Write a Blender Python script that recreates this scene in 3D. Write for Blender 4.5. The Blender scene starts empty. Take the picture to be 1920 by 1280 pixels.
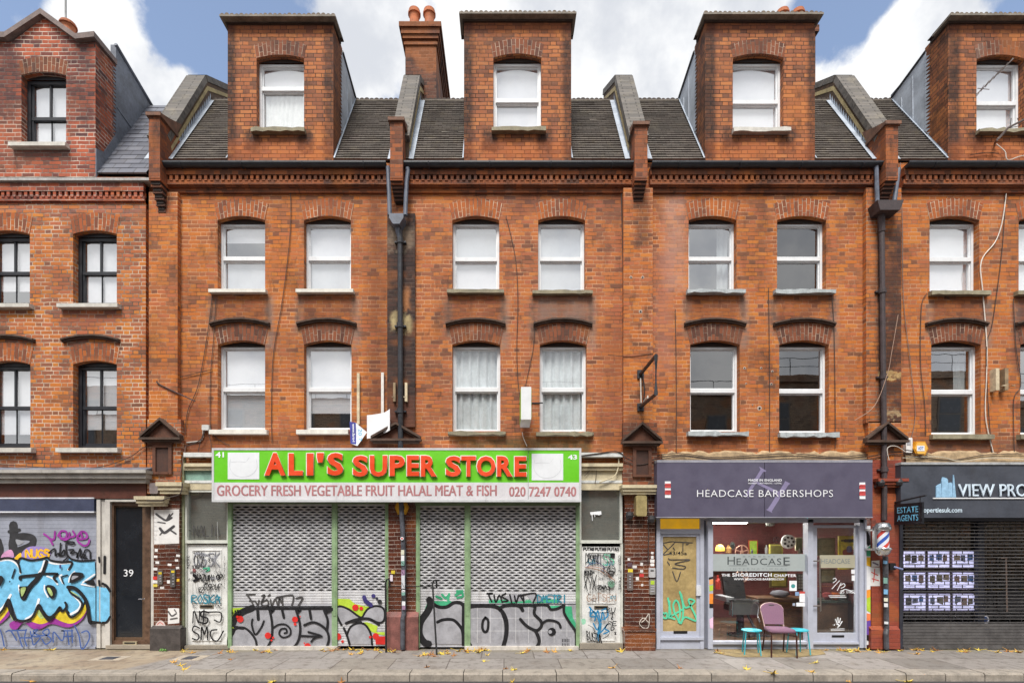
import bpy, bmesh, math, random
from mathutils import Vector, Matrix
random.seed(11)
rad = math.radians
sc = bpy.context.scene
COL = sc.collection

# ---------------------------------------------------------------- camera
CD, CZ = 10.0, 2.05                    # camera distance to the facade plane, eye height
cam_d = bpy.data.cameras.new('camera'); cam = bpy.data.objects.new('camera', cam_d); COL.objects.link(cam)
cam.location = (0, -CD, CZ); cam.rotation_euler = (rad(90), 0, 0)
cam_d.sensor_width = 36; cam_d.sensor_fit = 'HORIZONTAL'; cam_d.lens = 36*1000/1920
cam_d.shift_x = 15/1920; cam_d.shift_y = 370/1920
cam_d.clip_start = .1; cam_d.clip_end = 2000
sc.camera = cam
sc.view_settings.view_transform = 'Standard'; sc.view_settings.look = 'None'
sc.view_settings.gamma = 1; sc.view_settings.use_curve_mapping = False
sc.view_settings.exposure = 0.55
sc.cycles.max_bounces = 6; sc.cycles.transparent_max_bounces = 12
sc.cycles.diffuse_bounces = 3; sc.cycles.glossy_bounces = 3

# photograph pixel (1920 wide) -> metres on the plane at depth Y
def sx(p, Y=0.0): return (p-945)*(CD+Y)/1000
def sz(p, Y=0.0): return CZ+(1010-p)*(CD+Y)/1000

# ---------------------------------------------------------------- node helper
def S(r, g, b):
    f = lambda c: (c/255/12.92) if c/255 <= .04045 else ((c/255+.055)/1.055)**2.4
    return (f(r), f(g), f(b), 1)
class G:
    def __init__(s, nt): s.nt = nt
    def n(s, t, **k):
        o = s.nt.nodes.new(t)
        for a, b in k.items(): setattr(o, a, b)
        return o
    def put(s, sock, v):
        if v is None: return
        if isinstance(v, bpy.types.NodeSocket): s.nt.links.new(v, sock)
        elif isinstance(v, (tuple, list)) and sock.type == 'VECTOR': sock.default_value = tuple(v)[:3]
        else: sock.default_value = v
    def m(s, op, a, b=None, c=None, clamp=False):
        o = s.n('ShaderNodeMath', operation=op, use_clamp=clamp)
        s.put(o.inputs[0], a); s.put(o.inputs[1], b); s.put(o.inputs[2], c)
        return o.outputs[0]
    def v(s, op, a, b=None):
        o = s.n('ShaderNodeVectorMath', operation=op)
        s.put(o.inputs[0], a); s.put(o.inputs[1], b)
        return o.outputs['Value'] if op in ('DOT_PRODUCT', 'LENGTH') else o.outputs[0]
    def sep(s, v):
        o = s.n('ShaderNodeSeparateXYZ'); s.put(o.inputs[0], v); return o.outputs
    def xyz(s, x, y, z):
        o = s.n('ShaderNodeCombineXYZ'); s.put(o.inputs[0], x); s.put(o.inputs[1], y); s.put(o.inputs[2], z); return o.outputs[0]
    def mix(s, f, a, b, blend='MIX'):
        o = s.n('ShaderNodeMix', data_type='RGBA', blend_type=blend)
        s.put(o.inputs[0], f); s.put(o.inputs[6], a); s.put(o.inputs[7], b); return o.outputs[2]
    def mr(s, v, a, b, c=0.0, d=1.0, smooth=True):
        o = s.n('ShaderNodeMapRange', interpolation_type='SMOOTHSTEP' if smooth else 'LINEAR')
        for i, x in enumerate((v, a, b, c, d)): s.put(o.inputs[i], x)
        return o.outputs[0]
    def noise(s, vec, scale, detail=4, rough=.55):
        o = s.n('ShaderNodeTexNoise'); s.put(o.inputs['Vector'], vec)
        o.inputs['Scale'].default_value = scale; o.inputs['Detail'].default_value = detail; o.inputs['Roughness'].default_value = rough
        return o.outputs[0]
    def ramp(s, f, cols, const=False):
        o = s.n('ShaderNodeValToRGB'); e = o.color_ramp.elements
        if const: o.color_ramp.interpolation = 'CONSTANT'
        k = len(cols)
        for i, c in enumerate(cols):
            pos = i/k if const else i/max(1, k-1)
            if i < 2: e[i].position = pos; e[i].color = c
            else: q = e.new(pos); q.color = c
        s.put(o.inputs[0], f); return o.outputs[0]
    def bump(s, h, strength=.3, dist=.01):
        o = s.n('ShaderNodeBump'); o.inputs['Strength'].default_value = strength; o.inputs['Distance'].default_value = dist
        s.put(o.inputs['Height'], h); return o.outputs[0]
    def pos(s): return s.n('ShaderNodeNewGeometry').outputs['Position']
    def uv(s): return s.n('ShaderNodeUVMap', uv_map='UVMap').outputs[0]

# ---------------------------------------------------------------- sky and sun
SUN_EL, SUN_AZ = 56, 12                 # degrees; the sun stands behind the camera, a little left
w = bpy.data.worlds.new('World'); sc.world = w; w.use_nodes = True
g = G(w.node_tree); w.node_tree.nodes.clear()
sky = g.n('ShaderNodeTexSky', sky_type='NISHITA', sun_disc=False)
sky.sun_elevation = rad(SUN_EL); sky.sun_rotation = rad(180+SUN_AZ); sky.air_density = 1.0; sky.dust_density = .6; sky.ozone_density = 1.6
d = g.n('ShaderNodeTexCoord').outputs['Generated']
def sky_dir(px, py): return Vector((px-945, 1000, 1010-py)).normalized()
dens = g.m('MULTIPLY_ADD', g.noise(d, 2.6, 8, .62), 1.5, -.02)
dens = g.m('ADD', dens, g.m('MULTIPLY_ADD', g.noise(d, 7, 9, .62), 1.7, -.85))
for (px, py, r, a) in ((440, 75, 120, .66), (300, 10, 110, .55), (20, 15, 110, .6), (600, 0, 90, .25), (735, 170, 60, .45), (1240, 165, 45, .4), (1565, 50, 90, .62), (1640, 10, 90, .35), (1900, 60, 70, .3),
                        (240, 130, 110, -.5), (190, 60, 70, -.4), (1100, 80, 260, -.6), (700, 60, 110, -.5), (1480, 20, 70, -.1), (1600, 155, 110, -.7), (1725, 120, 90, -.55), (1720, 40, 70, -.4), (370, 160, 40, -.25), (90, 60, 60, -.3)):
    c = sky_dir(px, py); rr = r/1000/1.45
    k = g.mr(g.v('DOT_PRODUCT', d, tuple(c)), math.cos(rr*1.25), 1.0)
    dens = g.m('MULTIPLY_ADD', k, -a*.95, dens)
dens = g.m('ADD', dens, g.mr(g.sep(d)[1], .25, -.25, 0, .6))      # cloudier behind the camera
cov = g.mr(dens, .36, .70)
cl_sh = g.noise(g.v('ADD', d, (3.1, 1.7, .4)), 5.0, 6, .6)
cloud = g.mix(g.mr(cl_sh, .36, .60), (.50, .52, .56, 1), (.73, .735, .74, 1))
skyc = g.mix(.11, g.mix(1.0, sky.outputs[0], (.15, .15, .15, 1), 'MULTIPLY'), (.66, .67, .69, 1))
mixed = g.mix(cov, skyc, cloud)
bg = g.n('ShaderNodeBackground'); g.put(bg.inputs[0], mixed); bg.inputs[1].default_value = 1.0
wo = g.n('ShaderNodeOutputWorld'); w.node_tree.links.new(bg.outputs[0], wo.inputs[0])
sd = bpy.data.lights.new('sun', 'SUN'); sd.energy = 3.2; sd.angle = rad(22); sd.color = (1, .965, .91)
sun = bpy.data.objects.new('sun', sd); COL.objects.link(sun); sun.location = (-4, -20, 25)
sdir = Vector((-math.sin(rad(SUN_AZ))*math.cos(rad(SUN_EL)), -math.cos(rad(SUN_AZ))*math.cos(rad(SUN_EL)), math.sin(rad(SUN_EL))))
sun.rotation_euler = sdir.to_track_quat('Z', 'Y').to_euler()

# ---------------------------------------------------------------- materials
def newmat(name):
    m = bpy.data.materials.new(name); m.use_nodes = True
    return m, G(m.node_tree), m.node_tree.nodes['Principled BSDF']
_mc = {}
def M(rgb, rough=.6, metal=0.0, var=.12, scale=6, bump=0.0, spec=.5, dirt=0.0):
    """plain procedural material: base colour broken up by noise, uneven gloss"""
    key = (rgb, rough, metal, var, scale, bump, spec, dirt)
    if key in _mc: return _mc[key]
    m, g, b = newmat('paint'); p = g.pos()
    n1 = g.noise(p, scale, 6, .6); n2 = g.noise(p, scale*7, 3, .6)
    c = S(*rgb); f = g.m('ADD', g.m('MULTIPLY', n1, .7), g.m('MULTIPLY', n2, .3))
    lo = tuple(x*(1-var*1.6) for x in c[:3])+(1,); hi = tuple(min(1, x*(1+var*1.3)) for x in c[:3])+(1,)
    col = g.mix(g.mr(f, .3, .7), lo, hi)
    if dirt:
        dm = g.mr(g.noise(g.v('MULTIPLY', p, (5, 5, 1.1)), 1.0, 8, .7), .52, .75)
        col = g.mix(g.m('MULTIPLY', dm, dirt), col, S(70, 62, 54))
    g.put(b.inputs['Base Color'], col)
    g.put(b.inputs['Roughness'], g.mr(n1, .3, .7, max(.02, rough-.1), min(1, rough+.1)))
    b.inputs['Metallic'].default_value = metal; b.inputs['Specular IOR Level'].default_value = spec
    if bump: g.put(b.inputs['Normal'], g.bump(f, bump, .01))
    _mc[key] = m; return m

def stain(g, col, p3, box, colour, strength, nscale=3.0):
    """a dirt or salt stain with its own place and ragged outline on the wall (px0,px1,py0,py1,soft)"""
    a, b_, t, bt, sf = box; k = .01*sf; n = g.noise(g.v('ADD', g.pos(), (a*.013, 0, t*.017)), nscale, 6, .7)
    wob = g.m('MULTIPLY_ADD', n, .5, -.25)
    x = g.m('ADD', p3[0], g.m('MULTIPLY', wob, .35)); z = g.m('ADD', p3[2], wob)
    f = g.m('MULTIPLY', g.m('MULTIPLY', g.mr(x, sx(a)-k, sx(a)+k), g.mr(x, sx(b_)-k, sx(b_)+k, 1, 0)),
            g.m('MULTIPLY', g.mr(z, sz(bt)-k, sz(bt)+k), g.mr(z, sz(t)-k, sz(t)+k, 1, 0)))
    f = g.m('MULTIPLY', f, g.mr(n, .25, .6, .35, 1))
    return g.mix(g.m('MULTIPLY', f, strength), col, colour)

def brick(name, pal, mortar, soot=.35, salt=.2, mw=.007, rough=.85, stains=(), bumpk=.5, bl=.3375, bh=.075, contrast=1.0, flemish=True, spec=.3, sootcol=(48, 38, 34), mortar_vis=1.0, perp=.6, dull=1.0):
    m, g, b = newmat(name); uv = g.sep(g.uv()); P = g.pos(); p3 = g.sep(P)
    wob = g.m('MULTIPLY_ADD', g.noise(P, 5, 2), .02, -.01)
    vv = g.m('DIVIDE', g.m('ADD', uv[1], wob), bh); row = g.m('FLOOR', vv); fv = g.m('FRACT', vv)
    rr = g.m('FRACT', g.m('MULTIPLY', row, .5)); jit = g.n('ShaderNodeTexWhiteNoise', noise_dimensions='1D'); g.put(jit.inputs['W'], row)
    t = g.m('ADD', g.m('DIVIDE', uv[0], bl), g.m('MULTIPLY_ADD', jit.outputs[0], .12, rr))
    cell = g.m('FLOOR', t); ft = g.m('FRACT', t)
    if flemish:
        isH = g.m('GREATER_THAN', ft, .6667)
        du = g.m('MINIMUM', g.m('MINIMUM', ft, g.m('ABSOLUTE', g.m('SUBTRACT', ft, .6667))), g.m('SUBTRACT', 1.0, ft))
    else:
        isH = 0.0; du = g.m('MINIMUM', ft, g.m('SUBTRACT', 1.0, ft))
    dm = g.m('MINIMUM', g.m('MULTIPLY', du, bl), g.m('MULTIPLY', g.m('MINIMUM', fv, g.m('SUBTRACT', 1.0, fv)), bh))
    bedonly = g.m('MULTIPLY', g.m('MINIMUM', fv, g.m('SUBTRACT', 1.0, fv)), bh)
    edge = g.m('ADD', dm, g.m('MULTIPLY_ADD', g.noise(P, 40, 2), .006, -.003))
    face = g.mr(edge, mw*.55, mw*1.15)                       # 1 on the brick, 0 in the joint
    wn = g.n('ShaderNodeTexWhiteNoise', noise_dimensions='3D')
    g.put(wn.inputs['Vector'], g.xyz(g.m('MULTIPLY_ADD', cell, 2.0, isH), row, .37))
    big = g.noise(P, .55, 3)
    rv = g.m('ADD', g.m('MULTIPLY', g.m('SUBTRACT', wn.outputs[0], .5), contrast*.95), g.m('MULTIPLY_ADD', big, .5, .25), clamp=True)
    col = g.ramp(rv, [S(*c) for c in pal])
    fine = g.noise(P, 28, 5, .7)
    col = g.mix(.6, col, g.mix(1.0, col, g.ramp(fine, [(.62, .6, .6, 1), (1.25, 1.22, 1.2, 1)]), 'MULTIPLY'))
    jm = g.mix(g.mr(g.noise(P, 1.6, 5, .65), .38, .62), S(*[c*.42 for c in mortar]), S(*mortar))
    isbed = g.mr(bedonly, mw*.7, mw*1.2, 1.0, perp)
    col = g.mix(g.m('MULTIPLY', g.m('MULTIPLY', g.m('SUBTRACT', 1.0, face), mortar_vis), isbed), col, jm)
    so = g.mr(g.noise(g.v('MULTIPLY', P, (1, 1, .6)), 1.15, 9, .66), .50, .74)
    col = g.mix(g.m('MULTIPLY', so, soot), col, S(*sootcol))
    sa = g.mr(g.noise(g.v('ADD', g.v('MULTIPLY', P, (2.2, 2.2, .55)), (7, 3, 1)), 1.0, 8, .7), .56, .76)
    col = g.mix(g.m('MULTIPLY', sa, salt), col, S(196, 178, 164))
    oc = g.sep(wn.outputs[1])
    col = g.mix(g.m('MULTIPLY', g.m('MULTIPLY', g.m('GREATER_THAN', oc[0], .94), face), .55), col, S(74, 58, 54))
    rp = g.noise(g.v('ADD', g.v('MULTIPLY', P, (.8, .8, 1.25)), (2, 9, 4)), 1.0, 3, .5)
    col = g.mix(g.m('MULTIPLY', g.mr(rp, .54, .66), .34*dull), col, S(138, 90, 66))
    col = g.mix(g.m('MULTIPLY', g.mr(rp, .44, .34), .28*dull), col, S(200, 122, 68))
    sp = g.mr(g.noise(g.v('MULTIPLY', P, (7, 7, 3)), 1.0, 6, .72), .53, .70)
    col = g.mix(g.m('MULTIPLY', sp, soot*.75), col, S(*sootcol))
    for st in stains: col = stain(g, col, p3, *st)
    hs = g.n('ShaderNodeHueSaturation'); hs.inputs['Saturation'].default_value = 1.045; hs.inputs['Hue'].default_value = .502; hs.inputs['Value'].default_value = .94; g.put(hs.inputs['Color'], col); col = hs.outputs[0]
    g.put(b.inputs['Base Color'], col)
    g.put(b.inputs['Roughness'], g.mr(fine, .3, .7, rough-.12, min(1, rough+.1))); b.inputs['Specular IOR Level'].default_value = spec
    g.put(b.inputs['Normal'], g.bump(g.m('ADD', face, g.m('MULTIPLY', fine, .5)), bumpk, .008))
    return m

ORANGE = [(146, 96, 72), (168, 104, 72), (183, 110, 70), (193, 115, 66), (198, 127, 74), (182, 108, 78), (168, 108, 74)]
REDDISH = [(134, 92, 78), (160, 100, 76), (180, 108, 74), (194, 118, 68), (202, 130, 74), (186, 110, 82), (162, 108, 82)]
DORM = [(120, 82, 66), (152, 96, 72), (170, 107, 76), (180, 114, 78), (188, 124, 84), (160, 101, 76)]
BROWN, WHITE_ST, DARK_ST, MOSS = S(112, 66, 48), S(190, 170, 155), S(38, 31, 30), S(70, 66, 38)
GREY_ST = S(134, 120, 112)
def below_sills(cols, top=552, bot=600):
    r = []
    for (a, b_) in cols:
        r.append(((a, b_, top+3, bot, 6), BROWN, .62)); r.append(((b_-2, b_+14, top+4, bot+55, 7), GREY_ST, .6, 4)); r.append(((a-14, a+2, top+10, bot+30, 7), GREY_ST, .4, 4))
    return r
def drips(cols, y, l=60):
    r = []
    for i, (a, b_) in enumerate(cols):
        for k, xx in enumerate((a, b_)): r.append(((xx-5, xx+5, y, y+l*(.7+.5*((i*3+k*5) % 4)/3), 5), S(58, 46, 42), .5, 6))
    return r
B41 = brick('orange_brick', ORANGE, (222, 174, 138), .62, .12, mw=.0062, stains=below_sills([(404, 500), (566, 662)])+drips([(398, 502), (560, 663)], 552)+drips([(410, 498), (571, 660)], 410, 40)+[((345, 728, 812, 850, 7), BROWN, .65), ((345, 400, 740, 850, 20), S(120, 70, 55), .5), ((690, 728, 320, 900, 16), S(96, 56, 44), .6)])
B43 = brick('orange_red_brick', [(142, 94, 74), (164, 102, 75), (178, 108, 74), (187, 113, 72), (193, 124, 78), (176, 106, 80), (162, 104, 76)], (220, 172, 138), .66, .2, mw=.0062, stains=below_sills([(846, 940), (1005, 1104)])+drips([(841, 943), (1000, 1108)], 553, 80)+[((1125, 1168, 352, 420, 10), S(90, 62, 54), .5), ((940, 1000, 352, 380, 8), S(96, 70, 64), .5)]+[((850, 1110, 818, 850, 8), MOSS, .75), ((1010, 1100, 552, 596, 8), GREY_ST, .55), ((1130, 1170, 600, 840, 30), S(128, 76, 58), .5), ((870, 1120, 370, 395, 12), S(110, 70, 60), .5)])
B45 = brick('orange_brick_salt_streaked', ORANGE, (220, 170, 136), .58, .15, mw=.006, stains=below_sills([(1292, 1390), (1455, 1558)])+drips([(1287, 1393), (1450, 1561)], 553, 50)+[((1188, 1216, 380, 470, 7), S(60, 46, 42), .6, 5), ((1470, 1500, 352, 392, 6), S(80, 62, 58), .5)]+[((1245, 1285, 365, 545, 14), S(206, 170, 158), .35, 5), ((1228, 1262, 470, 700, 18), S(176, 120, 104), .55), ((1290, 1400, 818, 848, 7), BROWN, .6), ((1455, 1560, 818, 848, 7), BROWN, .6), ((1600, 1640, 330, 420, 14), DARK_ST, .5)])
B47 = brick('orange_brick_worn', ORANGE, (206, 168, 138), .56, .14, mw=.0056, stains=below_sills([(1748, 1846), (1912, 2010)], 558, 602)+[((1690, 1930, 822, 872, 10), S(98, 74, 66), .75), ((1900, 1925, 545, 700, 10), S(90, 70, 68), .6)])
B39 = brick('red_brick_white_pointing', REDDISH, (214, 190, 168), .3, .12, mw=.0088, bl=.33, contrast=1.05, perp=.95, stains=[((120, 225, 582, 612, 8), S(150, 92, 80), .5), ((0, 280, 392, 400, 8), S(150, 110, 110), .4)])
BARCH = brick('arch_brick', [(132, 80, 60), (156, 90, 64), (180, 104, 64), (166, 94, 66)], (214, 192, 168), .3, .15, mw=.0068, bl=.33, bh=.078, contrast=1.1)
BARCHD = brick('arch_brick_dark', [(96, 62, 52), (122, 76, 60), (142, 86, 64), (116, 74, 60)], (190, 166, 146), .45, .25, mw=.0066, bl=.33, bh=.078, contrast=1.1)
BCORN = brick('cornice_brick', [(96, 64, 52), (138, 84, 62), (164, 98, 66), (136, 84, 66)], (116, 92, 78), .9, .15, mw=.005)
BPIL = brick('soot_black_brick', [(48, 39, 39), (60, 47, 45), (76, 56, 51), (66, 51, 47), (92, 64, 54)], (98, 85, 78), .5, .12, mw=.006, contrast=1.0, stains=[((728, 776, 430, 470, 10), S(180, 160, 138), .5, 6), ((735, 745, 590, 625, 5), S(205, 185, 140), .8, 6), ((757, 772, 590, 625, 5), S(205, 185, 140), .7, 6), ((755, 770, 545, 585, 5), S(190, 130, 90), .7, 6), ((725, 780, 745, 840, 12), S(112, 70, 56), .6, 4), ((1640, 1690, 760, 800, 6), S(190, 170, 120), .5, 7)])
BGLAZE = brick('brown_glazed_brick', [(70, 40, 34), (86, 48, 38), (102, 58, 44), (78, 44, 38)], (176, 158, 146), .2, .1, mw=.006, rough=.3, flemish=True, spec=.6)
BRED = brick('red_painted_brick', [(138, 70, 58), (148, 76, 64), (158, 84, 70)], (130, 66, 58), .22, .14, mw=.006, rough=.5, contrast=.6, mortar_vis=.5, spec=.4)
def dormer_brick(name, x0, x1, wx0, wx1, extra=()):
    return brick(name, DORM, (104, 74, 58), .6, .12, mw=.0075, perp=.9, stains=[((x0-4, x0+18, 40, 305, 6), DARK_ST, .85, 4), ((x1-16, x1+4, 50, 305, 6), DARK_ST, .75, 4), ((wx0-20, wx0+10, 246, 288, 6), DARK_ST, .85, 5), ((wx1-10, wx1+20, 246, 288, 6), DARK_ST, .85, 5), ((x0, x1, 30, 66, 8), S(104, 62, 54), .5, 3), ((x0, x1, 268, 302, 10), S(188, 104, 62), .35, 3)]+list(extra))

def tile_mat(name, pal, tw, th, rough=.75, moss=.2):
    m, g, b = newmat(name); uv = g.sep(g.uv()); P = g.pos()
    row = g.m('FLOOR', g.m('DIVIDE', uv[1], th)); t = g.m('ADD', g.m('DIVIDE', uv[0], tw), g.m('MULTIPLY', row, .5))
    wn = g.n('ShaderNodeTexWhiteNoise', noise_dimensions='2D'); g.put(wn.inputs['Vector'], g.xyz(g.m('FLOOR', t), row, 0))
    col = g.ramp(wn.outputs[0], [S(*c) for c in pal])
    ft = g.m('FRACT', t); gap = g.mr(g.m('MINIMUM', ft, g.m('SUBTRACT', 1.0, ft)), .01, .04)
    col = g.mix(g.m('MULTIPLY', g.m('SUBTRACT', 1.0, gap), .7), col, S(30, 27, 25))
    col = g.mix(g.m('MULTIPLY', g.mr(g.noise(P, 3.5, 8, .7), .5, .7), moss), col, S(150, 140, 118))
    col = g.mix(.5, col, g.mix(1.0, col, g.ramp(g.noise(P, 30, 4), [(.6, .6, .6, 1), (1.3, 1.3, 1.3, 1)]), 'MULTIPLY'))
    g.put(b.inputs['Base Color'], col); b.inputs['Roughness'].default_value = rough
    g.put(b.inputs['Normal'], g.bump(g.noise(P, 35, 4), .4, .006)); return m
TILE = tile_mat('clay_roof_tiles', [(100, 94, 88), (108, 101, 95), (116, 108, 101), (105, 97, 91), (94, 87, 82)], .165, .1, moss=.3)
SLATE = tile_mat('grey_slates', [(84, 86, 96), (98, 101, 112), (110, 112, 122), (78, 80, 90)], .3, .17, .5, .1)
COPE = tile_mat('coping_tiles', [(102, 98, 94), (88, 84, 80), (114, 108, 102)], .4, .06, .8, .3)
LEAD = M((170, 179, 191), .5, .0, .18, 3, .3, dirt=.25)
LEADD = M((112, 118, 130), .5, 0, .25, 3, .3, dirt=.2)
STONE = M((196, 192, 184), .8, 0, .14, 8, .4, dirt=.35)
STONEW = M((218, 214, 204), .8, 0, .1, 8, .3, dirt=.25)
STONEM = M((142, 134, 112), .85, 0, .22, 7, .5, dirt=.55)
STONEB = M((172, 178, 180), .85, 0, .2, 9, .6, dirt=.45)
SOOTSTONE = M((80, 62, 52), .85, 0, .3, 6, .5, dirt=.3)
TERRA = M((98, 62, 46), .8, 0, .25, 6, .4, dirt=.3)
UPVC = M((224, 226, 228), .35, 0, .03, 5, dirt=.12)
BLACKW = M((38, 40, 46), .45, 0, .15, 8)
IRON = M((44, 46, 52), .45, .0, .25, 8, .2, dirt=.15)
IRONG = M((92, 98, 112), .5, 0, .25, 6, .2, dirt=.25)
IRONR = M((66, 56, 58), .7, 0, .3, 6, .4, dirt=.3)
POT = M((180, 108, 72), .8, 0, .2, 6, .3, dirt=.25)
DARKW = M((46, 36, 32), .8, 0, .25, 6)
CREAM = M((198, 186, 156), .7, 0, .15, 6, .3, dirt=.5)
INTERIOR = M((70, 66, 62), .9)
BLIND = M((232, 235, 240), .9, 0, .03, 2)
BLINDG = M((206, 212, 218), .9, 0, .05, 2)
CURT = M((198, 206, 209), .9, 0, .12, 3)
NET = M((240, 246, 246), .9, 0, .08, 10)
ALU = M((176, 180, 194), .45, .0, .06, 4, dirt=.12)
ALUD = M((120, 122, 132), .5, 0, .1, 4, dirt=.2)
GREENF = M((132, 158, 120), .55, 0, .18, 5, dirt=.4)
BLACK = M((22, 22, 24), .5); CABLE = M((62, 50, 46), .7); CABLEW = M((214, 206, 196), .6)
WHITE = M((232, 233, 236), .5, 0, .05, 5, dirt=.1)
def glass(name, refl, tint=(1, 1, 1, 1), rough=.0, gl=(1, 1, 1, 1)):
    m, g, b = newmat(name); m.node_tree.nodes.remove(b)
    tr = g.n('ShaderNodeBsdfTransparent'); tr.inputs[0].default_value = tint
    gs = g.n('ShaderNodeBsdfGlossy'); gs.inputs[0].default_value = gl; gs.inputs[1].default_value = rough
    fr = g.n('ShaderNodeLayerWeight'); fr.inputs[0].default_value = .5      # Schlick, the same from both sides of the pane
    p = g.pos(); oi = g.n('ShaderNodeObjectInfo'); wn = g.n('ShaderNodeTexWhiteNoise', noise_dimensions='1D'); g.put(wn.inputs['W'], oi.outputs['Random'])
    tilt = g.v('NORMALIZE', g.v('ADD', g.n('ShaderNodeNewGeometry').outputs['Normal'], g.v('MULTIPLY', g.v('SUBTRACT', wn.outputs[1], (.5, .5, .5)), (.05, .0, .05))))
    bn = g.n('ShaderNodeBump'); bn.inputs['Strength'].default_value = .02; bn.inputs['Distance'].default_value = .05; g.put(bn.inputs['Height'], g.noise(p, 1.5, 2)); g.put(bn.inputs['Normal'], tilt)
    g.put(gs.inputs['Normal'], bn.outputs[0])            # every pane hangs a hair out of true
    f = g.m('ADD', g.m('MULTIPLY_ADD', g.m('POWER', fr.outputs['Facing'], 5.0), .9, .05), refl, clamp=True)
    mx = g.n('ShaderNodeMixShader'); g.put(mx.inputs[0], f)
    m.node_tree.links.new(tr.outputs[0], mx.inputs[1]); m.node_tree.links.new(gs.outputs[0], mx.inputs[2])
    m.node_tree.links.new(mx.outputs[0], m.node_tree.nodes['Material Output'].inputs[0]); return m
GLASS = glass('window_glass', .36); GLASSD = glass('dim_window_glass', .16, (.92, .95, .96, 1)); GLASSC = glass('clear_window_glass', .12, (1, 1, 1, 1)); GLASSS = glass('shop_glass', .05, (.95, .96, .95, 1)); GLASSX = glass('dark_window_glass', .18, (.75, .8, .83, 1))

# ---------------------------------------------------------------- mesh builder
class MB:
    def __init__(s): s.v = []; s.f = []; s.m = []; s.u = []
    def face(s, pts, m=0, uv=None):
        i = len(s.v); s.v += [Vector(p) for p in pts]; s.f.append(list(range(i, i+len(pts)))); s.m.append(m); s.u.append(uv)
    def box(s, x0, x1, y0, y1, z0, z1, m=0):
        if x0 > x1: x0, x1 = x1, x0
        if y0 > y1: y0, y1 = y1, y0
        if z0 > z1: z0, z1 = z1, z0
        a = [(x, y, z) for x in (x0, x1) for y in (y0, y1) for z in (z0, z1)]
        for q in ((0, 1, 3, 2), (4, 6, 7, 5), (0, 4, 5, 1), (2, 3, 7, 6), (0, 2, 6, 4), (1, 5, 7, 3)): s.face([a[k] for k in q], m)
        return s
    def pbox(s, a, b, t, bt, y0, y1, m=0, ref=None):
        """box whose front outline is given in photo pixels on the plane Y=y0"""
        r = y0 if ref is None else ref
        return s.box(sx(a, r), sx(b, r), y0, y1, sz(bt, r), sz(t, r), m)
    def extr(s, poly, ax, a0, a1, m=0):
        f = {'x': lambda p, a: (a, p[0], p[1]), 'y': lambda p, a: (p[0], a, p[1]), 'z': lambda p, a: (p[0], p[1], a)}[ax]
        s.face([f(p, a0) for p in poly], m); s.face([f(p, a1) for p in reversed(poly)], m)
        n = len(poly)
        for i in range(n):
            p, q = poly[i], poly[(i+1) % n]; s.face([f(p, a0), f(p, a1), f(q, a1), f(q, a0)], m)
        return s
    def tube(s, pts, r, n=8, m=0, caps=True):
        pts = [Vector(p) for p in pts]; rs = r if isinstance(r, (list, tuple)) else [r]*len(pts); rings = []
        up = Vector((.123, .31, .9))
        for i, p in enumerate(pts):
            d = (pts[min(i+1, len(pts)-1)]-pts[max(i-1, 0)]).normalized()
            a = d.cross(up)
            if a.length < 1e-3: a = d.cross(Vector((1, 0, 0)))
            a.normalize(); b = d.cross(a)
            rings.append([p+(a*math.cos(2*math.pi*k/n)+b*math.sin(2*math.pi*k/n))*rs[i] for k in range(n)])
        for i in range(len(rings)-1):
            for k in range(n): s.face([rings[i][k], rings[i][(k+1) % n], rings[i+1][(k+1) % n], rings[i+1][k]], m)
        if caps: s.face(rings[0][::-1], m); s.face(rings[-1], m)
        return s
    def lathe(s, prof, c, n=20, m=0, ax='z'):
        def pt(r, h, k):
            a = 2*math.pi*k/n
            if ax == 'z': return (c[0]+r*math.cos(a), c[1]+r*math.sin(a), c[2]+h)
            if ax == 'y': return (c[0]+r*math.cos(a), c[1]+h, c[2]+r*math.sin(a))
            return (c[0]+h, c[1]+r*math.cos(a), c[2]+r*math.sin(a))
        for (r0, h0), (r1, h1) in zip(prof, prof[1:]):
            for k in range(n): s.face([pt(r0, h0, k), pt(r0, h0, k+1), pt(r1, h1, k+1), pt(r1, h1, k)], m)
        for (r, h) in (prof[0], prof[-1]):
            if r > 1e-4: s.face([pt(r, h, k) for k in range(n)], m)
        return s
    def build(s, name, mats, parent=None, loc=(0, 0, 0), smooth=False, weld=True):
        if not isinstance(mats, (list, tuple)): mats = [mats]
        top = parent
        while top is not None and top.parent is not None: top = top.parent
        o = Vector(top.location) if top is not None else Vector(loc)
        bm = bmesh.new(); uvl = bm.loops.layers.uv.new('UVMap')
        for pts, m, uv in zip(s.f, s.m, s.u):
            P = [s.v[i] for i in pts]
            try: f = bm.faces.new([bm.verts.new(p-o) for p in P])
            except ValueError: continue
            f.material_index = m; f.smooth = smooth; f.normal_update()
            nx, ny, nz = [abs(c) for c in f.normal]
            for k, lp in enumerate(f.loops):
                p = P[k]
                if uv: lp[uvl].uv = uv[k]
                elif ny >= nx and ny >= nz: lp[uvl].uv = (p.x, p.z)
                elif nx >= nz: lp[uvl].uv = (p.y, p.z)
                else: lp[uvl].uv = (p.x, p.y)
        if weld:
            bmesh.ops.remove_doubles(bm, verts=bm.verts, dist=1e-5)
            bmesh.ops.recalc_face_normals(bm, faces=bm.faces)
        me = bpy.data.meshes.new(name); bm.to_mesh(me); bm.free()
        for m in mats: me.materials.append(m)
        ob = bpy.data.objects.new(name, me); COL.objects.link(ob)
        if parent is not None: ob.parent = parent
        else: ob.location = o
        return ob
def thing(name, label, cat, loc, group=None):
    o = bpy.data.objects.new(name, None); COL.objects.link(o); o.location = loc; o.empty_display_size = .2
    o['label'] = label; o['category'] = cat
    if group: o['group'] = group
    return o
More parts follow.
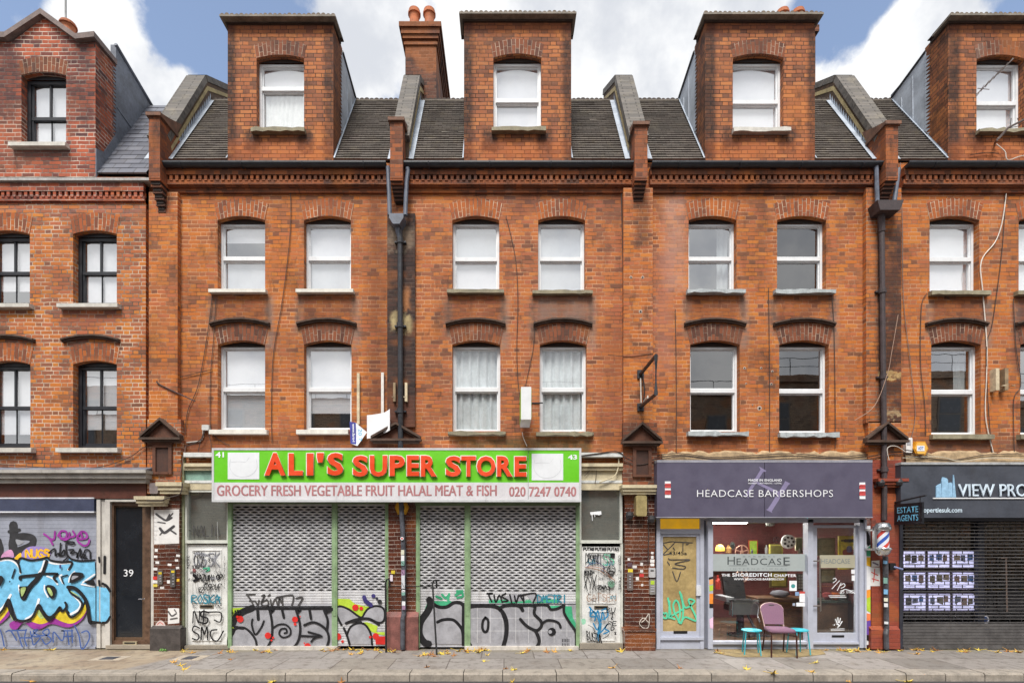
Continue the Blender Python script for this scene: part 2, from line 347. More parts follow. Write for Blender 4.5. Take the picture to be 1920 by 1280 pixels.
def tag(o, label, cat, group=None):
    o['label'] = label; o['category'] = cat
    if group: o['group'] = group
    return o
def struct(o): o['kind'] = 'structure'; return o
def lab(o, label): o['label'] = label; return o

def text(name, body, px0, px1, py0, py1, Y, mat, parent, bold=0.0, ext=0.0, depth=.004, xf=None, bevel=0.0, res=3, spacing=1.0, fat=0.0):
    cu = bpy.data.curves.new('t', 'FONT'); cu.body = body; cu.offset = bold; cu.extrude = ext; cu.bevel_depth = bevel; cu.resolution_u = res; cu.space_character = spacing; cu.space_line = .95
    cu.align_x = 'CENTER'
    ob = bpy.data.objects.new('t', cu); COL.objects.link(ob)
    dg = bpy.context.evaluated_depsgraph_get(); dg.update()
    me = bpy.data.meshes.new_from_object(ob.evaluated_get(dg)); bpy.data.objects.remove(ob); bpy.data.curves.remove(cu)
    xs = [v.co.x for v in me.vertices]; ys = [v.co.y for v in me.vertices]; zs = [v.co.z for v in me.vertices]
    x0, x1, y0, y1, z0, z1 = min(xs), max(xs), min(ys), max(ys), min(zs), max(zs)
    top = parent
    while top.parent is not None: top = top.parent
    o = Vector(top.location)
    for v in me.vertices:
        a = (v.co.x-x0)/(x1-x0); b = (v.co.y-y0)/(y1-y0); dz = 0 if z1-z0 < 1e-6 else (v.co.z-z0)/(z1-z0)
        if xf: q = Vector(xf(a, b, dz))
        else: q = Vector((sx(px0, Y)+a*(sx(px1, Y)-sx(px0, Y)), Y-depth*dz, sz(py1, Y)+b*(sz(py0, Y)-sz(py1, Y))))
        v.co = q-o
    if fat:                                               # heavier strokes: the outline laid again a little to each side
        bm = bmesh.new(); bm.from_mesh(me); base = list(bm.faces)
        for k, dx in enumerate((-fat, fat)):
            nf = bmesh.ops.duplicate(bm, geom=base)['geom']
            bmesh.ops.translate(bm, verts=[e for e in nf if isinstance(e, bmesh.types.BMVert)], vec=(dx, -.0004*(k+1), 0))
        bm.to_mesh(me); bm.free()
    me.materials.clear(); me.materials.append(mat); me.name = name
    n = bpy.data.objects.new(name, me); COL.objects.link(n); n.parent = parent; return n

# ---------------------------------------------------------------- painted strokes (graffiti, scribbles)
def crv(pts, closed=False, k=5):
    n = len(pts); out = []
    if n < 3 and not closed: return [Vector(p) for p in pts]
    for i in range(n if closed else n-1):
        g4 = [pts[(i+j-1) % n] if closed else pts[min(max(i+j-1, 0), n-1)] for j in range(4)]
        a, b, c, d_ = [Vector(p[:2]) for p in g4]
        for t in range(k):
            t /= k
            out.append(.5*((2*b)+(c-a)*t+(2*a-5*b+4*c-d_)*t*t+(3*b-a-3*c+d_)*t**3))
    if not closed: out.append(Vector(pts[-1][:2]))
    return out
class Paint:
    """paint on a wall plane; points in photo pixels (after the crop transform T)"""
    def __init__(s, Y, T=(0, 0, 1)): s.mb = MB(); s.Y = Y; s.T = T; s.layer = 0; s.mats = []
    def mi(s, mat):
        if mat not in s.mats: s.mats.append(mat)
        return s.mats.index(mat)
    def w3(s, p, y): return (sx(s.T[0]+p[0]*s.T[2], s.Y), y, sz(s.T[1]+p[1]*s.T[2], s.Y))
    def line(s, pts, wd, mat, closed=False, taper=False, sharp=False):
        c = [Vector(p) for p in pts] if sharp else crv(pts, closed)
        s.layer += 1; y = s.Y-.0008*s.layer; m = s.mi(mat); n = len(c); L = []; Rr = []
        for i, p in enumerate(c):
            if closed: dd = c[(i+1) % n]-c[i-1]
            else: dd = c[min(i+1, n-1)]-c[max(i-1, 0)]
            if dd.length < 1e-6: dd = Vector((1, 0))
            dd.normalize(); nn = Vector((-dd.y, dd.x)); h = wd/2
            if taper: h *= .35+.65*math.sin(math.pi*min(1, .12+.8*i/max(1, n-1)))
            L.append(p+nn*h); Rr.append(p-nn*h)
        for i in range(n if closed else n-1):
            j = (i+1) % n; s.mb.face([s.w3(L[i], y), s.w3(L[j], y), s.w3(Rr[j], y), s.w3(Rr[i], y)], m)
        if not closed and not taper:
            for e in (0, n-1):
                q = [c[e]+Vector((math.cos(a), math.sin(a)))*wd/2 for a in [k*math.pi/4 for k in range(8)]]
                s.mb.face([s.w3(p, y-.0002) for p in q], m)
        return s
    def fill(s, pts, mat, smooth=True):
        c = crv(pts, True, 4) if smooth else pts
        s.layer += 1; y = s.Y-.0008*s.layer; s.mb.face([s.w3(p, y) for p in c], s.mi(mat)); return s
    def dot(s, x, y, r, mat): return s.fill([(x+r*math.cos(a), y+r*math.sin(a)) for a in [k*math.pi/5 for k in range(10)]], mat, False)
    def write(s, txt, x0, y0, x1, y1, wd, mat, jit=.1, slant=0.0, lean=0.0):
        n = len(txt); cw = (x1-x0)/n
        for i, ch in enumerate(txt):
            for st in FONT.get(ch, ()):
                pts = []
                for (a, b) in st:
                    a += random.uniform(-jit, jit); b += random.uniform(-jit, jit)*.8
                    X = x0+cw*(i+.08+.8*a)+slant*(1-b)*(y1-y0); Yv = y0+b*(y1-y0)+lean*(X-x0)
                    pts.append((X, Yv))
                s.line(pts, wd*random.uniform(.8, 1.2), mat)
        return s
    def build(s, name, parent): return s.mb.build(name, s.mats, parent, weld=False)
FONT = {'A': [[(0, 1), (.5, 0), (1, 1)], [(.15, .62), (.9, .6)]], 'B': [[(0, 1), (.05, 0), (.8, .15), (.2, .48), (.95, .7), (0, 1)]], 'C': [[(1, .15), (.4, 0), (0, .5), (.4, 1), (1, .85)]],
 'D': [[(0, 1), (0, 0), (.9, .3), (.8, .8), (0, 1)]], 'E': [[(1, 0), (0, .05), (0, 1), (1, .95)], [(0, .5), (.8, .5)]], 'F': [[(1, 0), (0, 0), (0, 1)], [(0, .5), (.7, .45)]],
 'G': [[(1, .15), (.4, 0), (0, .5), (.4, 1), (1, .8), (.6, .55)]], 'H': [[(0, 0), (0, 1)], [(1, 0), (1, 1)], [(0, .5), (1, .5)]], 'I': [[(.5, 0), (.5, 1)]], 'J': [[(.8, 0), (.8, .8), (.3, 1), (0, .7)]],
 'K': [[(0, 0), (0, 1)], [(1, 0), (0, .55), (1, 1)]], 'L': [[(0, 0), (0, 1), (1, .95)]], 'M': [[(0, 1), (.15, 0), (.5, .6), (.85, 0), (1, 1)]], 'N': [[(0, 1), (0, 0), (1, 1), (1, 0)]],
 'O': [[(.5, 0), (0, .5), (.5, 1), (1, .5), (.5, 0)]], 'P': [[(0, 1), (0, 0), (1, .2), (.8, .5), (0, .55)]], 'R': [[(0, 1), (0, 0), (1, .2), (.1, .55), (1, 1)]], 'S': [[(1, .1), (.3, 0), (.1, .35), (.9, .6), (.7, 1), (0, .9)]],
 'T': [[(0, 0), (1, 0)], [(.5, 0), (.45, 1)]], 'U': [[(0, 0), (.1, .9), (.8, .9), (1, 0)]], 'V': [[(0, 0), (.5, 1), (1, 0)]], 'W': [[(0, 0), (.25, 1), (.5, .3), (.75, 1), (1, 0)]], 'X': [[(0, 0), (1, 1)], [(1, 0), (0, 1)]],
 'Y': [[(0, 0), (.5, .5)], [(1, 0), (.4, 1)]], 'Z': [[(0, 0), (1, 0), (0, 1), (1, 1)]], '1': [[(.3, .2), (.6, 0), (.5, 1)]], '7': [[(0, 0), (1, 0), (.4, 1)]], '8': [[(.5, .5), (.1, .2), (.5, 0), (.9, .2), (.5, .5), (0, .8), (.5, 1), (1, .8), (.5, .5)]],
 '*': [[(.2, .2), (.8, .8)], [(.8, .2), (.2, .8)], [(.5, .1), (.5, .9)]], '$': [[(1, .1), (.3, 0), (.1, .35), (.9, .6), (.7, 1), (0, .9)], [(.5, -.1), (.4, 1.1)]], '.': [[(.4, .95), (.5, 1)]], '!': [[(.5, 0), (.5, .7)], [(.5, .95), (.5, 1)]]}
P_BLACK = M((24, 24, 28), .5, 0, .2, 20); P_WHITE = M((236, 238, 242), .5, 0, .05); P_BLUE = M((116, 188, 226), .5, 0, .16, 9); P_PURP = M((150, 52, 150), .5, 0, .15, 9)
P_YEL = M((214, 190, 48), .5, 0, .15, 9); P_GOLD = M((244, 188, 38), .5, 0, .1); P_NAVY = M((66, 92, 152), .5, 0, .15); P_RED = M((206, 42, 36), .5, 0, .12); P_SILV = M((160, 160, 166), .42, 0, .14, 5, dirt=.25)
P_LIME = M((176, 204, 60), .5, 0, .12); P_GREEN = M((64, 166, 122), .5, 0, .15); P_TEAL = M((46, 128, 150), .5, 0, .15); P_MINT = M((92, 206, 164), .5, 0, .12); P_IND = M((58, 52, 112), .5); P_GREY = M((150, 152, 160), .5); P_BLU2 = M((44, 124, 168), .5); P_LGREEN = M((168, 190, 120), .5, 0, .2, 12); P_DGREY = M((70, 68, 68), .6, 0, .3, 6)
# ---------------------------------------------------------------- ground
def pavement_mat():
    m, g, b = newmat('paving'); uv = g.sep(g.uv()); P = g.pos(); p3 = g.sep(P)
    # two courses of big slabs across the footway, staggered
    v = g.m('DIVIDE', g.m('ADD', uv[1], 1.62), .78); row = g.m('FLOOR', v); fv = g.m('FRACT', v)
    t = g.m('ADD', g.m('DIVIDE', uv[0], .92), g.m('MULTIPLY', row, .43)); ft = g.m('FRACT', t)
    wn = g.n('ShaderNodeTexWhiteNoise', noise_dimensions='2D'); g.put(wn.inputs['Vector'], g.xyz(g.m('FLOOR', t), row, 0))
    dj = g.m('MINIMUM', g.m('MULTIPLY', g.m('MINIMUM', ft, g.m('SUBTRACT', 1.0, ft)), .92), g.m('MULTIPLY', g.m('MINIMUM', fv, g.m('SUBTRACT', 1.0, fv)), .78))
    joint = g.mr(g.m('ADD', dj, g.m('MULTIPLY_ADD', g.noise(P, 9, 4), .012, -.006)), .004, .012)
    slab = g.ramp(wn.outputs[0], [S(120, 115, 110), S(134, 128, 123), S(148, 142, 138), S(127, 122, 119), S(138, 131, 123)])
    conc = g.mix(g.mr(g.noise(P, 1.1, 6, .6), .38, .62), S(138, 121, 103), S(164, 150, 130))
    left = g.mr(g.m('ADD', p3[0], g.m('MULTIPLY', p3[1], -.35)), -5.55, -5.35)
    col = g.mix(left, conc, slab)
    col = g.mix(g.m('MULTIPLY', g.m('MULTIPLY', g.m('SUBTRACT', 1.0, joint), left), .8), col, S(84, 76, 70))
    n = g.noise(P, 2.2, 9, .68)
    col = g.mix(g.m('MULTIPLY', g.mr(g.noise(P, 6, 8, .7), .49, .64), .55), col, S(86, 78, 72))
    col = g.mix(g.m('MULTIPLY', g.mr(p3[1], -.30, -.04), .5), col, S(92, 86, 74))
    col = g.mix(g.m('MULTIPLY', g.mr(n, .5, .7), .6), col, S(112, 102, 94))
    moss = g.m('MULTIPLY', g.mr(p3[1], -.45, -.02), g.mr(g.noise(g.v('ADD', P, (4, 2, 0)), 1.4, 6, .65), .42, .62))
    col = g.mix(g.m('MULTIPLY', moss, .6), col, S(116, 108, 68))
    gum = g.n('ShaderNodeTexVoronoi'); g.put(gum.inputs['Vector'], P); gum.inputs['Scale'].default_value = 7
    col = g.mix(g.m('MULTIPLY', g.mr(gum.outputs['Distance'], .07, .1, 1, 0), .5), col, S(90, 84, 80))
    fine = g.noise(P, 45, 4, .7); col = g.mix(.5, col, g.mix(1.0, col, g.ramp(fine, [(.7, .7, .7, 1), (1.25, 1.25, 1.25, 1)]), 'MULTIPLY'))
    g.put(b.inputs['Base Color'], col); b.inputs['Roughness'].default_value = .8
    g.put(b.inputs['Normal'], g.bump(g.m('ADD', g.m('MULTIPLY', joint, 1.5), fine), .5, .008)); return m
PAVE = pavement_mat()
KERB = M((150, 142, 132), .8, 0, .22, 5, .5, dirt=.45)
ROAD = M((62, 58, 62), .85, 0, .25, 14, .6)
mb = MB(); mb.box(-300, 300, -300, 300, -.6, -.35); struct(mb.build('ground', M((110, 104, 96), .9)))
mb = MB(); mb.box(-60, 60, -12.0, -1.86, -.3, -.12); struct(mb.build('road', ROAD))
mb = MB(); mb.box(-60, 60, -1.60, .6, -.3, 0); mb.box(-60, 60, .6, 8, -.3, -.01); struct(mb.build('pavement', PAVE))
mb = MB(); x = -16.0
while x < 16:
    L = random.choice((.6, .78, .82, .9, .95)); j = random.uniform(-.006, .006); c = .022
    pr = [(-1.602, -.2), (-1.602, .004+j), (-1.86+c, .004+j), (-1.86, -.022+j), (-1.862, -.2)]
    mb.extr(pr, 'x', x+.007, x+L-.007); x += L
mb.box(-60, -16, -1.86, -1.602, -.2, 0); mb.box(16, 60, -1.86, -1.602, -.2, 0); mb.box(-16, 16, -1.85, -1.603, -.2, -.012, 1)
struct(mb.build('kerb', [KERB, M((70, 64, 58), .9)]))
mb = MB(); YL = M((206, 168, 60), .7, 0, .2, 12, dirt=.3)
for y in (-2.18, -2.38, -11.4, -11.6): mb.box(-60, 60, y-.04, y+.04, -.121, -.116)
struct(mb.build('road_marking', YL))
mb = MB(); mb.box(-60, 60, -14.6, -12.0, -.3, 0); struct(mb.build('opposite_pavement', PAVE))
# the terrace across the street, seen only as a reflection in the panes
OPB = brick('brown_street_brick', [(150, 134, 120), (166, 146, 128), (180, 158, 138)], (130, 118, 104), .4, .1)
def opposite(x0, x1, h, label, st):
    t = thing('street_building', label, 'building', ((x0+x1)/2, -15, 0), 'buildings across the street')
    mb = MB(); mb.box(x0, x1, -22, -14.6, 0, h); mb.box(x0-.1, x1+.1, -14.6, -14.45, h-.35, h-.1); mb.build('wall', OPB, t)
    n = int((x1-x0)/2.2)
    for i in range(n):
        for z in st:
            xc = x0+(i+.5)*(x1-x0)/n; f = MB(); f.box(xc-.5, xc+.5, -14.6, -14.56, z, z+1.6); w_ = f.build('window', M((120, 112, 104), .6), t)
            p = MB(); p.box(xc-.43, xc+.43, -14.56, -14.55, z+.07, z+.78); p.box(xc-.43, xc+.43, -14.56, -14.55, z+.84, z+1.53); p.build('pane', M((84, 88, 94), .2), w_)
    r = MB(); r.tube([(x0+.4, -15, h+.9), (x1-.4, -15, h+.9)], .014); r.tube([(x0+.4, -15, h+.5), (x1-.4, -15, h+.5)], .012)
    for i in range(int((x1-x0)/1.5)): r.tube([(x0+.6+i*1.5, -15, h), (x0+.6+i*1.5, -15, h+.9)], .014)
    r.build('roof_railing', IRON, t)
opposite(-22, 4.6, 8.5, 'low brown brick terrace with a roof railing across the street', (4.2, 6.3))
opposite(4.6, 26, 9.3, 'taller brown brick block facing the barber shop across the street', (3.9, 6.4))

# ---------------------------------------------------------------- houses
GRP = 'brick terraced houses above the shops'
def house(px, label): return thing('terraced_house', label, 'house', (sx(px), 0, 0), GRP)
H39 = house(139, 'terraced house with white-pointed red brick, black sash windows and a pointed gable dormer')
H41 = house(515, 'orange brick terraced house above the left half of the green super store sign')
H43 = house(975, 'orange brick terraced house above the right half of the green super store sign')
H45 = house(1430, 'orange brick terraced house above the purple barber shop sign')
H47 = house(1830, 'orange brick terraced house above the dark grey estate agency, aerial on its dormer')

def arch_z(o, x):
    xc = (o['x0']+o['x1'])/2; hw = (o['x1']-o['x0'])/2
    return o['zs']+(o['zc']-o['zs'])*(1-((x-xc)/hw)**2)
def opening(p0, p1, crown, spring, sill, Y=0.0):
    return dict(x0=sx(p0, Y), x1=sx(p1, Y), zc=sz(crown, Y), zs=sz(spring, Y), z0=sz(sill, Y), Y=Y)
def pierced(mb, x0, x1, z0, z1, Y, ops, rev=.28, m=0):
    xs = sorted({x0, x1, *[o[k] for o in ops for k in ('x0', 'x1') if x0 < o[k] < x1]})
    zs = sorted({z0, z1, *[o[k] for o in ops for k in ('z0', 'zc')]})
    for a, b in zip(xs, xs[1:]):
        for c, d_ in zip(zs, zs[1:]):
            xc, zc = (a+b)/2, (c+d_)/2
            if any(o['x0'] < xc < o['x1'] and o['z0'] < zc < o['zc'] for o in ops): continue
            mb.face([(a, Y, c), (b, Y, c), (b, Y, d_), (a, Y, d_)], m)
    for o in ops:
        N = 10; X = [o['x0']+(o['x1']-o['x0'])*i/N for i in range(N+1)]
        for a, b in zip(X, X[1:]):
            za, zb = arch_z(o, a), arch_z(o, b)
            mb.face([(a, Y, za), (b, Y, zb), (b, Y, o['zc']+1e-4), (a, Y, o['zc']+1e-4)], m)
            mb.face([(a, Y, za), (b, Y, zb), (b, Y+rev, zb), (a, Y+rev, za)], m)
        for xx in (o['x0'], o['x1']): mb.face([(xx, Y, o['z0']), (xx, Y, o['zs']), (xx, Y+rev, o['zs']), (xx, Y+rev, o['z0'])], m)
        mb.face([(o['x0'], Y, o['z0']), (o['x1'], Y, o['z0']), (o['x1'], Y+rev, o['z0']), (o['x0'], Y+rev, o['z0'])], m)
def voussoirs(parent, o, h=.33, fan=1.13, mat=None, name='brick_arch', proud=.006):
    mb = MB(); xc = (o['x0']+o['x1'])/2; hw = (o['x1']-o['x0'])/2; Y = o['Y']-proud; N = 14; s = 0
    bot = [(xc+hw*t, arch_z(o, xc+hw*t)) for t in [-1+2*i/N for i in range(N+1)]]
    top = [(xc+hw*fan*t, arch_z(o, xc+hw*t)+h-.02*t*t) for t in [-1+2*i/N for i in range(N+1)]]
    for i in range(N):
        ds = math.hypot(top[i+1][0]-top[i][0], top[i+1][1]-top[i][1]); k = o['x0']*7.3
        q = [(bot[i][0], Y, bot[i][1]), (bot[i+1][0], Y, bot[i+1][1]), (top[i+1][0], Y, top[i+1][1]), (top[i][0], Y, top[i][1])]
        mb.face(q, 0, [(k, s), (k, s+ds), (k+h, s+ds), (k+h, s)]); s += ds
        for e in ((q[0], q[1]), (q[3], q[2])): mb.face([e[0], e[1], (e[1][0], o['Y']+.05, e[1][2]), (e[0][0], o['Y']+.05, e[0][2])])
    for (b_, t_) in ((bot[0], top[0]), (bot[-1], top[-1])): mb.face([(b_[0], Y, b_[1]), (t_[0], Y, t_[1]), (t_[0], o['Y']+.05, t_[1]), (b_[0], o['Y']+.05, b_[1])])
    return mb.build(name, mat or BARCH, parent)
def hood(parent, pa, pb, pt, pe, Y=0.0):
    """arched drip ledge over a first floor window"""
    mb = MB(); N = 12; x0, x1 = sx(pa, Y), sx(pb, Y); zt, ze = sz(pt, Y), sz(pe, Y)
    for i in range(N):
        t0, t1 = -1+2*i/N, -1+2*(i+1)/N; a, b = x0+(x1-x0)*i/N, x0+(x1-x0)*(i+1)/N
        j = .004*((i*7) % 3)
        za, zb = zt-(zt-ze)*t0*t0, zt-(zt-ze)*t1*t1
        for (dy, lo, hi) in ((.085-j, -.03, .0), (.05, -.062, -.03)):
            mb.face([(a, Y-dy, za+lo), (b, Y-dy, zb+lo), (b, Y-dy, zb+hi), (a, Y-dy, za+hi)])
            mb.face([(a, Y-dy, za+lo), (b, Y-dy, zb+lo), (b, Y+.02, zb+lo), (a, Y+.02, za+lo)])
            mb.face([(a, Y-dy, za+hi), (b, Y-dy, zb+hi), (b, Y+.02, zb+hi+.015), (a, Y+.02, za+hi+.015)])
    for (xx) in (x0, x1): mb.face([(xx, Y-.08, ze-.03), (xx, Y-.08, ze), (xx, Y+.02, ze), (xx, Y+.02, ze-.06)])
    return mb.build('hood_mould', SOOTSTONE, parent)
def sill(parent, a, b, t, bt, Y, mat, proud=.1, rough_edge=0.0):
    mb = MB(); x0, x1 = sx(a, Y), sx(b, Y); z1, z0 = sz(t, Y), sz(bt, Y); N = 9
    X = [x0+(x1-x0)*i/N for i in range(N+1)]; rd = [(random.uniform(-1, 1)*rough_edge, random.uniform(-1, 1)*rough_edge) for _ in X]
    for i in range(N):
        a_, b_ = X[i], X[i+1]; fa, fb = Y-proud+rd[i][0], Y-proud+rd[i+1][0]; ta, tb = z1+rd[i][1]*.5, z1+rd[i+1][1]*.5
        mb.face([(a_, fa, z0-rd[i][1]*.6), (b_, fb, z0-rd[i+1][1]*.6), (b_, fb, tb-.02), (a_, fa, ta-.02)])
        mb.face([(a_, fa, ta-.02), (b_, fb, tb-.02), (b_, Y+.2, tb+.015), (a_, Y+.2, ta+.015)])
        mb.face([(a_, fa, z0-rd[i][1]*.6), (b_, fb, z0-rd[i+1][1]*.6), (b_, Y+.05, z0), (a_, Y+.05, z0)])
    for i, xx in ((0, x0), (N, x1)):
        mb.face([(xx, Y-proud+rd[i][0], z0), (xx, Y-proud+rd[i][0], z1-.02), (xx, Y+.2, z1+.015), (xx, Y+.05, z0)])
    return mb.build('sill', mat, parent)
def curtain(parent, x0, x1, z0, z1, y, mat, name='curtain', waves=7, amp=.025):
    mb = MB(); N = 40; ph = random.uniform(0, 6)
    pts = [(x0+(x1-x0)*i/N, y+amp*math.sin(ph+i/N*waves*6.28)+amp*.5*math.sin(i*1.7)) for i in range(N+1)]
    for (a, b) in zip(pts, pts[1:]): mb.face([(a[0], a[1], z0), (b[0], b[1], z0), (b[0], b[1], z1), (a[0], a[1], z1)])
    return mb.build(name, mat, parent, smooth=True)
def window(h, o, sl, style='white', rail=.5, up='blind', lo='blind', sill_mat=None, gl=None, rag=0.0, label=None, proud=.1):
    Y = o['Y']; x0, x1, z0, zs, zc = o['x0'], o['x1'], o['z0'], o['zs'], o['zc']; zm = z0+(zs-z0)*rail
    mb = MB(); fy = Y+.125; white = style == 'white'; fr = UPVC if white else BLACKW; w_ = .042 if white else .06
    gl = gl or GLASS
    for (a, b) in ((x0, x0+w_), (x1-w_, x1)): mb.box(a, b, fy, fy+.09, z0, zs)
    mb.box(x0+w_, x1-w_, fy, fy+.09, zs-w_, zs); mb.box(x0+w_, x1-w_, fy, fy+.09, z0, z0+w_)
    if white:
        mb.box(x0+w_, x1-w_, fy-.006, fy+.08, zm-.035, zm+.035)
        i = .022
        for (za, zb) in ((z0+w_, zm-.035), (zm+.035, zs-w_)):
            mb.box(x0+w_, x0+w_+i, fy+.03, fy+.075, za, zb); mb.box(x1-w_-i, x1-w_, fy+.03, fy+.075, za, zb)
            mb.box(x0+w_+i, x1-w_-i, fy+.03, fy+.075, za, za+i); mb.box(x0+w_+i, x1-w_-i, fy+.03, fy+.075, zb-i, zb)
    else:
        xm = (x0+x1)/2
        mb.box(x0+w_, x1-w_, fy+.02, fy+.1, zm-.03, zm+.03)
        mb.box(xm-.016, xm+.016, fy+.02, fy+.055, zm+.03, zs-w_); mb.box(xm-.016, xm+.016, fy+.06, fy+.095, z0+w_, zm-.03)
        for xx in (x0+w_, x1-w_-.03): mb.box(xx, xx+.03, fy+.03, fy+.1, z0+w_, zs-w_)
        mb.box(x0+w_, x1-w_, fy+.05, fy+.1, z0+w_, z0+w_+.05)
    hb = .1                                                      # head piece filling the arch, its dark colour standing for the shadow there
    N = 8; X = [x0+(x1-x0)*i/N for i in range(N+1)]
    for a, b in zip(X, X[1:]): mb.face([(a, Y+hb, zs), (b, Y+hb, zs), (b, Y+hb, arch_z(o, b)), (a, Y+hb, arch_z(o, a))], 1)
    wn = mb.build('window', [fr, DARKW if white else BLACKW], h)
    if label: wn['label'] = label
    for (za, zb, yy) in ((zm, zs-w_*.5, fy+.045), (z0+w_*.5, zm, fy+.06)):
        g_ = MB(); g_.face([(x0+w_*.6, yy, za), (x1-w_*.6, yy, za), (x1-w_*.6, yy, zb), (x0+w_*.6, yy, zb)]); g_.build('pane', gl, wn, weld=False)
    for (kind, za, zb) in ((up, zm, zs), (lo, z0+.02, zm)):
        if kind == 'dark': continue
        if kind in ('blind', 'blindg'):
            b_ = MB(); b_.box(x0+.01, x1-.01, fy+.1, fy+.106, za, zb); b_.build('blind', BLIND if kind == 'blind' else BLINDG, wn)
        elif kind == 'half':
            fr_ = random.uniform(.3, .55)
            b_ = MB(); b_.box(x0+.01, x1-.01, fy+.1, fy+.106, za+(zb-za)*fr_, zb); b_.build('blind', BLIND, wn)
        elif kind == 'net': curtain(wn, x0+.02, x1-.02, za, zb, fy+.12, NET, 'net_curtain', 9, .014)
        elif kind == 'curt': curtain(wn, x0+.02, x1-.02, za, zb, fy+.09, CURT, 'curtain', 6, .022)
        elif kind == 'side': curtain(wn, x0+(x1-x0)*.72, x1-.05, za, zb, fy+.2, CURT, 'curtain', 2, .02)
    if sl: sill(wn, *sl, Y, sill_mat or STONE, proud, rag)
    return wn

def shell(mb, x0, x1, ytop, m=1, back=5.5):
    """floors, rear and party walls of the house"""
    for z in (2.72, 5.86, 9.0): mb.box(x0, x1, .3, back, z, z+.18, m)
    mb.box(x0, x0+.1, .32, back, 0, ytop, m); mb.box(x1-.1, x1, .32, back, 0, ytop, m); mb.box(x0, x1, back, back+.2, 0, 11.3, m)
def front(h, p0, p1, mat, ops, zb, zt, Y=0.0):
    mb = MB(); x0, x1 = sx(p0), sx(p1); pierced(mb, x0, x1, zb, zt, Y, ops)
    mb.face([(x0, Y, zt), (x1, Y, zt), (x1, Y+.3, zt), (x0, Y+.3, zt)])
    mb.face([(x0, Y, zb), (x1, Y, zb), (x1, Y+.3, zb), (x0, Y+.3, zb)])
    for xx in (x0, x1): mb.face([(xx, Y, zb), (xx, Y, zt), (xx, Y+.3, zt), (xx, Y+.3, zb)])
    # inner leaf, so the house is closed behind the brick
    pierced(mb, x0, x1, zb, zt, Y+.3, ops, .02, 1)
    shell(mb, x0, x1, 9.2)
    return mb.build('wall', [mat, INTERIOR], h, weld=False)

def roof(h, p0, p1, cut, mat=TILE, lip=.035, Y0=-.02, Z0=9.13, Y1=1.4, Z1=11.38, gauge=.094, z_flat=11.3, lo_ext=0.0):
    """steep mansard slope of real overlapping courses, left open where the dormer stands"""
    x0, x1 = sx(p0), sx(p1); c0, c1 = cut; mb = MB()
    L = math.hypot(Y1-Y0, Z1-Z0); n = int(L/gauge); dy, dz = (Y1-Y0)/L, (Z1-Z0)/L; nn = Vector((0, -dz, dy))
    for (a, b) in ((x0, c0), (c1, x1)):
        if b-a < .02: continue
        for i in range(n+1):
            s0 = i*gauge; s1 = min(L, s0+gauge+.012)
            X = a
            while X < b-1e-4:
                wd = .165*random.choice((1, 1, 2, 2, 3)); Xn = min(b, X+wd); pr = lip+random.uniform(-.002, .003)
                def pt(xx, s, k): return (xx, Y0+dy*s+nn.y*k, Z0+dz*s+nn.z*k)
                sk = random.uniform(-.002, .002) if random.random() > .03 else random.uniform(-.02, .0)
                mb.face([pt(X, s0+sk, pr), pt(Xn, s0-sk, pr), pt(Xn, s1, .008), pt(X, s1, .008)], 0, [(X, s0+.002), (Xn, s0+.002), (Xn, s0+gauge-.002), (X, s0+gauge-.002)])
                mb.face([pt(X, s0+sk, -.01), pt(Xn, s0-sk, -.01), pt(Xn, s0-sk, pr), pt(X, s0+sk, pr)], 0, [(X, s0+.002), (Xn, s0+.002), (Xn, s0+.01), (X, s0+.01)])
                X = Xn
    # boarding under the tiles and the flat behind the ridge
    for (a, b) in ((x0, c0), (c1, x1)):
        if b-a > .02: mb.face([(a, Y0+.03, Z0-.02), (b, Y0+.03, Z0-.02), (b, Y1+.02, Z1-.04), (a, Y1+.02, Z1-.04)], 1)
    mb.box(x0, x1, Y1, 5.5, Z1-.22, Z1-.1, 1)
    r = mb.build('roof', [mat, DARKW], h, weld=False)
    return r
def ridge(parent, spans, Y, Z, r=.06, pitch=.095, name='ridge_tiles', depth=.24):
    mb = MB()
    for (a, b) in spans:
        n = max(1, int((b-a)/pitch)); p = (b-a)/n
        for i in range(n):
            xc = a+(i+.5)*p; rr = r*random.uniform(.88, 1.1); q = [(xc+rr*math.cos(t), Z+rr*math.sin(t)) for t in [math.pi*k/6 for k in range(7)]]
            mb.extr(q, 'y', Y+random.uniform(-.008, .008), Y+depth)
        mb.box(a, b, Y-.012, Y+depth-.01, Z-.03, Z+.004, 1)
    return mb.build(name, [M((74, 64, 58), .85, 0, .3, 9, .4, dirt=.3) if name == 'ridge_tiles' else M((112, 98, 84), .85, 0, .3, 9, .4, dirt=.4), M((134, 126, 116), .9, 0, .25, 8, .5, dirt=.6)], parent)

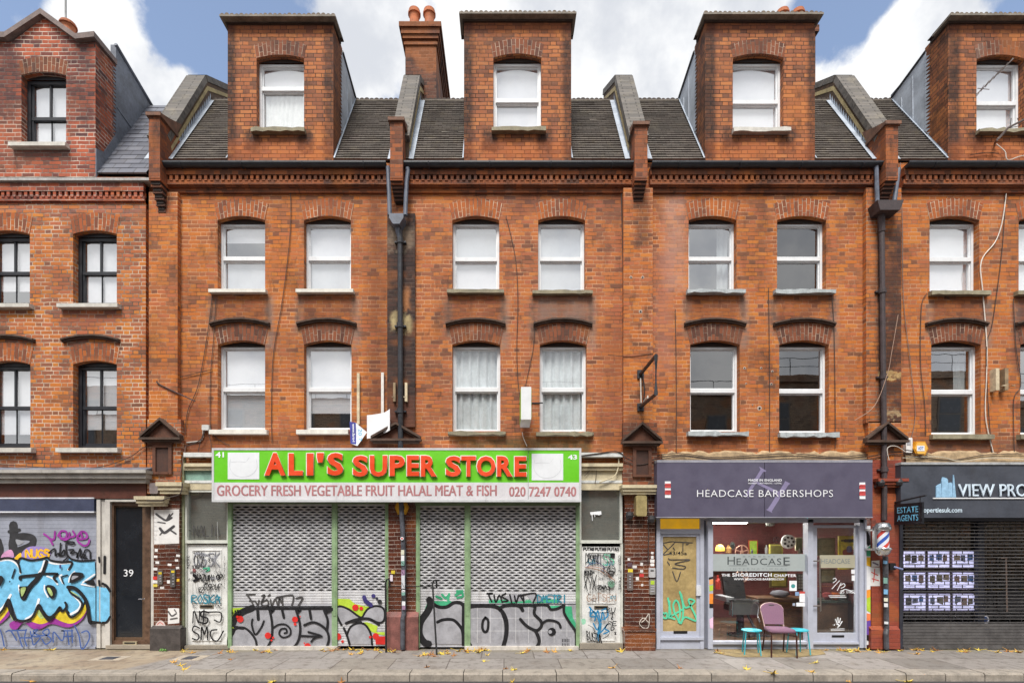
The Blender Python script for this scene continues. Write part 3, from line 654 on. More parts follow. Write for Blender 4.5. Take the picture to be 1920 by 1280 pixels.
def dormer(h, p0, p1, win, cap_t, cap_b, foot, name_mat, wkw, Y=-.05, cheek='both', cheek_mat=LEAD):
    """brick dormer: front wall with returns, lead cheeks, projecting cap with a row of bedded tiles"""
    x0, x1 = sx(p0, Y), sx(p1, Y); zt = sz(cap_b, Y); zb = sz(foot, Y); ret = .5
    o = opening(*win, Y=Y); mb = MB(); pierced(mb, x0, x1, zb, zt, Y, [o], .26)
    for xx in (x0, x1): mb.face([(xx, Y, zb), (xx, Y, zt), (xx, ret, zt), (xx, ret, zb)])
    mb.face([(x0, Y, zt), (x1, Y, zt), (x1, ret, zt), (x0, ret, zt)])
    mb.face([(x0, Y, zb), (x1, Y, zb), (x1, .12, zb), (x0, .12, zb)])
    mb.box(x0+.2, x1-.2, ret-.02, ret, zb, zt, 1)
    for xx in (x0+.2, x1-.2): mb.face([(xx, Y+.26, zb), (xx, Y+.26, zt), (xx, ret, zt), (xx, ret, zb)], 1)
    dm = mb.build('dormer', [name_mat, INTERIOR], h, weld=False)
    # cheeks
    zr = lambda y: 9.13+(y+.02)*(11.38-9.13)/1.42
    for xx, s in ((x0, -1), (x1, 1)):
        c = MB(); X = xx+s*.006; b_ = xx-s*.1
        c.extr([(ret-.03, zr(ret-.03)-.05), (ret-.03, 11.60), (1.44, 11.44), (1.44, zr(1.44)-.05)], 'x', min(X, b_), max(X, b_))
        for k in (1, 2):                                          # standing seams
            yy = ret+.3*k; c.tube([(X, yy, zr(yy)), (X, yy+.01, 11.6-.18*k)], .012, 6)
        # stepped flashing over the brick return
        zz = 9.35
        while zz < 11.5:
            c.extr([(ret-.14, zz), (ret, zz), (ret, zz+.085)], 'x', min(X, X+s*.004), max(X, X+s*.004)); zz += .075
        c.tube([(X, ret-.02, 11.62), (X, 1.46, 11.46)], .03, 6, 1)
        ch = c.build('lead_cheek', [cheek_mat, IRON], dm)
        f = MB(); yy = [-.04, .2, .45, .7, .95, 1.2, 1.42]        # soaker where the slope meets the dormer
        for a, b in zip(yy, yy[1:]):
            f.face([(X+s*.004, a, zr(a)+.0), (X+s*.004, b, zr(b)+.0), (X+s*.004, b, zr(b)+.13), (X+s*.004, a, zr(a)+.13)])
            f.face([(X, a-.03, zr(a)+.05), (X, b-.03, zr(b)+.05), (X+s*.025, b-.03, zr(b)+.045), (X+s*.025, a-.03, zr(a)+.045)])
        f.build('flashing', LEAD, dm)
    # cap
    zc = sz(cap_t, Y-.12); c = MB(); ov = .08; hh = zc-zt
    for (oa, za, zb_) in ((ov, zt+hh*.45, zc-.02), (ov*.75, zt+.02, zt+hh*.45), (ov*.35, zt-.06, zt+.02)):
        c.box(x0-oa, x1+oa, Y-oa*1.3, .34, za, zb_)
    c.box(x0+.02, x1-.02, .34, 1.46, 11.40, 11.58, 1)
    c.build('dormer_cap', [M((70, 56, 50), .85, 0, .3, 6, .4, dirt=.5), LEADD], dm)
    ridge(dm, [(x0-ov, x1+ov)], Y-.135, zc-.012, .042, .088, 'cap_tiles', .42)
    voussoirs(dm, o, .27, 1.1, BARCHD)
    wsl = wkw.pop('sl'); window(h, o, wsl, **wkw)
    return dm

def cornice(h, p0, p1, y0=303, mat=None, wp=0, gut=True):
    """gutter, brick band, dentil course and mouldings under the eaves; pixel heights from the photo"""
    mat = mat or BCORN; x0, x1 = sx(p0), sx(p1); k = y0-303; c = MB()
    Z = lambda p, Y: sz(p+k, Y)
    c.box(x0, x1, -.15, .1, Z(327, -.15), Z(311, -.15)); c.box(x0, x1, -.07, .1, Z(340, -.07), Z(327, -.15)+.0)
    c.box(x0, x1, -.125, .1, Z(345.5, -.125), Z(340, -.07)); c.box(x0, x1, -.09, .1, Z(350, -.09), Z(345.5, -.125))
    c.box(x0, x1, -.045, .1, Z(361, -.045), Z(350, -.09))
    co = c.build('cornice', mat, h)
    dn = MB(); n = int((x1-x0)/.106); p = (x1-x0)/n
    for i in range(n):
        xx = x0+(i+.28)*p; dn.box(xx, xx+p*.52, -.135-random.uniform(0, .008), -.06, Z(338.5, -.135), Z(327.5, -.135))
    dn.build('dentil_course', mat, co)
    if gut:
        gt = MB(); r = .062; zc = Z(304.5, -.24); a = [math.pi+math.pi*i/8 for i in range(9)]
        for i in range(8):
            for (ra) in (r, r-.008):
                p_, q_ = [(-.2+ra*math.cos(t), zc+ra*math.sin(t)) for t in (a[i], a[i+1])]
                gt.face([(x0, p_[0], p_[1]), (x1, p_[0], p_[1]), (x1, q_[0], q_[1]), (x0, q_[0], q_[1])])
        gt.box(x0, x1, -.27, -.255, zc-.012, zc+.016); gt.face([(x0, -.145, zc), (x1, -.145, zc), (x1, -.145, zc-.05), (x0, -.145, zc-.05)])
        for xx in (x0, x1): gt.face([(xx, -.2+r*math.cos(t), zc+r*math.sin(t)) for t in a])
        xx = x0+.5
        while xx < x1: gt.tube([(xx, -.2+(r+.006)*math.cos(t), zc+(r+.006)*math.sin(t)) for t in a], .012, 6); xx += 1.12
        gt.build('gutter', IRON, h)
    return co

def party(h, xa, xb, pier, pt, pb, pfx, mat_pier=None):
    """party wall upstand on the roof with coping, its corbelled brick pier at the eaves and lead flashing"""
    mb = MB(); prof = [(-.02, 9.0), (-.02, 9.48), (1.24, 11.68), (2.6, 12.52), (2.6, 10.4), (1.5, 10.4)]
    mb.extr(prof, 'x', xa, xb); pw = mb.build('party_wall', M((92, 74, 60), .9, 0, .3, 8, .5, dirt=.5), h)
    c = MB(); t = .11; e = .025
    def cp(p, q, m=0):
        d_ = Vector((q[0]-p[0], q[1]-p[1])).normalized(); n = Vector((-d_.y, d_.x))
        n_ = max(1, int((Vector(q)-Vector(p)).length/.3))
        for i in range(n_):
            a = Vector(p)+(Vector(q)-Vector(p))*(i/n_); b = Vector(p)+(Vector(q)-Vector(p))*((i+1)/n_)-d_*.006
            c.extr([tuple(a), tuple(b), tuple(b+n*t), tuple(a+n*t)], 'x', xa-e, xb+e)
    cp((-.02, 9.47), (1.22, 11.66)); cp((1.24, 11.68), (2.6, 12.52)); c.build('coping', COPE, pw)
    y = MB()                                                       # pale fillet under the coping
    for xx, s in ((xa, -1), (xb, 1)):
        X0, X1 = (xx-.018, xx) if s < 0 else (xx, xx+.018)
        y.extr([(.0, 9.40), (1.23, 11.58), (2.6, 12.43), (2.6, 12.37), (1.25, 11.50), (.03, 9.34)], 'x', X0, X1)
    y.build('coping_fillet', M((168, 152, 112), .9, 0, .2, 6, dirt=.4), pw)
    f = MB(); zr = lambda yy: 9.13+(yy+.02)*(11.38-9.13)/1.42
    for xx, s in ((xa, -1), (xb, 1)):
        X = xx+s*.007; st = [-.05+.075*i for i in range(20)]
        for a, b in zip(st, st[1:]):
            f.face([(X, a, zr(a)-.05), (X, b, zr(b)-.05), (X, b, zr(b)+.14), (X, a, zr(a)+.08)])
            f.face([(X, a, zr(a)+.08), (X, b, zr(b)+.14), (X, b-.02, zr(b)+.20)])
            f.face([(X, a-.03, zr(a)+.04), (X, b-.03, zr(b)+.04), (X+s*.09, b-.035, zr(b)+.03), (X+s*.09, a-.035, zr(a)+.03)])
    f.build('flashing', LEAD, pw)
    # pier and corbels
    x0, x1 = sx(pier[0], -.32), sx(pier[1], -.32); p = MB(); zt, zc = sz(pt, -.32), sz(334, -.32)
    p.box(x0, x1, -.32, .3, zc, zt)
    n = 6; zbot = sz(pb, -.1)
    for i in range(n):
        z1 = zc-(zc-zbot)*i/n; z0 = zc-(zc-zbot)*(i+1)/n; k = i/n
        p.box(x0+.02+.035*k, x1-.02-.035*k, -.31+.24*(i+.6)/n, .1, z0, z1, 1)
        p.box(x0+.035*k, x1-.035*k, -.325+.24*(i+.3)/n, .1, z1-.035, z1, 2 if i > 1 else 0)
    pr = p.build('corbelled_pier', [mat_pier, M((48, 38, 34), .9, 0, .2, 7), M((92, 62, 50), .9, 0, .3, 7, dirt=.5)], h)
    k = MB(); k.box(x0-.035, x1+.035, -.36, .18, zt, zt+.06); k.extr([(-.34, zt+.06), (.16, zt+.06), (.3, zt+.34), (-.06, zt+.17)], 'x', x0-.02, x1+.02)
    k.build('pier_cap', M((116, 84, 68), .85, 0, .3, 7, .4, dirt=.5), pr)
    return pw

def pilaster(h, p0, p1, pt, pb, mat, Y=-.1, name='pilaster', y1=.05):
    mb = MB(); mb.pbox(p0, p1, pt, pb, Y, y1); return mb.build(name, mat, h)
def pediment(h, a, b, t, bt, Y=-.1):
    """small triangular brick pediment on a pilaster: tympanum, raking and base mouldings"""
    x0, x1 = sx(a, Y), sx(b, Y); zt, zb = sz(t, Y), sz(bt, Y); xm = (x0+x1)/2; mb = MB()
    mb.extr([(x0+.05, zb), (x1-.05, zb), (xm, zt-.06)], 'y', Y-.03, Y+.02, 1)
    for s in (1, -1):
        xe = x0 if s > 0 else x1
        for (dy, lo, hi) in ((.13, .0, -.045), (.085, -.045, -.085)):
            d_ = .0; mb.extr([(xe+s*.0, zb+.07+lo), (xm, zt+lo), (xm, zt+hi), (xe+s*.0, zb+.07+hi)], 'y', Y-dy, Y)
    mb.box(x0-.01, x1+.01, Y-.14, Y, zb-.02, zb+.02); mb.box(x0+.03, x1-.03, Y-.1, Y, zb-.055, zb-.02)
    return mb.build('pediment', [SOOTSTONE, TERRA], h)
def niche(h, a, b, t, bt, Y=-.1):
    x0, x1, z1, z0 = sx(a, Y), sx(b, Y), sz(t, Y), sz(bt, Y); mb = MB(); f = .06
    mb.box(x0, x0+f, Y-.04, Y, z0, z1); mb.box(x1-f, x1, Y-.04, Y, z0, z1); mb.box(x0+f, x1-f, Y-.04, Y, z1-f, z1); mb.box(x0+f, x1-f, Y-.05, Y, z0, z0+f*.7)
    mb.box(x0+f, x1-f, Y-.012, Y, z0+f*.7, z1-f, 1); mb.box(x0-.02, x1+.02, Y-.06, Y, z1, z1+.04)
    return mb.build('terracotta_panel', [TERRA, M((74, 50, 42), .8, 0, .25, 8, .3)], h)
def capstone(h, a, b, t, bt, Y=-.12, mat=None):
    x0, x1, z1, z0 = sx(a, Y), sx(b, Y), sz(t, Y), sz(bt, Y); mb = MB(); hh = z1-z0
    for (o, za, zb) in ((.05, z1-hh*.35, z1), (.03, z1-hh*.7, z1-hh*.35), (.01, z0, z1-hh*.7)): mb.box(x0-o, x1+o, Y-.1-o*1.5, .0, za, zb)
    return mb.build('capstone', mat or CREAM, h)

# ---- house 39
Yh = -.085
ops39 = [opening(137, 219, 432, 439, 571, Yh), opening(-27, 56, 432, 439, 571, Yh), opening(137, 219, 676, 683, 839, Yh), opening(-27, 57, 676, 683, 839, Yh), opening(-190, -108, 432, 439, 571, Yh), opening(-190, -108, 676, 683, 839, Yh)]
front(H39, -330, 279, B39, ops39, 3.05, sz(338), Yh)
wk = dict(style='black', sill_mat=STONE, proud=.11)
window(H39, ops39[0], (115, 228, 571, 580), up='blind', lo='blind', rail=.5, **wk); window(H39, ops39[1], (-50, 64, 571, 580), up='blind', lo='half', rail=.5, **wk)
window(H39, ops39[2], (113, 228, 839, 849), up='blind', lo='half', rail=.5, **wk); window(H39, ops39[3], (-50, 68, 839, 849), up='blind', lo='half', rail=.5, **wk)
window(H39, ops39[4], (-212, -100, 571, 580), **wk); window(H39, ops39[5], (-212, -100, 839, 849), **wk)
for i, o in enumerate(ops39):
    voussoirs(H39, o, .33, 1.14, BARCH)
hood(H39, 119, 226, 629, 637, Yh); hood(H39, -46, 67, 629, 637, Yh)
cornice(H39, -330, 279, 334, brick('weathered_cornice_brick', [(104, 62, 56), (150, 82, 66), (176, 96, 72), (156, 90, 78)], (190, 170, 158), .4, .35, mw=.007), gut=False)
mb = MB(); mb.pbox(-330, 279, 333, 338, -.2, .12); mb.build('eaves_flashing', M((164, 162, 160), .7, 0, .2, 5, .3, dirt=.4), H39)
# slate roof and pointed dormer
dx0, dx1 = sx(-14, Yh), sx(179, Yh)
roof(H39, -330, 279, (dx0+.05, dx1-.05), SLATE, .016, -.06, 8.86, 1.4, 11.3, .17)
D39M = brick('gable_brick', [(92, 62, 62), (136, 76, 66), (170, 92, 72), (186, 102, 78), (150, 88, 76)], (214, 196, 182), .4, .14, mw=.009, stains=[((-14, 40, 90, 230, 10), S(70, 52, 54), .65, 5), ((128, 182, 80, 240, 12), S(64, 48, 50), .6, 5), ((30, 135, 280, 300, 6), S(120, 104, 98), .5)])
o = opening(40, 124, 135, 142, 273, Yh); mb = MB(); zb = sz(334, Yh); zsh = sz(79, Yh)
pierced(mb, dx0, dx1, zb, zsh, Yh, [o], .26)
xm = sx(83, Yh); mb.face([(sx(22, Yh), Yh, zsh), (sx(144, Yh), Yh, zsh), (xm, Yh, sz(33, Yh))])
for xx in (dx0, dx1): mb.face([(xx, Yh, zb), (xx, Yh, zsh), (xx, .46, zsh), (xx, .46, zb)])
mb.box(dx0+.2, dx1-.2, .44, .46, zb, zsh, 1); mb.face([(dx0, Yh, zsh), (dx1, Yh, zsh), (dx1, .46, zsh), (dx0, .46, zsh)])
dm = mb.build('dormer', [D39M, INTERIOR], H39, weld=False)
c = MB(); GC = M((124, 110, 106), .85, 0, .25, 8, .4, dirt=.4)
def rake(pts, th=.1):
    for p, q in zip(pts, pts[1:]):
        c.extr([(sx(p[0], Yh), sz(p[1], Yh)-th), (sx(q[0], Yh), sz(q[1], Yh)-th), (sx(q[0], Yh), sz(q[1], Yh)), (sx(p[0], Yh), sz(p[1], Yh))], 'y', Yh-.09, .42)
rake([(-22, 68), (16, 68), (83, 24), (148, 71), (183, 67)])
c.build('gable_coping', GC, dm)
zr39 = lambda y: 8.86+(y+.05)*(11.3-8.86)/1.45
for xx, s in ((dx0, -1), (dx1, 1)):
    c = MB(); X0, X1 = sorted((xx+s*.006, xx-s*.1)); Xf = xx+s*.006
    c.extr([(.43, zr39(.43)-.05), (.43, sz(84, .43)), (1.62, 11.32), (1.42, 11.2)], 'x', X0, X1)
    zz = 9.1
    while zz < 11.2: c.extr([(.33, zz), (.44, zz), (.44, zz+.07)], 'x', *sorted((Xf, Xf+s*.004))); zz += .075
    c.tube([(Xf, .42, sz(84, .43)), (Xf, 1.62, 11.34)], .035, 6); c.tube([(Xf, .45, 10.5), (Xf+s*.01, 1.1, 10.35)], .012, 6); c.tube([(Xf, .75, 10.35), (Xf, 1.0, 9.9)], .01, 6)
    c.extr([(-.09, zb), (.46, zr39(.46)), (.46, zr39(.46)+.3), (.1, zb+.62), (-.09, zb+.55)], 'x', *sorted((Xf, Xf+s*.012)))
    c.build('lead_cheek', LEADD, dm)
voussoirs(dm, o, .28, 1.1, BARCHD); window(H39, o, (25, 131, 272, 281), rail=.47, **wk)

# ---- houses 41, 43, 45, 47
def fill_house(h, p0, p1, mat, F2, F1, zb=2.98):
    ops = []; 
    for (a, b, sa, sb, st, sbt, kw) in F2: ops.append(opening(a, b, 405, 413, st))
    for (a, b, sa, sb, st, sbt, kw) in F1: ops.append(opening(a, b, 638, 646, st))
    front(h, p0, p1, mat, ops, zb, sz(305))
    for o, (a, b, sa, sb, st, sbt, kw) in zip(ops, F2+F1):
        kw = dict(kw); window(h, o, (sa, sb, st, sbt), **kw)
        f1 = o['zc'] < 7; voussoirs(h, o, .32 if f1 else .33, 1.14, BARCHD if f1 else BARCH)
        if f1: hood(h, a-12, b+10, 598, 607)
fill_house(H41, 279, 740, B41,
  [(408, 497, 396, 502, 544, 552, dict(up='half', lo='blindg', sill_mat=STONEW)), (570, 658, 558, 665, 544, 552, dict(up='blind', lo='blindg', sill_mat=STONEW))],
  [(408, 497, 397, 504, 805, 815, dict(up='blind', lo='blindg', sill_mat=STONEW, rail=.49)), (570, 659, 559, 655, 805, 815, dict(up='blind', lo='half', sill_mat=STONEW, rail=.49))])
fill_house(H43, 740, 1200, B43,
  [(848, 936, 839, 945, 544, 553, dict(up='blindg', lo='blind', sill_mat=STONEM, rag=.012, rail=.49)), (1009, 1097, 998, 1110, 546, 554, dict(up='blindg', lo='blindg', sill_mat=STONEM, rag=.012))],
  [(848, 938, 841, 948, 808, 817, dict(up='curt', lo='curt', sill_mat=STONEM, rag=.03, gl=GLASSC, rail=.5)), (1012, 1100, 1005, 1112, 809, 818, dict(up='curt', lo='curt', sill_mat=STONEM, rag=.03, gl=GLASSC, rail=.5))])
fill_house(H45, 1200, 1650, B45,
  [(1291, 1381, 1286, 1394, 545, 553, dict(up='side', lo='side', sill_mat=STONEB, rag=.025)), (1457, 1549, 1449, 1562, 545, 553, dict(up='dark', lo='dark', sill_mat=STONEB, rag=.025, gl=GLASSX))],
  [(1294, 1387, 1287, 1400, 809, 818, dict(up='dark', lo='dark', sill_mat=STONEB, rag=.03, gl=GLASSX, rail=.49)), (1461, 1554, 1458, 1568, 811, 820, dict(up='dark', lo='dark', sill_mat=STONEB, rag=.03, gl=GLASSX, rail=.49))])
fill_house(H47, 1650, 2110, B47,
  [(1743, 1836, 1740, 1850, 547, 556, dict(up='blind', lo='blind', sill_mat=STONEM, rag=.012)), (1910, 2000, 1900, 2010, 547, 556, dict(sill_mat=STONEM))],
  [(1746, 1839, 1742, 1857, 814, 824, dict(up='side', lo='dark', sill_mat=STONEM, rag=.012, rail=.49)), (1913, 2003, 1905, 2015, 814, 824, dict(up='dark', lo='dark', sill_mat=STONEM, rail=.49))])
# pilasters between the bays
lab(pilaster(H41, 279, 333, 360, 786, B41), 'flat orange brick pilaster'); lab(pilaster(H43, 726, 778, 400, 800, BPIL, -.06), 'soot-blackened brick pilaster behind the downpipe')
pilaster(H45, 1169, 1224, 352, 792, B45); lab(pilaster(H47, 1624, 1690, 352, 792, brick('sooty_right_pilaster', ORANGE, (170, 150, 130), .5, .1, stains=[((1636, 1690, 440, 800, 8), S(56, 42, 40), .88, 3), ((1640, 1690, 700, 712, 3), S(200, 170, 120), .8, 7), ((1645, 1688, 775, 785, 4), S(206, 180, 140), .7, 7)])), 'brick pilaster blackened down its right side')
for h, a, b in ((H41, 302, 729), (H43, 757, 1188), (H45, 1216, 1655), (H47, 1685, 2110)): cornice(h, a, b)
party(H41, -6.60, -6.26, (279, 300), 219, 404, 0, BCORN); party(H43, -2.07, -1.78, (731.5, 755), 228, 378, 0, BCORN)
party(H45, 2.35, 2.66, (1190, 1214), 236, 380, 0, BCORN); party(H47, 6.95, 7.28, (1661, 1684), 235, 382, 0, BCORN)
RB = []
for h, p0, p1, d0, d1, win, cap, sl, kw in (
  (H41, 305, 740, 427, 625, (481, 570, 103, 110, 243), (29, 41), (474, 574, 244, 253), dict(up='blind', lo='net', rail=.65, sill_mat=STONEM, rag=.015)),
  (H43, 755, 1195, 870, 1071, (925, 1015, 101, 109, 243), (24, 37), (922, 1023, 243, 252), dict(up='blind', lo='blind', rail=.48, sill_mat=STONEM, rag=.012)),
  (H45, 1200, 1652, 1322, 1528, (1374, 1469, 101, 109, 243), (25, 38), (1372, 1478, 244, 253), dict(up='blind', lo='blind', rail=.46, sill_mat=STONE, rag=.012)),
  (H47, 1684, 2110, 1778, 1985, (1831, 1921, 103, 111, 246), (27, 40), (1829, 1925, 246, 254), dict(up='blind', lo='blind', rail=.46, sill_mat=STONEM, rag=.02))):
    c0, c1 = sx(d0, -.05), sx(d1, -.05); r_ = roof(h, p0, p1, (c0, c1)); RB.append(r_)
    ridge(r_, [(sx(p0), c0), (c1, sx(p1))], 1.38, 11.40)
    kw = dict(kw); kw['sl'] = sl
    dormer(h, d0, d1, win, cap[0], cap[1], 302, dormer_brick('dormer_brick', d0, d1, win[0], win[1]), kw)
# chimney behind house 43
def pot(c, x, y, z, h, r):
    c.lathe([(r*.9, 0), (r*.82, h*.6), (r*.92, h*.78), (r*1.12, h*.8), (r*1.12, h*.88), (r*.98, h*.9), (r*.98, h), (r*.8, h), (r*.75, h*.7)], (x, y, z), 18)
BCH = brick('chimney_brick', [(66, 50, 47), (100, 68, 58), (126, 84, 66), (88, 62, 56)], (130, 104, 90), .5, .1, mw=.006)
yc = 1.7; x0, x1 = sx(760, yc), sx(818, yc); zt = sz(50, yc); c = MB()
c.box(x0, x1, yc, yc+2.3, 10.6, zt-.42)
for i, (e, za, zb_) in enumerate(((.03, .42, .36), (.0, .36, .3), (.05, .3, .22), (.08, .22, .1), (.12, .1, .0))): c.box(x0-e, x1+e, yc-e, yc+2.3+e, zt-za, zt-zb_)
ch = lab(c.build('chimney', BCH, RB[1]), 'tall brick chimney stack with two clay pots')
for i, px in enumerate((777, 805)):
    c = MB(); pot(c, sx(px, yc+.13), yc+.13, zt-.03, .5, .125); pp = c.build('chimney_pot', POT, H43)
    # a pot is part of the house (third level is taken by the stack)
yc = 2.6; c = MB(); c.box(sx(1445, yc), sx(1529, yc), yc, yc+.9, 11, sz(62, yc)); c.box(sx(1441, yc), sx(1534, yc), yc-.05, yc+.95, sz(62, yc), sz(50, yc)); c.build('chimney', BCH, RB[2])
for px in (1467, 1496): c = MB(); pot(c, sx(px, yc+.15), yc+.15, sz(50, yc), .5, .14); c.build('chimney_pot', POT, H45)
yc = 2.4; c = MB(); c.box(sx(100, yc), sx(150, yc), yc, yc+.8, 11, sz(72, yc)); c.build('chimney', BCH, H39)
c = MB(); pot(c, sx(128, yc+.15), yc+.15, sz(62, yc), .36, .16); c.build('chimney_pot', POT, H39)

# old drilled fixings in the brickwork of number 45
for (px, py, r, y) in ((1183, 520, .022, -.1), (1205, 520, .022, -.1), (1201, 584, .026, -.1), (1202, 598, .014, -.1), (1396, 690, .02, 0), (1427, 690, .018, 0), (1424, 765, .034, 0), (1424, 797, .02, 0), (1399, 719, .014, 0), (1448, 696, .018, 0), (1446, 720, .02, 0), (1411, 759, .012, 0)):
    c = MB(); c.lathe([(0, -.012), (r*.5, -.012), (r*.6, -.003)], (sx(px, y), y, sz(py, y)), 10, 0, 'y'); c.lathe([(r*.6, -.004), (r*1.3, -.002), (r*1.4, .01)], (sx(px, y), y, sz(py, y)), 10, 1, 'y'); c.build('drilled_hole', [M((30, 26, 26), .9), M((176, 160, 148), .9)], H45)

# rough cement fillets on the brick above the two right-hand shopfronts
for h_, a, b in ((H45, 1240, 1636), (H47, 1694, 2110)):
    c = MB(); N = 40; X = [sx(a)+(sx(b)-sx(a))*i/N for i in range(N+1)]; tp = [sz(846)+random.uniform(-.035, .03) for _ in X]
    for i in range(N):
        p, q = X[i], X[i+1]; z0 = sz(868)
        c.face([(p, -.07, z0), (q, -.07, z0), (q, -.05, tp[i+1]-.05), (p, -.05, tp[i]-.05)]); c.face([(p, -.05, tp[i]-.05), (q, -.05, tp[i+1]-.05), (q, .01, tp[i+1]), (p, .01, tp[i])])
    c.build('cement_fillet', M((168, 144, 112), .95, 0, .25, 9, .7, dirt=.5), h_)
# ================================================================ shopfronts
def frame_door(h, a, b, t, bt, Y, mat, rail, panelmat, name='door', glass_mat=None, foot=.0, label=None):
    """door leaf: stiles, rails and an inset panel or pane"""
    x0, x1, z1, z0 = sx(a, Y), sx(b, Y), sz(t, Y), max(.01, sz(bt, Y)); l, r, tp, bm_ = rail
    mb = MB(); mb.box(x0, x0+l, Y, Y+.05, z0, z1); mb.box(x1-r, x1, Y, Y+.05, z0, z1); mb.box(x0+l, x1-r, Y, Y+.05, z1-tp, z1); mb.box(x0+l, x1-r, Y, Y+.05, z0, z0+bm_)
    d_ = mb.build(name, mat, h)
    if label: d_['label'] = label
    p = MB(); p.box(x0+l, x1-r, Y+.02, Y+.028, z0+bm_, z1-tp); p.build('pane' if glass_mat else 'panel', glass_mat or panelmat, d_)
    return d_
# ---- house 39: solid shutter, door 39, glazed pilaster
mb = MB(); mb.pbox(-330, 273, 880, 886, -.34, -.0); mb.pbox(-330, 273, 886, 896, -.28, 0); mb.pbox(-330, 273, 896, 905, -.22, 0)
mb.extr([(-.34, sz(880, -.34)), (-.05, sz(876, 0)), (0, sz(870, 0)), (0, sz(882, 0))], 'x', sx(-330), sx(273, -.3), 1)
mb.build('shopfront_cornice', [M((168, 164, 158), .6, 0, .15, 5, dirt=.4), LEADD], H39)
mb = MB(); mb.pbox(-330, 274, 905, 934, -.1, 0); mb.build('fascia_board', M((92, 50, 38), .5, 0, .2, 5, .2, dirt=.3), H39)
mb = MB(); mb.pbox(-330, 176, 934, 959, -.12, .02, 0); mb.pbox(-330, 176, 932, 934.5, -.125, 0, 1); mb.pbox(-330, 176, 958, 960.5, -.125, 0, 1); mb.build('shutter_box', [M((62, 68, 92), .45, 0, .12, 5, dirt=.2), M((206, 208, 216), .5)], H39)
mb = MB(); Y39 = -.05
SH = M((150, 154, 168), .5, 0, .1, 3, .1, dirt=.25)
zt_, n = sz(960, Y39), 34
for i in range(n):
    z1 = zt_*(n-i)/n; z0 = zt_*(n-i-1)/n
    mb.box(sx(-330), sx(181, Y39), Y39-.004*(1 if i % 2 else .4), Y39+.03, z0+.002 if i < n-1 else .03, z1)
mb.box(sx(-330), sx(181, Y39), Y39-.03, Y39+.03, .012, .05)
shut39 = lab(mb.build('roller_shutter', SH, H39), 'solid grey shutter covered in a pale blue graffiti piece')
mb = MB(); mb.pbox(181, 188, 936, 1214, -.09, .03); mb.pbox(188, 197, 936, 1214, -.06, .03); mb.pbox(197, 206, 936, 1214, -.09, .03); mb.build('shutter_post', M((196, 192, 186), .55, 0, .1, 6, dirt=.4), H39)
WOOD = M((94, 70, 54), .55, 0, .3, 9, .3, dirt=.45)
mb = MB(); yy = -.04
for (a, b, t, bt) in ((206, 213, 940, 1214), (271, 282, 940, 1214), (213, 271, 940, 947), (213, 271, 1200, 1214)): mb.pbox(a, b, t, bt, yy, .08)
mb.pbox(283, 288, 948, 1200, -.1, .05, 1); mb.pbox(206, 282, 936, 940, yy-.05, .08, 1); mb.pbox(198, 284, 1209, 1216, -.12, .1, 2)
mb.build('door_frame', [WOOD, M((196, 192, 186), .55, 0, .1, 6, dirt=.3), M((150, 140, 126), .85, dirt=.5)], H39)
DG = M((30, 34, 40), .12, 0, .15, 3, spec=.6)
dr = frame_door(H39, 213, 271, 947, 1200, -.005, M((96, 74, 56), .5, 0, .2, 6), (.03, .04, .03, .06), DG, label='dark glazed door with white house number 39')
dp = [o for o in dr.children][0]
text('number', '39', 232, 250, 1067, 1080, .01, P_WHITE, dr, .0)
mb = MB(); mb.tube([(sx(272), -.06, sz(1122)), (sx(264), -.06, sz(1122))], .011); mb.tube([(sx(272), -.06, sz(1122)), (sx(272), 0, sz(1122))], .011); mb.lathe([(.028, 0), (.028, .01), (0, .012)], (sx(273.5), -.02, sz(1122)), 12, 0, 'y')
for py in (1094, 1112, 1128): mb.lathe([(.016, -.01), (.016, 0)], (sx(273.5), -.005, sz(py)), 10, 0, 'y')
mb.build('handle', M((200, 200, 205), .25, 1.0), dr)
mb = MB(); mb.pbox(230, 256, 1202, 1208, -.02-.05, .0); mb.pbox(233, 253, 1203.5, 1206, -.024-.05, 0, 1); mb.build('letter_box', [M((180, 168, 140), .5, .4), BLACK], dr)
lab(pilaster(H41, 288, 337, 925, 1178, BGLAZE, -.12), 'brown glazed brick pilaster pasted with posters'); 
mb = MB(); mb.pbox(281, 338, 1178, 1222, -.2, .05); mb.extr([(-.2, sz(1178, -.2)), (-.12, sz(1172, -.12)), (-.1, sz(1172, -.12)), (-.1, sz(1180, -.2))], 'x', sx(281, -.2), sx(338, -.2)); mb.build('plinth', M((70, 64, 62), .7, 0, .3, 6, .4, dirt=.3), H41)
mb = MB(); mb.pbox(276, 339, 786, 925, -.1, .05); mb.build('pilaster', B39, H41)
pediment(H41, 270, 344, 785, 824); niche(H41, 288, 324, 833, 889); capstone(H41, 308, 346, 905, 926); capstone(H41, 268, 314, 931, 949)
mb = MB(); mb.pbox(338, 345, 855, 1214, -.06, .05); mb.build('shop_post', M((128, 132, 104), .7, 0, .3, 5, .3, dirt=.5), H41)

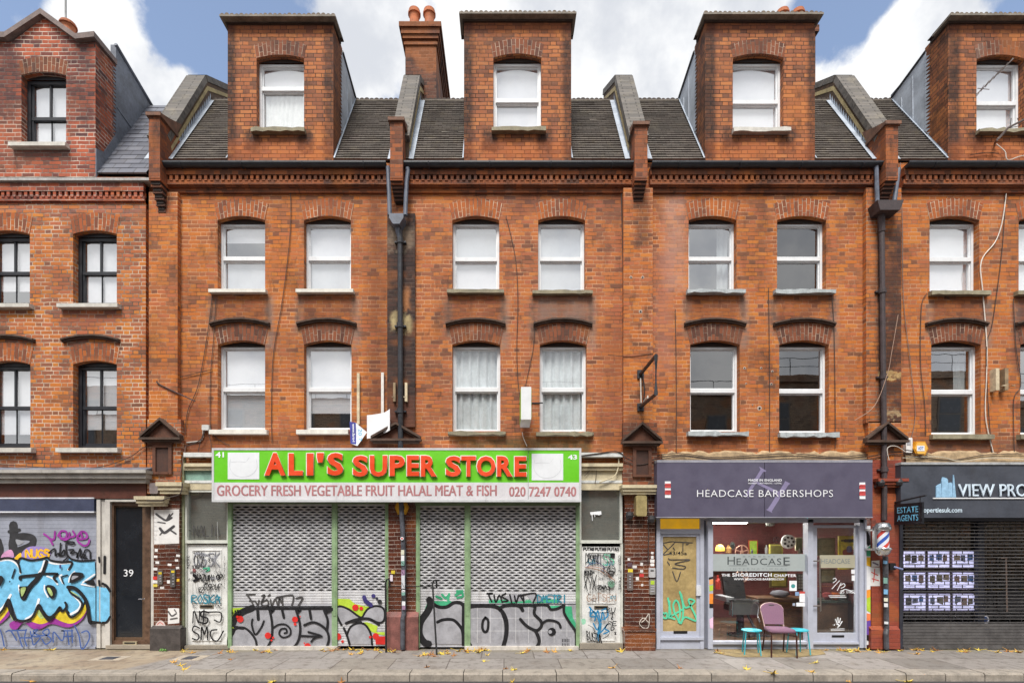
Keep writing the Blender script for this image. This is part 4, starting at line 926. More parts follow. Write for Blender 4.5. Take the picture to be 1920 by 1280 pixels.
# ---- 41/43: green and white shop with perforated shutters
def side_top(h, a, b):
    mb = MB(); mb.pbox(a, b, 856, 868, .03, .06, 3); mb.pbox(a, b, 848, 856, -.16, .02, 0); mb.pbox(a, b, 868, 874, -.12, .02, 1); mb.pbox(a, b, 874, 881, -.08, .02, 1)
    mb.pbox(a, b, 881, 905, -.02, .02, 2 if h is H41 else 1); mb.pbox(a, b, 900, 905, -.05, .02, 0); mb.pbox(a, b, 905, 918, -.04, .03, 1)
    mb.build('shopfront_fascia', [M((206, 208, 206), .7, 0, .15, 8, .4, dirt=.4), CREAM, M((128, 162, 148), .6, 0, .25, 6, .3, dirt=.5), BLACK], h)
side_top(H41, 344, 402); side_top(H43, 1086, 1168)
DOORW = M((222, 222, 220), .5, 0, .08, 6, .1, dirt=.3)
def store_door(h, a, b, t, bt, label, tr):
    Y = .02; x0, x1, z1, z0 = sx(a, Y), sx(b, Y), sz(t, Y), .02; xm = sx((a+b)/2, Y); zr = z0+(z1-z0)*.385
    mb = MB(); mb.box(x0, x1, Y, Y+.05, z0, z1); w_ = .1
    for (za, zb) in ((z0+.12, zr-.05), (zr+.09, z1-.1)):              # planted mouldings round the two panels
        for (xa, xb, ya, yb) in ((x0+w_, x1-w_, za, za+.02), (x0+w_, x1-w_, zb-.02, zb), (x0+w_, x0+w_+.02, za+.02, zb-.02), (x1-w_-.02, x1-w_, za+.02, zb-.02)): mb.box(xa, xb, Y-.012, Y, ya, yb)
    for k in range(1, 5):
        xx = x0+w_+(x1-x0-2*w_)*k/5; mb.box(xx-.003, xx+.003, Y-.003, Y, zr+.11, z1-.12, 1)
    d_ = lab(mb.build('door', [DOORW, M((120, 118, 116), .8)], h), label)
    l = MB(); l.box(xm-.13, xm+.13, Y-.015, Y, zr-.005, zr+.055); l.box(xm-.11, xm+.11, Y-.02, Y-.01, zr+.01, zr+.04, 1); l.build('letter_box', [M((150, 140, 120), .4, .5), BLACK], d_)
    f = MB(); f.pbox(tr[0], tr[1], tr[3]-6, tr[3], -.03, .1); f.pbox(tr[0], tr[1], tr[2], tr[2]+4, -.03, .1); f.pbox(tr[0], tr[0]+4, tr[2]+4, tr[3]-6, -.03, .1); f.pbox(tr[1]-4, tr[1], tr[2]+4, tr[3]-6, -.03, .1)
    f.pbox(a-5, a-.5, tr[3], bt, -.02, .08); f.pbox(b+.5, b+5, tr[3], bt, -.02, .08); f.pbox(a-5, b+5, bt-1, 1216, -.1, .1, 1)
    tf = f.build('transom_window', [M((206, 208, 200), .6, 0, .1, 6, dirt=.35), M((140, 132, 120), .9, dirt=.5)], h)
    p = MB(); p.face([(sx(a_, .04), .04, sz(b_, .04)) for a_, b_ in ((tr[0]+3, tr[3]-5), (tr[1]-3, tr[3]-5), (tr[1]-3, tr[2]+3), (tr[0]+3, tr[2]+3))]); p.build('pane', GLASSX, tf, weld=False)
    q = MB(); q.pbox(tr[0]+3, tr[1]-3, tr[2]+3, tr[3]-5, .07, .075); q.build('blind', M((142, 138, 128), .9, 0, .12, 3), tf)
    return d_, tf
d41, t41 = store_door(H41, 350, 426, 1020, 1211, 'white panelled side door, N$D and SMC tags on its lower panel', (346, 429, 918, 1018))
d43, t43 = store_door(H43, 1091, 1163, 1024, 1207, 'white panelled side door with a blue tag on its lower panel', (1086, 1167, 914, 1018))
mb = MB(); mb.pbox(427, 434, 940, 1214, -.12, .06); mb.build('shop_post', GREENF, H41)
def perf_mat():
    m, g, b = newmat('perforated_steel'); m.node_tree.nodes.remove(b); uv = g.sep(g.uv()); P = g.pos()
    bb = g.n('ShaderNodeBsdfPrincipled'); n = g.noise(P, 4, 7, .65)
    col = g.mix(g.mr(n, .35, .65), S(182, 182, 186), S(208, 208, 210)); col = g.mix(g.m('MULTIPLY', g.mr(g.noise(g.v('MULTIPLY', P, (6, 1, .7)), 1, 8, .7), .5, .72), .4), col, S(120, 112, 106))
    g.put(bb.inputs['Base Color'], col); bb.inputs['Roughness'].default_value = .5; bb.inputs['Metallic'].default_value = .0
    row = g.m('FLOOR', uv[1]); fv = g.m('SUBTRACT', g.m('FRACT', uv[1]), .5)
    t = g.m('ADD', g.m('DIVIDE', uv[0], .155), g.m('MULTIPLY', row, .5)); fu = g.m('SUBTRACT', g.m('FRACT', t), .5)
    lens = g.m('MULTIPLY', g.m('COSINE', g.m('MULTIPLY', fu, 3.3)), .32)
    hole = g.m('MULTIPLY', g.m('GREATER_THAN', lens, g.m('ABSOLUTE', fv)), g.m('GREATER_THAN', uv[1], 0.0))
    tr = g.n('ShaderNodeBsdfTransparent'); mx = g.n('ShaderNodeMixShader'); g.put(mx.inputs[0], hole)
    m.node_tree.links.new(bb.outputs[0], mx.inputs[1]); m.node_tree.links.new(tr.outputs[0], mx.inputs[2]); m.node_tree.links.new(mx.outputs[0], m.node_tree.nodes['Material Output'].inputs[0]); return m
PERF = perf_mat(); SLATP = M((186, 186, 192), .5, 0, .12, 4, dirt=.25)
def perforated(h, a, b, t, bt, solid, label, Y=-.06, pitch=.047):
    """laths with lens-shaped punched slots; below the pixel row «solid» the laths are plain. u in metres, v counts laths"""
    x0, x1, z1, z0 = sx(a, Y), sx(b, Y), sz(t, Y), sz(bt, Y); zs = sz(solid, Y); mb = MB(); n = int((z1-z0)/pitch); p = (z1-z0)/n
    for i in range(n):
        za = z0+i*p; pts = [(Y+.012, 0), (Y+.002, .12), (Y, .5), (Y+.002, .88), (Y+.012, 1.0)]; perf = za > zs and za < z1-.05
        for (ya, ta), (yb, tb) in zip(pts, pts[1:]):
            va, vb = (i+ta, i+tb) if perf else (-5+ta*.01, -5+tb*.01)
            vb = min(vb, i+.999) if perf else vb
            mb.face([(x0, ya, za+ta*p), (x1, ya, za+ta*p), (x1, yb, za+tb*p), (x0, yb, za+tb*p)], 0, [(x0, va), (x1, va), (x1, vb), (x0, vb)])
        mb.face([(x0, Y+.012, za), (x1, Y+.012, za), (x1, Y+.02, za-.004), (x0, Y+.02, za-.004)], 1)
    mb.box(x0, x1, Y+.0, Y+.03, z0-.03, z0, 2); mb.box(x0-.0, x1, Y+.12, Y+.13, z0, z1, 1)
    return lab(mb.build('roller_shutter', [PERF, M((26, 26, 28), .9), SLATP], h, weld=False), label)
sh1 = perforated(H41, 434, 622, 943, 1132, 1112, 'wide perforated steel shutter above the silver stall riser')
sh2 = perforated(H41, 632, 722, 943, 1207, 1108, 'narrow perforated door shutter painted with lime green and red spots')
sh3 = perforated(H43, 787, 871, 946, 1209, 1108, 'narrow perforated door shutter right of the brown pilaster')
sh4 = perforated(H43, 882, 1080, 946, 1128, 1110, 'wide perforated shutter beside the white tagged door')
def posts(h, L, bt=1214):
    mb = MB()
    for (a, b) in L: mb.pbox(a, b, 938, bt, -.10, .06); mb.pbox(a+2.5, b-2.5, 940, bt-60, -.108, -.10)
    return mb.build('shutter_guide', GREENF, h)
posts(H41, [(622, 632), (722, 728)]); posts(H43, [(780, 787), (871, 882), (1080, 1087)])
mb = MB(); mb.pbox(427, 730, 936, 944, -.16, .06); mb.build('shutter_box', M((104, 124, 92), .6, 0, .2, 6, dirt=.5), H41)
mb = MB(); mb.pbox(778, 1088, 939, 947, -.16, .06); mb.build('shutter_box', M((104, 124, 92), .6, 0, .2, 6, dirt=.5), H43)
def riser(h, a, b, t, tile=False):
    Y = -.085; mb = MB(); mb.pbox(a, b, t, 1211, Y, .05); mb.pbox(a, b, 1211, 1219, Y-.06, .05, 1)
    if tile:
        for px in range(a+24, b, 24): mb.pbox(px-.4, px+.4, t, 1204, Y-.002, Y, 2)
        for py in (1158, 1182): mb.pbox(a, b, py-.4, py+.4, Y-.0025, Y, 2)
    return lab(mb.build('stall_riser', [M((156, 156, 162), .42, 0, .14, 6, .2, dirt=.35), M((196, 190, 182), .9, 0, .15, 7, .4, dirt=.4), M((204, 204, 206), .6)], h), 'silver painted stall riser with black throw-up letters')
r41 = riser(H41, 431, 632, 1137); r43 = riser(H43, 871, 1085, 1133, True)
v = MB()
for i in range(5): 
    for (t, bt) in ((1197, 1203), (1205, 1211)): v.pbox(1054+i*3, 1055.4+i*3, t, bt, -.089, -.086, 1)
v.pbox(1051, 1071, 1194, 1213, -.087, -.084, 0); v.build('air_vent', [P_SILV, BLACK], r43)
lab(pilaster(H43, 728, 780, 940, 1152, BGLAZE, -.1), 'brown glazed brick pilaster between the two shuttered shop halves')
mb = MB(); mb.pbox(724, 784, 1156, 1220, -.17, .05); mb.extr([(-.17, sz(1156, -.17)), (-.1, sz(1146, -.1)), (-.05, sz(1146, -.1)), (-.05, sz(1160, -.17))], 'x', sx(724, -.17), sx(784, -.17)); mb.build('plinth', M((126, 80, 74), .7, 0, .3, 5, .4, dirt=.5), H43)
pediment(H43, 698, 790, 793, 826, -.06)
# ---- glazed pilaster between store and barber
lab(pilaster(H45, 1172, 1228, 925, 1182, BGLAZE, -.12), 'brown glazed brick pilaster with door entry panels')
mb = MB(); mb.pbox(1172, 1229, 1182, 1224, -.22, .05); mb.pbox(1170, 1231, 1178, 1183, -.24, .05); mb.build('plinth', BGLAZE, H45)
mb = MB(); mb.pbox(1168, 1232, 792, 925, -.1, .05); mb.build('pilaster', BARCHD, H45)
pediment(H45, 1165, 1238, 793, 831); niche(H45, 1186, 1221, 838, 894); capstone(H45, 1168, 1226, 910, 927)

# ---- 45: barber shop
AL = ALU
mb = MB()
for (a, b, t, bt, y0, y1) in ((1231, 1238, 970, 1216, -.09, .06), (1313, 1320, 970, 1216, -.05, .06), (1328, 1337, 972, 1216, -.12, .06), (1238, 1313, 991, 1000, -.05, .06), (1238, 1313, 1196, 1216, -.03, .06), (1234, 1320, 1194, 1199, -.07, .06),
                              (1337, 1516, 1202, 1207, -.08, .06), (1337, 1516, 1207, 1216, -.03, .06), (1515, 1525, 973, 1216, -.1, .06), (1612, 1622, 973, 1214, -.1, .06), (1622, 1625, 973, 1214, -.14, .06), (1525, 1612, 1203, 1207, -.08, .06), (1525, 1612, 1207, 1216, -.03, .06), (1335, 1622, 971, 979, -.1, .06), (1512, 1515, 979, 1202, -.04, .06)): mb.pbox(a, b, t, bt, y0, y1)
mb.pbox(1320, 1328, 975, 1214, .0, .06, 1); mb.pbox(1326, 1333, 976, 984, -.16, -.1)
sf = mb.build('shopfront_frame', [AL, ALUD], H45)
p = MB(); p.face([(sx(a_), 0, sz(b_)) for a_, b_ in ((1337, 1202), (1512, 1202), (1512, 979), (1337, 979))]); p.build('shop_window', GLASSS, H45, weld=False)
mb = MB(); mb.pbox(1622, 1632, 985, 1208, -.12, .03); mp = lab(mb.build('side_panel', WHITE, H45), 'narrow strip painted with a rainbow mural')
pn = Paint(-.121)
for pts, m_ in (([(1622, 996), (1626, 994), (1631, 1004), (1632, 1020), (1627, 1024), (1622, 1012)], P_BLACK), ([(1622, 1030), (1632, 1022), (1632, 1042), (1622, 1042)], P_GREEN), ([(1622, 1044), (1632, 1044), (1632, 1062), (1622, 1058)], P_GOLD), ([(1622, 1106), (1632, 1104), (1632, 1124), (1622, 1122)], M((238, 150, 48))), ([(1622, 1122), (1632, 1118), (1632, 1148), (1622, 1142)], P_LIME), ([(1622, 1148), (1632, 1150), (1632, 1166), (1622, 1166)], M((232, 130, 80))), ([(1622, 1164), (1632, 1162), (1632, 1190), (1622, 1188)], M((108, 72, 164))), ([(1622, 1189), (1632, 1190), (1632, 1202), (1622, 1198)], P_BLACK)): pn.fill(pts, m_, False)
pn.build('mural', mp)
pn = Paint(-.121)
for pts, m_ in (([(1329, 1082), (1337, 1080), (1337, 1084), (1329, 1086)], P_BLACK), ([(1330, 1086), (1337, 1085), (1337, 1094), (1330, 1096)], M((236, 160, 96))), ([(1330, 1097), (1337, 1096), (1337, 1106), (1330, 1108)], P_LIME), ([(1330, 1112), (1337, 1112), (1337, 1131), (1330, 1131)], M((238, 140, 50))), ([(1330, 1131), (1337, 1131), (1337, 1139), (1330, 1139)], P_BLACK), ([(1330, 1160), (1337, 1156), (1337, 1178), (1331, 1176)], M((226, 190, 216)))): pn.fill(pts, m_, False)
pn.build('mural', sf)
# side door 43/45a
YELG, g, b = newmat('glowing_yellow_glass'); cy_ = g.mix(g.mr(g.noise(g.pos(), 3, 3), .3, .7), S(226, 170, 30), S(196, 150, 50)); g.put(b.inputs['Base Color'], cy_); g.put(b.inputs['Emission Color'], cy_); b.inputs['Emission Strength'].default_value = .35; b.inputs['Roughness'].default_value = .2  # emission stands in for light from inside, lifting it from the sign's shade
OLIVE = M((172, 150, 104), .22, 0, .22, 2, spec=.6)
mb = MB(); mb.pbox(1238, 1313, 972, 992, .0, .01); lab(mb.build('transom_window', YELG, H45), 'yellow tinted transom light')
db = frame_door(H45, 1238, 1313, 1000, 1197, -.02, AL, (.05, .07, .055, .14), OLIVE, label='grey framed side door with an olive panel and mint green tag')
text('number', '43/45a', 1254, 1288, 1033, 1040, .0-.003, P_BLACK, db, .015)
mb = MB(); mb.pbox(1263, 1289, 1182, 1187, -.026, -.02); mb.build('letter_box', BLACK, db)
mb = MB(); mb.pbox(1306, 1315, 1097, 1116, -.06, -.02); mb.build('lock_plate', M((206, 208, 214), .4), db)
pn = Paint(-.004, (1220, 970, .1955))
for pts in ([(110, 245), (230, 232), (150, 320), (120, 355), (190, 345)], [(110, 245), (160, 300)], [(230, 232), (400, 240)], [(310, 240), (308, 315)], [(215, 285), (230, 310)], [(340, 255), (360, 252)], [(170, 390), (200, 402), (380, 402), (230, 440), (330, 465), (310, 490), (210, 480)], [(210, 515), (250, 608), (285, 520)], [(160, 420), (180, 450)]): pn.line(pts, 9, P_DGREY)
for pts in ([(165, 770), (190, 930), (160, 960), (300, 880)], [(180, 800), (175, 960)], [(215, 830), (240, 790), (270, 830), (280, 930), (265, 1000)], [(215, 830), (225, 900), (280, 1010)], [(278, 710), (310, 850), (300, 980), (270, 1000)], [(290, 730), (330, 860), (420, 800), (360, 790), (440, 980), (330, 950), (290, 1010)], [(110, 930), (150, 910), (150, 960), (115, 950), (120, 910)], [(170, 950), (230, 970)]): pn.line(pts, 17, P_MINT)
pn.build('graffiti', db)
# glass door with frosted band
dg_ = frame_door(H45, 1525, 1611, 984, 1203, -.04, AL, (.07, .07, .05, .17), None, glass_mat=GLASSS, label='glazed shop door in grey frame')
FROST = M((164, 172, 172), .5, 0, .04, 3); FROSTG = M((170, 166, 146), .5, 0, .04, 3); INK = M((70, 76, 78), .5); INKL = M((126, 134, 136), .5)
mb = MB(); mb.pbox(1537, 1606, 1040, 1064, -.024, -.021); bd = mb.build('frosted_band', FROSTG, dg_)
text('lettering', 'HEADCASE', 1540, 1594, 1047, 1056, -.026, INKL, dg_, .005)
mb = MB(); mb.tube([(sx(1537, -.1), -.1, sz(1046, -.1)), (sx(1539, -.1), -.1, sz(1146, -.1))], .014, 8)
for py in (1051, 1135): mb.tube([(sx(1527, -.1), -.04, sz(py)), (sx(1527, -.1), -.1, sz(py, -.1)), (sx(1538, -.1), -.1, sz(py, -.1))], .012)
mb.build('handle', M((150, 140, 132), .35, .8), dg_)
mb = MB(); mb.pbox(1560, 1583, 1190, 1194, -.046, -.04); mb.build('letter_box', BLACK, dg_)
pn = Paint(-.023)
for (x, y, w_, h_) in ((1596, 1067, 8, 8), (1597, 1078, 6, 10)): p2 = Paint(-.0225); p2.fill([(x, y), (x+w_, y), (x+w_, y+h_), (x, y+h_)], WHITE, False); p2.build('window_sticker', dg_)
for pts in ([(1562, 1085), (1566, 1083), (1568, 1087), (1562, 1092)], [(1560, 1103), (1568, 1094), (1574, 1088)], [(1576, 1097), (1582, 1093), (1584, 1098), (1577, 1102)], [(1570, 1106), (1577, 1092)], [(1554, 1116), (1584, 1116)], [(1556, 1119), (1586, 1119)], [(1575, 1112), (1584, 1104), (1600, 1110), (1606, 1117)]): pn.line(pts, 1.2, P_WHITE)
pn.write('ESQUIRE', 1576, 1106, 1600, 1111, .7, P_WHITE, .03)
for pts in ([(1566, 1160), (1569, 1168)], [(1570, 1157), (1571, 1166)], [(1575, 1158), (1573, 1166)], [(1578, 1164), (1575, 1169)], [(1563, 1171), (1564, 1170)], [(1568, 1169), (1572, 1170), (1569, 1176), (1574, 1171)]): pn.line(pts, 1.8, P_WHITE)
for y in (1178.5, 1181): pn.line([(1557, y), (1582, y-1)], .9, P_WHITE)
pn.build('window_sticker', dg_)
wb = [o for o in H45.children if o.name.startswith('shop_window')][0]
mb = MB(); mb.pbox(1337, 1512, 1038, 1070, -.004, -.001); mb.build('frosted_band', FROST, wb)
L = lambda n, s, a, b, t, bt, m_, bo=.0, sp=1.0: text(n, s, a, b, t, bt, -.006, m_, wb, bo, spacing=sp)
L('lettering', 'H', 1364, 1378, 1043, 1058, INK); L('lettering', 'EADCAS', 1381, 1465, 1046, 1058.5, INK, 0, 1.1); L('lettering', 'E', 1469, 1481, 1044, 1059, INK)
L('lettering', 'BARBERS', 1393, 1453, 1041.5, 1044, INKL, .0, 1.8); L('lettering', 'INTERNATIONAL', 1369, 1476, 1064.5, 1067, INKL, 0, 1.8)
L('lettering', 'THE', 1353, 1369, 1075, 1080, P_WHITE, .02); L('lettering', 'SHOREDITCH', 1373, 1447, 1073.5, 1080.5, P_WHITE, .025, 1.1); L('lettering', 'CHAPTER', 1451, 1493, 1075.5, 1081, P_WHITE, .02, 1.1); L('lettering', 'WWW.HEADCASE-BARBERS.COM', 1376, 1470, 1083, 1087, P_WHITE, .02, 1.05)
pn = Paint(-.0045); pn.line([(1366, 1059.9), (1400, 1059.9)], .7, INK); pn.build('lettering', wb); pn = Paint(-.0045); pn.line([(1438, 1060.2), (1476, 1060.2)], .7, INK); pn.build('lettering', wb)
for (x, y, w_, h_, m_) in ((1480, 1088, 14, 19, WHITE), (1499, 1108, 12, 20, WHITE), (1491, 1109, 7, 7, M((130, 160, 200))), (1493, 1129, 18, 7, WHITE), (1486, 1130, 5, 5, M((160, 170, 190)))):
    pn = Paint(-.001); pn.fill([(x, y), (x+w_, y), (x+w_, y+h_), (x, y+h_)], m_, False)
    if x == 1480: pn.dot(1487, 1098, 4, M((60, 150, 150)))
    if h_ == 20: pn.fill([(x, y), (x+w_, y), (x+w_, y+4), (x, y+4)], M((200, 70, 60)), False)
    pn.build('window_sticker', wb)
# room behind the barber's glass
mb = MB(); X0, X1 = sx(1318), sx(1632); MAROON = M((90, 42, 42), .8, 0, .2, 2, .1); RF = M((92, 66, 46), .5, 0, .3, 4, .2)
mb.box(X0, X1, 3.6, 3.7, 0, 2.6, 0); mb.box(X0-.08, X0, .1, 3.7, 0, 2.6, 0); mb.box(X1, X1+.08, .1, 3.7, 0, 2.6, 0); mb.box(X0, X1, .1, 3.6, .005, .05, 1); mb.box(X0, X1, .09, 3.6, 2.56, 2.66, 2)
mb.build('shop_room', [MAROON, RF, M((92, 84, 78), .9)], H45)

# ---- 47: estate agency pilaster and shopfront
lab(pilaster(H47, 1634, 1686, 925, 1180, BRED, -.12), 'red painted brick pilaster covered in stickers'); mb = MB(); mb.pbox(1634, 1688, 1180, 1216, -.2, .05)
mb.extr([(-.2, sz(1180, -.2)), (-.12, sz(1173, -.12)), (-.1, sz(1173, -.12)), (-.1, sz(1184, -.2))], 'x', sx(1634, -.2), sx(1688, -.2)); mb.build('plinth', BRED, H47)
mb = MB(); mb.pbox(1634, 1690, 862, 925, -.1, .05); mb.build('pilaster', BRED, H47); mb = MB(); mb.pbox(1628, 1690, 790, 862, -.1, .05); mb.build('pilaster', B47, H47); pediment(H47, 1618, 1694, 792, 829); capstone(H47, 1640, 1686, 898, 914, -.08, BRED)
FR = M((48, 50, 60), .45, 0, .15, 5, dirt=.15)
mb = MB(); mb.pbox(1687, 1693, 975, 1216, -.14, .05); mb.pbox(1690, 2110, 966, 976, -.16, .06); mb.build('shopfront_frame', FR, H47)
# open brick-bond grille: tubes and links
mb = MB(); Yg = -.08; x0, x1 = sx(1693, Yg), sx(2110, Yg); pitch = .0635; z = sz(1166, Yg); row = 0; zt_ = sz(976, Yg)
while z < zt_:
    mb.box(x0, x1, Yg-.008, Yg+.008, z-.0065, z+.0065); xx = x0+(.11 if row % 2 else .0)
    while xx < x1: mb.box(xx, xx+.012, Yg-.004, Yg+.004, z+.0065, z+pitch-.0065, 1); xx += .22
    z += pitch; row += 1
z = sz(1166, Yg)-.02; k = 0
while z > .06:
    mb.box(x0, x1, Yg-.006+.006*(k % 2), Yg+.012, z-.052, z); z -= .056; k += 1
mb.box(x0, x1, Yg-.02, Yg+.02, .012, .05)
gr = lab(mb.build('roller_grille', [M((94, 92, 92), .4, .2, .2, 6), M((40, 38, 40), .5, .1)], H47), 'open brick-pattern roller grille with solid bottom slats')
mb = MB(); mb.pbox(1697, 2110, 978, 1214, .2, .206); mb.build('shop_window', GLASSS, H47)
mb = MB(); X0, X1 = sx(1690), sx(2110); mb.box(X0, X1, 3.5, 3.6, 0, 2.6); mb.box(X0, X0+.06, .22, 3.5, 0, 2.6); mb.box(X0, X1, .2, 3.5, .005, .05, 1); mb.box(X0, X1, .1, 3.5, 2.5, 2.6)
mb.pbox(1834, 1846, 978, 1214, .12, .2, 2); mb.build('shop_room', [M((62, 50, 46), .9), M((70, 60, 52), .7), FR], H47)
mb = MB(); mb.tube([(sx(1886, .1), .1, sz(1045, .1)), (sx(1888, .1), .1, sz(1146, .1))], .014); mb.tube([(sx(1876, .1), .1, sz(1046, .1)), (sx(1889, .1), .1, sz(1045, .1))], .012); mb.build('door_handle', M((170, 150, 140), .4, .6), H47)
# ================================================================ signs
YS = -.36
t = thing('shop_sign', 'green and white shop sign with big red ALI\'S SUPER STORE letters', 'shop sign', (sx(744), 0, 2.9))
ALUF = M((196, 198, 200), .45, 0, .06, 5, dirt=.25)
mb = MB(); mb.pbox(397, 1090, 840, 940, YS+.02, -.02, 0, YS)
for (a, b, tt, bt) in ((397, 1090, 839.5, 843.5), (397, 1090, 936, 940.5), (397, 401, 843.5, 936), (1086, 1090, 843.5, 936)): mb.pbox(a, b, tt, bt, YS-.008, YS+.02)
mb.build('sign_box', ALUF, t)
SGREEN = M((104, 196, 36), .4, 0, .05, 3, dirt=.06); SWH = M((214, 212, 216), .45, 0, .06, 4, dirt=.3)
mb = MB(); mb.pbox(401, 990, 843.5, 904, YS, YS+.02); mb.pbox(991, 1086, 843.5, 904, YS, YS+.02); gp = lab(mb.build('sign_panel', SGREEN, t), 'bright green upper panel')
mb = MB(); mb.pbox(401, 990, 904, 936, YS-.002, YS+.02); mb.pbox(991, 1086, 904, 936, YS-.002, YS+.02); wp = lab(mb.build('sign_panel', SWH, t), 'white lower panel with faded lettering')
for (a, b, tt, bt) in ((427, 486, 848, 898), (997, 1056, 850, 900)):
    mb = MB(); mb.pbox(a, b, tt, bt, YS-.006, YS); mb.build('blank_panel', M((226, 229, 233), .5, 0, .03, 3, dirt=.08), t)
    pn = Paint(YS-.0065); cx = (a+b)/2
    for pts in ([(cx-23, tt+18), (cx-10, tt+17), (cx+4, tt+18)], [(cx+6, tt+16), (cx+11, tt+9)], [(cx-24, tt+12), (cx-25, tt+30), (cx-12, tt+44), (cx+10, tt+44), (cx+25, tt+30), (cx+24, tt+12)]): pn.line(pts, .5, M((196, 200, 204)))
    pn.build('scratches', t)
RED = M((226, 74, 34), .4, 0, .06, 6); WTRIM = M((226, 222, 218), .5)
for ch, a, b, tt, bt in (('A', 497, 536, 849, 891), ('L', 542, 568, 850, 891), ('I', 576, 588, 850, 891), ("'", 595, 607, 849, 867), ('S', 614.5, 644, 849, 891),
                         ('S', 662, 690, 854, 893), ('U', 694, 726, 854, 893), ('P', 731, 759, 854, 892), ('E', 763.5, 786, 854, 892), ('R', 789.5, 819, 854, 893),
                         ('S', 836, 864, 855, 893), ('T', 865, 892, 855, 893), ('O', 894, 929, 855, 893), ('R', 932, 961, 855, 893), ('E', 965, 987, 856, 893)):
    lt = text('letter_trim', ch, a-1.6, b+1, tt-1.5, bt+.6, YS-.012, WTRIM, t, .042, ext=.05, depth=.018)
    text('letter', ch, a, b, tt, bt, YS-.032, RED, lt, .036, ext=.05, depth=.02)
FADE = M((176, 116, 118), .6, 0, .15, 12)
text('lettering', 'GROCERY FRESH VEGETABLE FRUIT HALAL MEAT & FISH', 407, 931, 909, 929, YS-.006, FADE, t, .0, fat=.0055)
text('lettering', '020 7247 0740', 955, 1080, 912, 930, YS-.006, FADE, t, .0, fat=.006)
text('lettering', '41', 404, 420, 847, 857, YS-.004, P_WHITE, t, .03); text('lettering', '43', 1065, 1082, 852, 861, YS-.004, P_WHITE, t, .03)

# barber sign: a board leaning slightly out at its foot
YB = -.3
t = thing('shop_sign', 'dark purple HEADCASE BARBERSHOPS sign board over the grey shopfront', 'shop sign', (sx(1434), 0, 2.6))
PURP = M((86, 82, 102), .5, 0, .06, 3, dirt=.1); PLIGHT = M((136, 128, 162), .5, 0, .05, 3)
mb = MB(); mb.pbox(1232, 1433, 866, 969, YB, -.02); mb.pbox(1434, 1636, 866, 969, YB, -.02); mb.pbox(1231, 1637, 968.5, 970, YB-.006, -.02, 1); mb.pbox(1232, 1636, 862, 866.5, YB-.004, -.02, 1)
mb.build('sign_board', [PURP, M((150, 150, 160), .5)], t)
pn = Paint(YB-.001)
for pts in ([(1423, 874), (1437, 882), (1435, 884), (1431, 884), (1402, 930), (1405, 934), (1394, 928), (1398, 926), (1426, 880)], [(1472, 901), (1482, 906), (1478, 909), (1447, 958), (1448, 961), (1436, 955), (1440, 953), (1470, 906)], [(1409, 902), (1412, 898), (1462, 922), (1459, 927)]): pn.fill(pts, PLIGHT, False)
for k in range(5):
    for (x, y) in ((1246.5, 902), (1611, 904)): pn.fill([(x, y+k*6.2), (x+11, y+k*6.2), (x+11, y+k*6.2+6.2), (x, y+k*6.2+6.2)], P_WHITE if k % 2 == 0 else M((196, 72, 72)), False)
for k in range(4):
    for (x, y) in ((1246.5, 904.6), (1611, 906.6)): pn.fill([(x, y+k*6.2+1.5), (x+11, y+k*6.2+1.5), (x+11, y+k*6.2+3.5), (x, y+k*6.2+3.5)], M((200, 80, 80)), False)
pn.build('emblem', t)
text('lettering', 'HEADCASE BARBERSHOPS', 1307, 1562, 918, 931, YB-.014, P_WHITE, t, -.008, spacing=1.08)
text('lettering', 'MADE IN ENGLAND', 1403, 1466, 897.5, 902, YB-.014, P_WHITE, t, .02, spacing=1.05); text('lettering', 'HONEST - AUTHENTIC - LOYAL', 1403, 1466, 904, 906.8, YB-.014, P_WHITE, t, .01)
# estate agency fascia
YE = -.24
t = thing('shop_sign', 'dark grey estate agency fascia with a pale blue skyline emblem', 'shop sign', (sx(1880), 0, 2.6))
mb = MB(); mb.pbox(1689, 2110, 870, 970, YE, -.02); mb.pbox(1690, 2110, 866, 870.5, YE-.02, -.02, 1); mb.build('sign_board', [M((66, 70, 80), .5, 0, .14, 3, dirt=.18), M((168, 170, 172), .7, 0, .15, 8, .4, dirt=.4)], t)
SKYB = M((150, 190, 220), .4, 0, .12, 20); em = MB(); f = lambda p: (sx(p[0], YE), sz(p[1], YE))
for pts in ([(1754, 932), (1754, 912), (1757, 909), (1763, 906), (1764, 932)], [(1764.3, 932), (1764.3, 901), (1766, 894), (1773, 896), (1776, 899), (1776, 932)], [(1776.3, 932), (1776.3, 905), (1782, 904), (1784, 907), (1784, 932)], [(1784.3, 932), (1786, 890), (1787, 890), (1791, 932)]): em.extr([f(p) for p in pts], 'y', YE-.02, YE)
em.pbox(1750, 2090, 932.5, 934.5, YE-.02, YE, 1); em.build('emblem', [SKYB, P_WHITE], t)
text('lettering', 'VIEW PRO', 1796, 1925, 907, 930, YE-.018, M((206, 222, 236), .35), t, .0, ext=.03, depth=.02); text('lettering', 'PERTIES', 1931, 2046, 907, 930, YE-.018, M((206, 222, 236), .35), t, .0, ext=.03, depth=.02)
text('lettering', 'viewpropertiesuk.com', 1699, 1804, 951, 963, YE-.004, M((196, 214, 228)), t, .02)
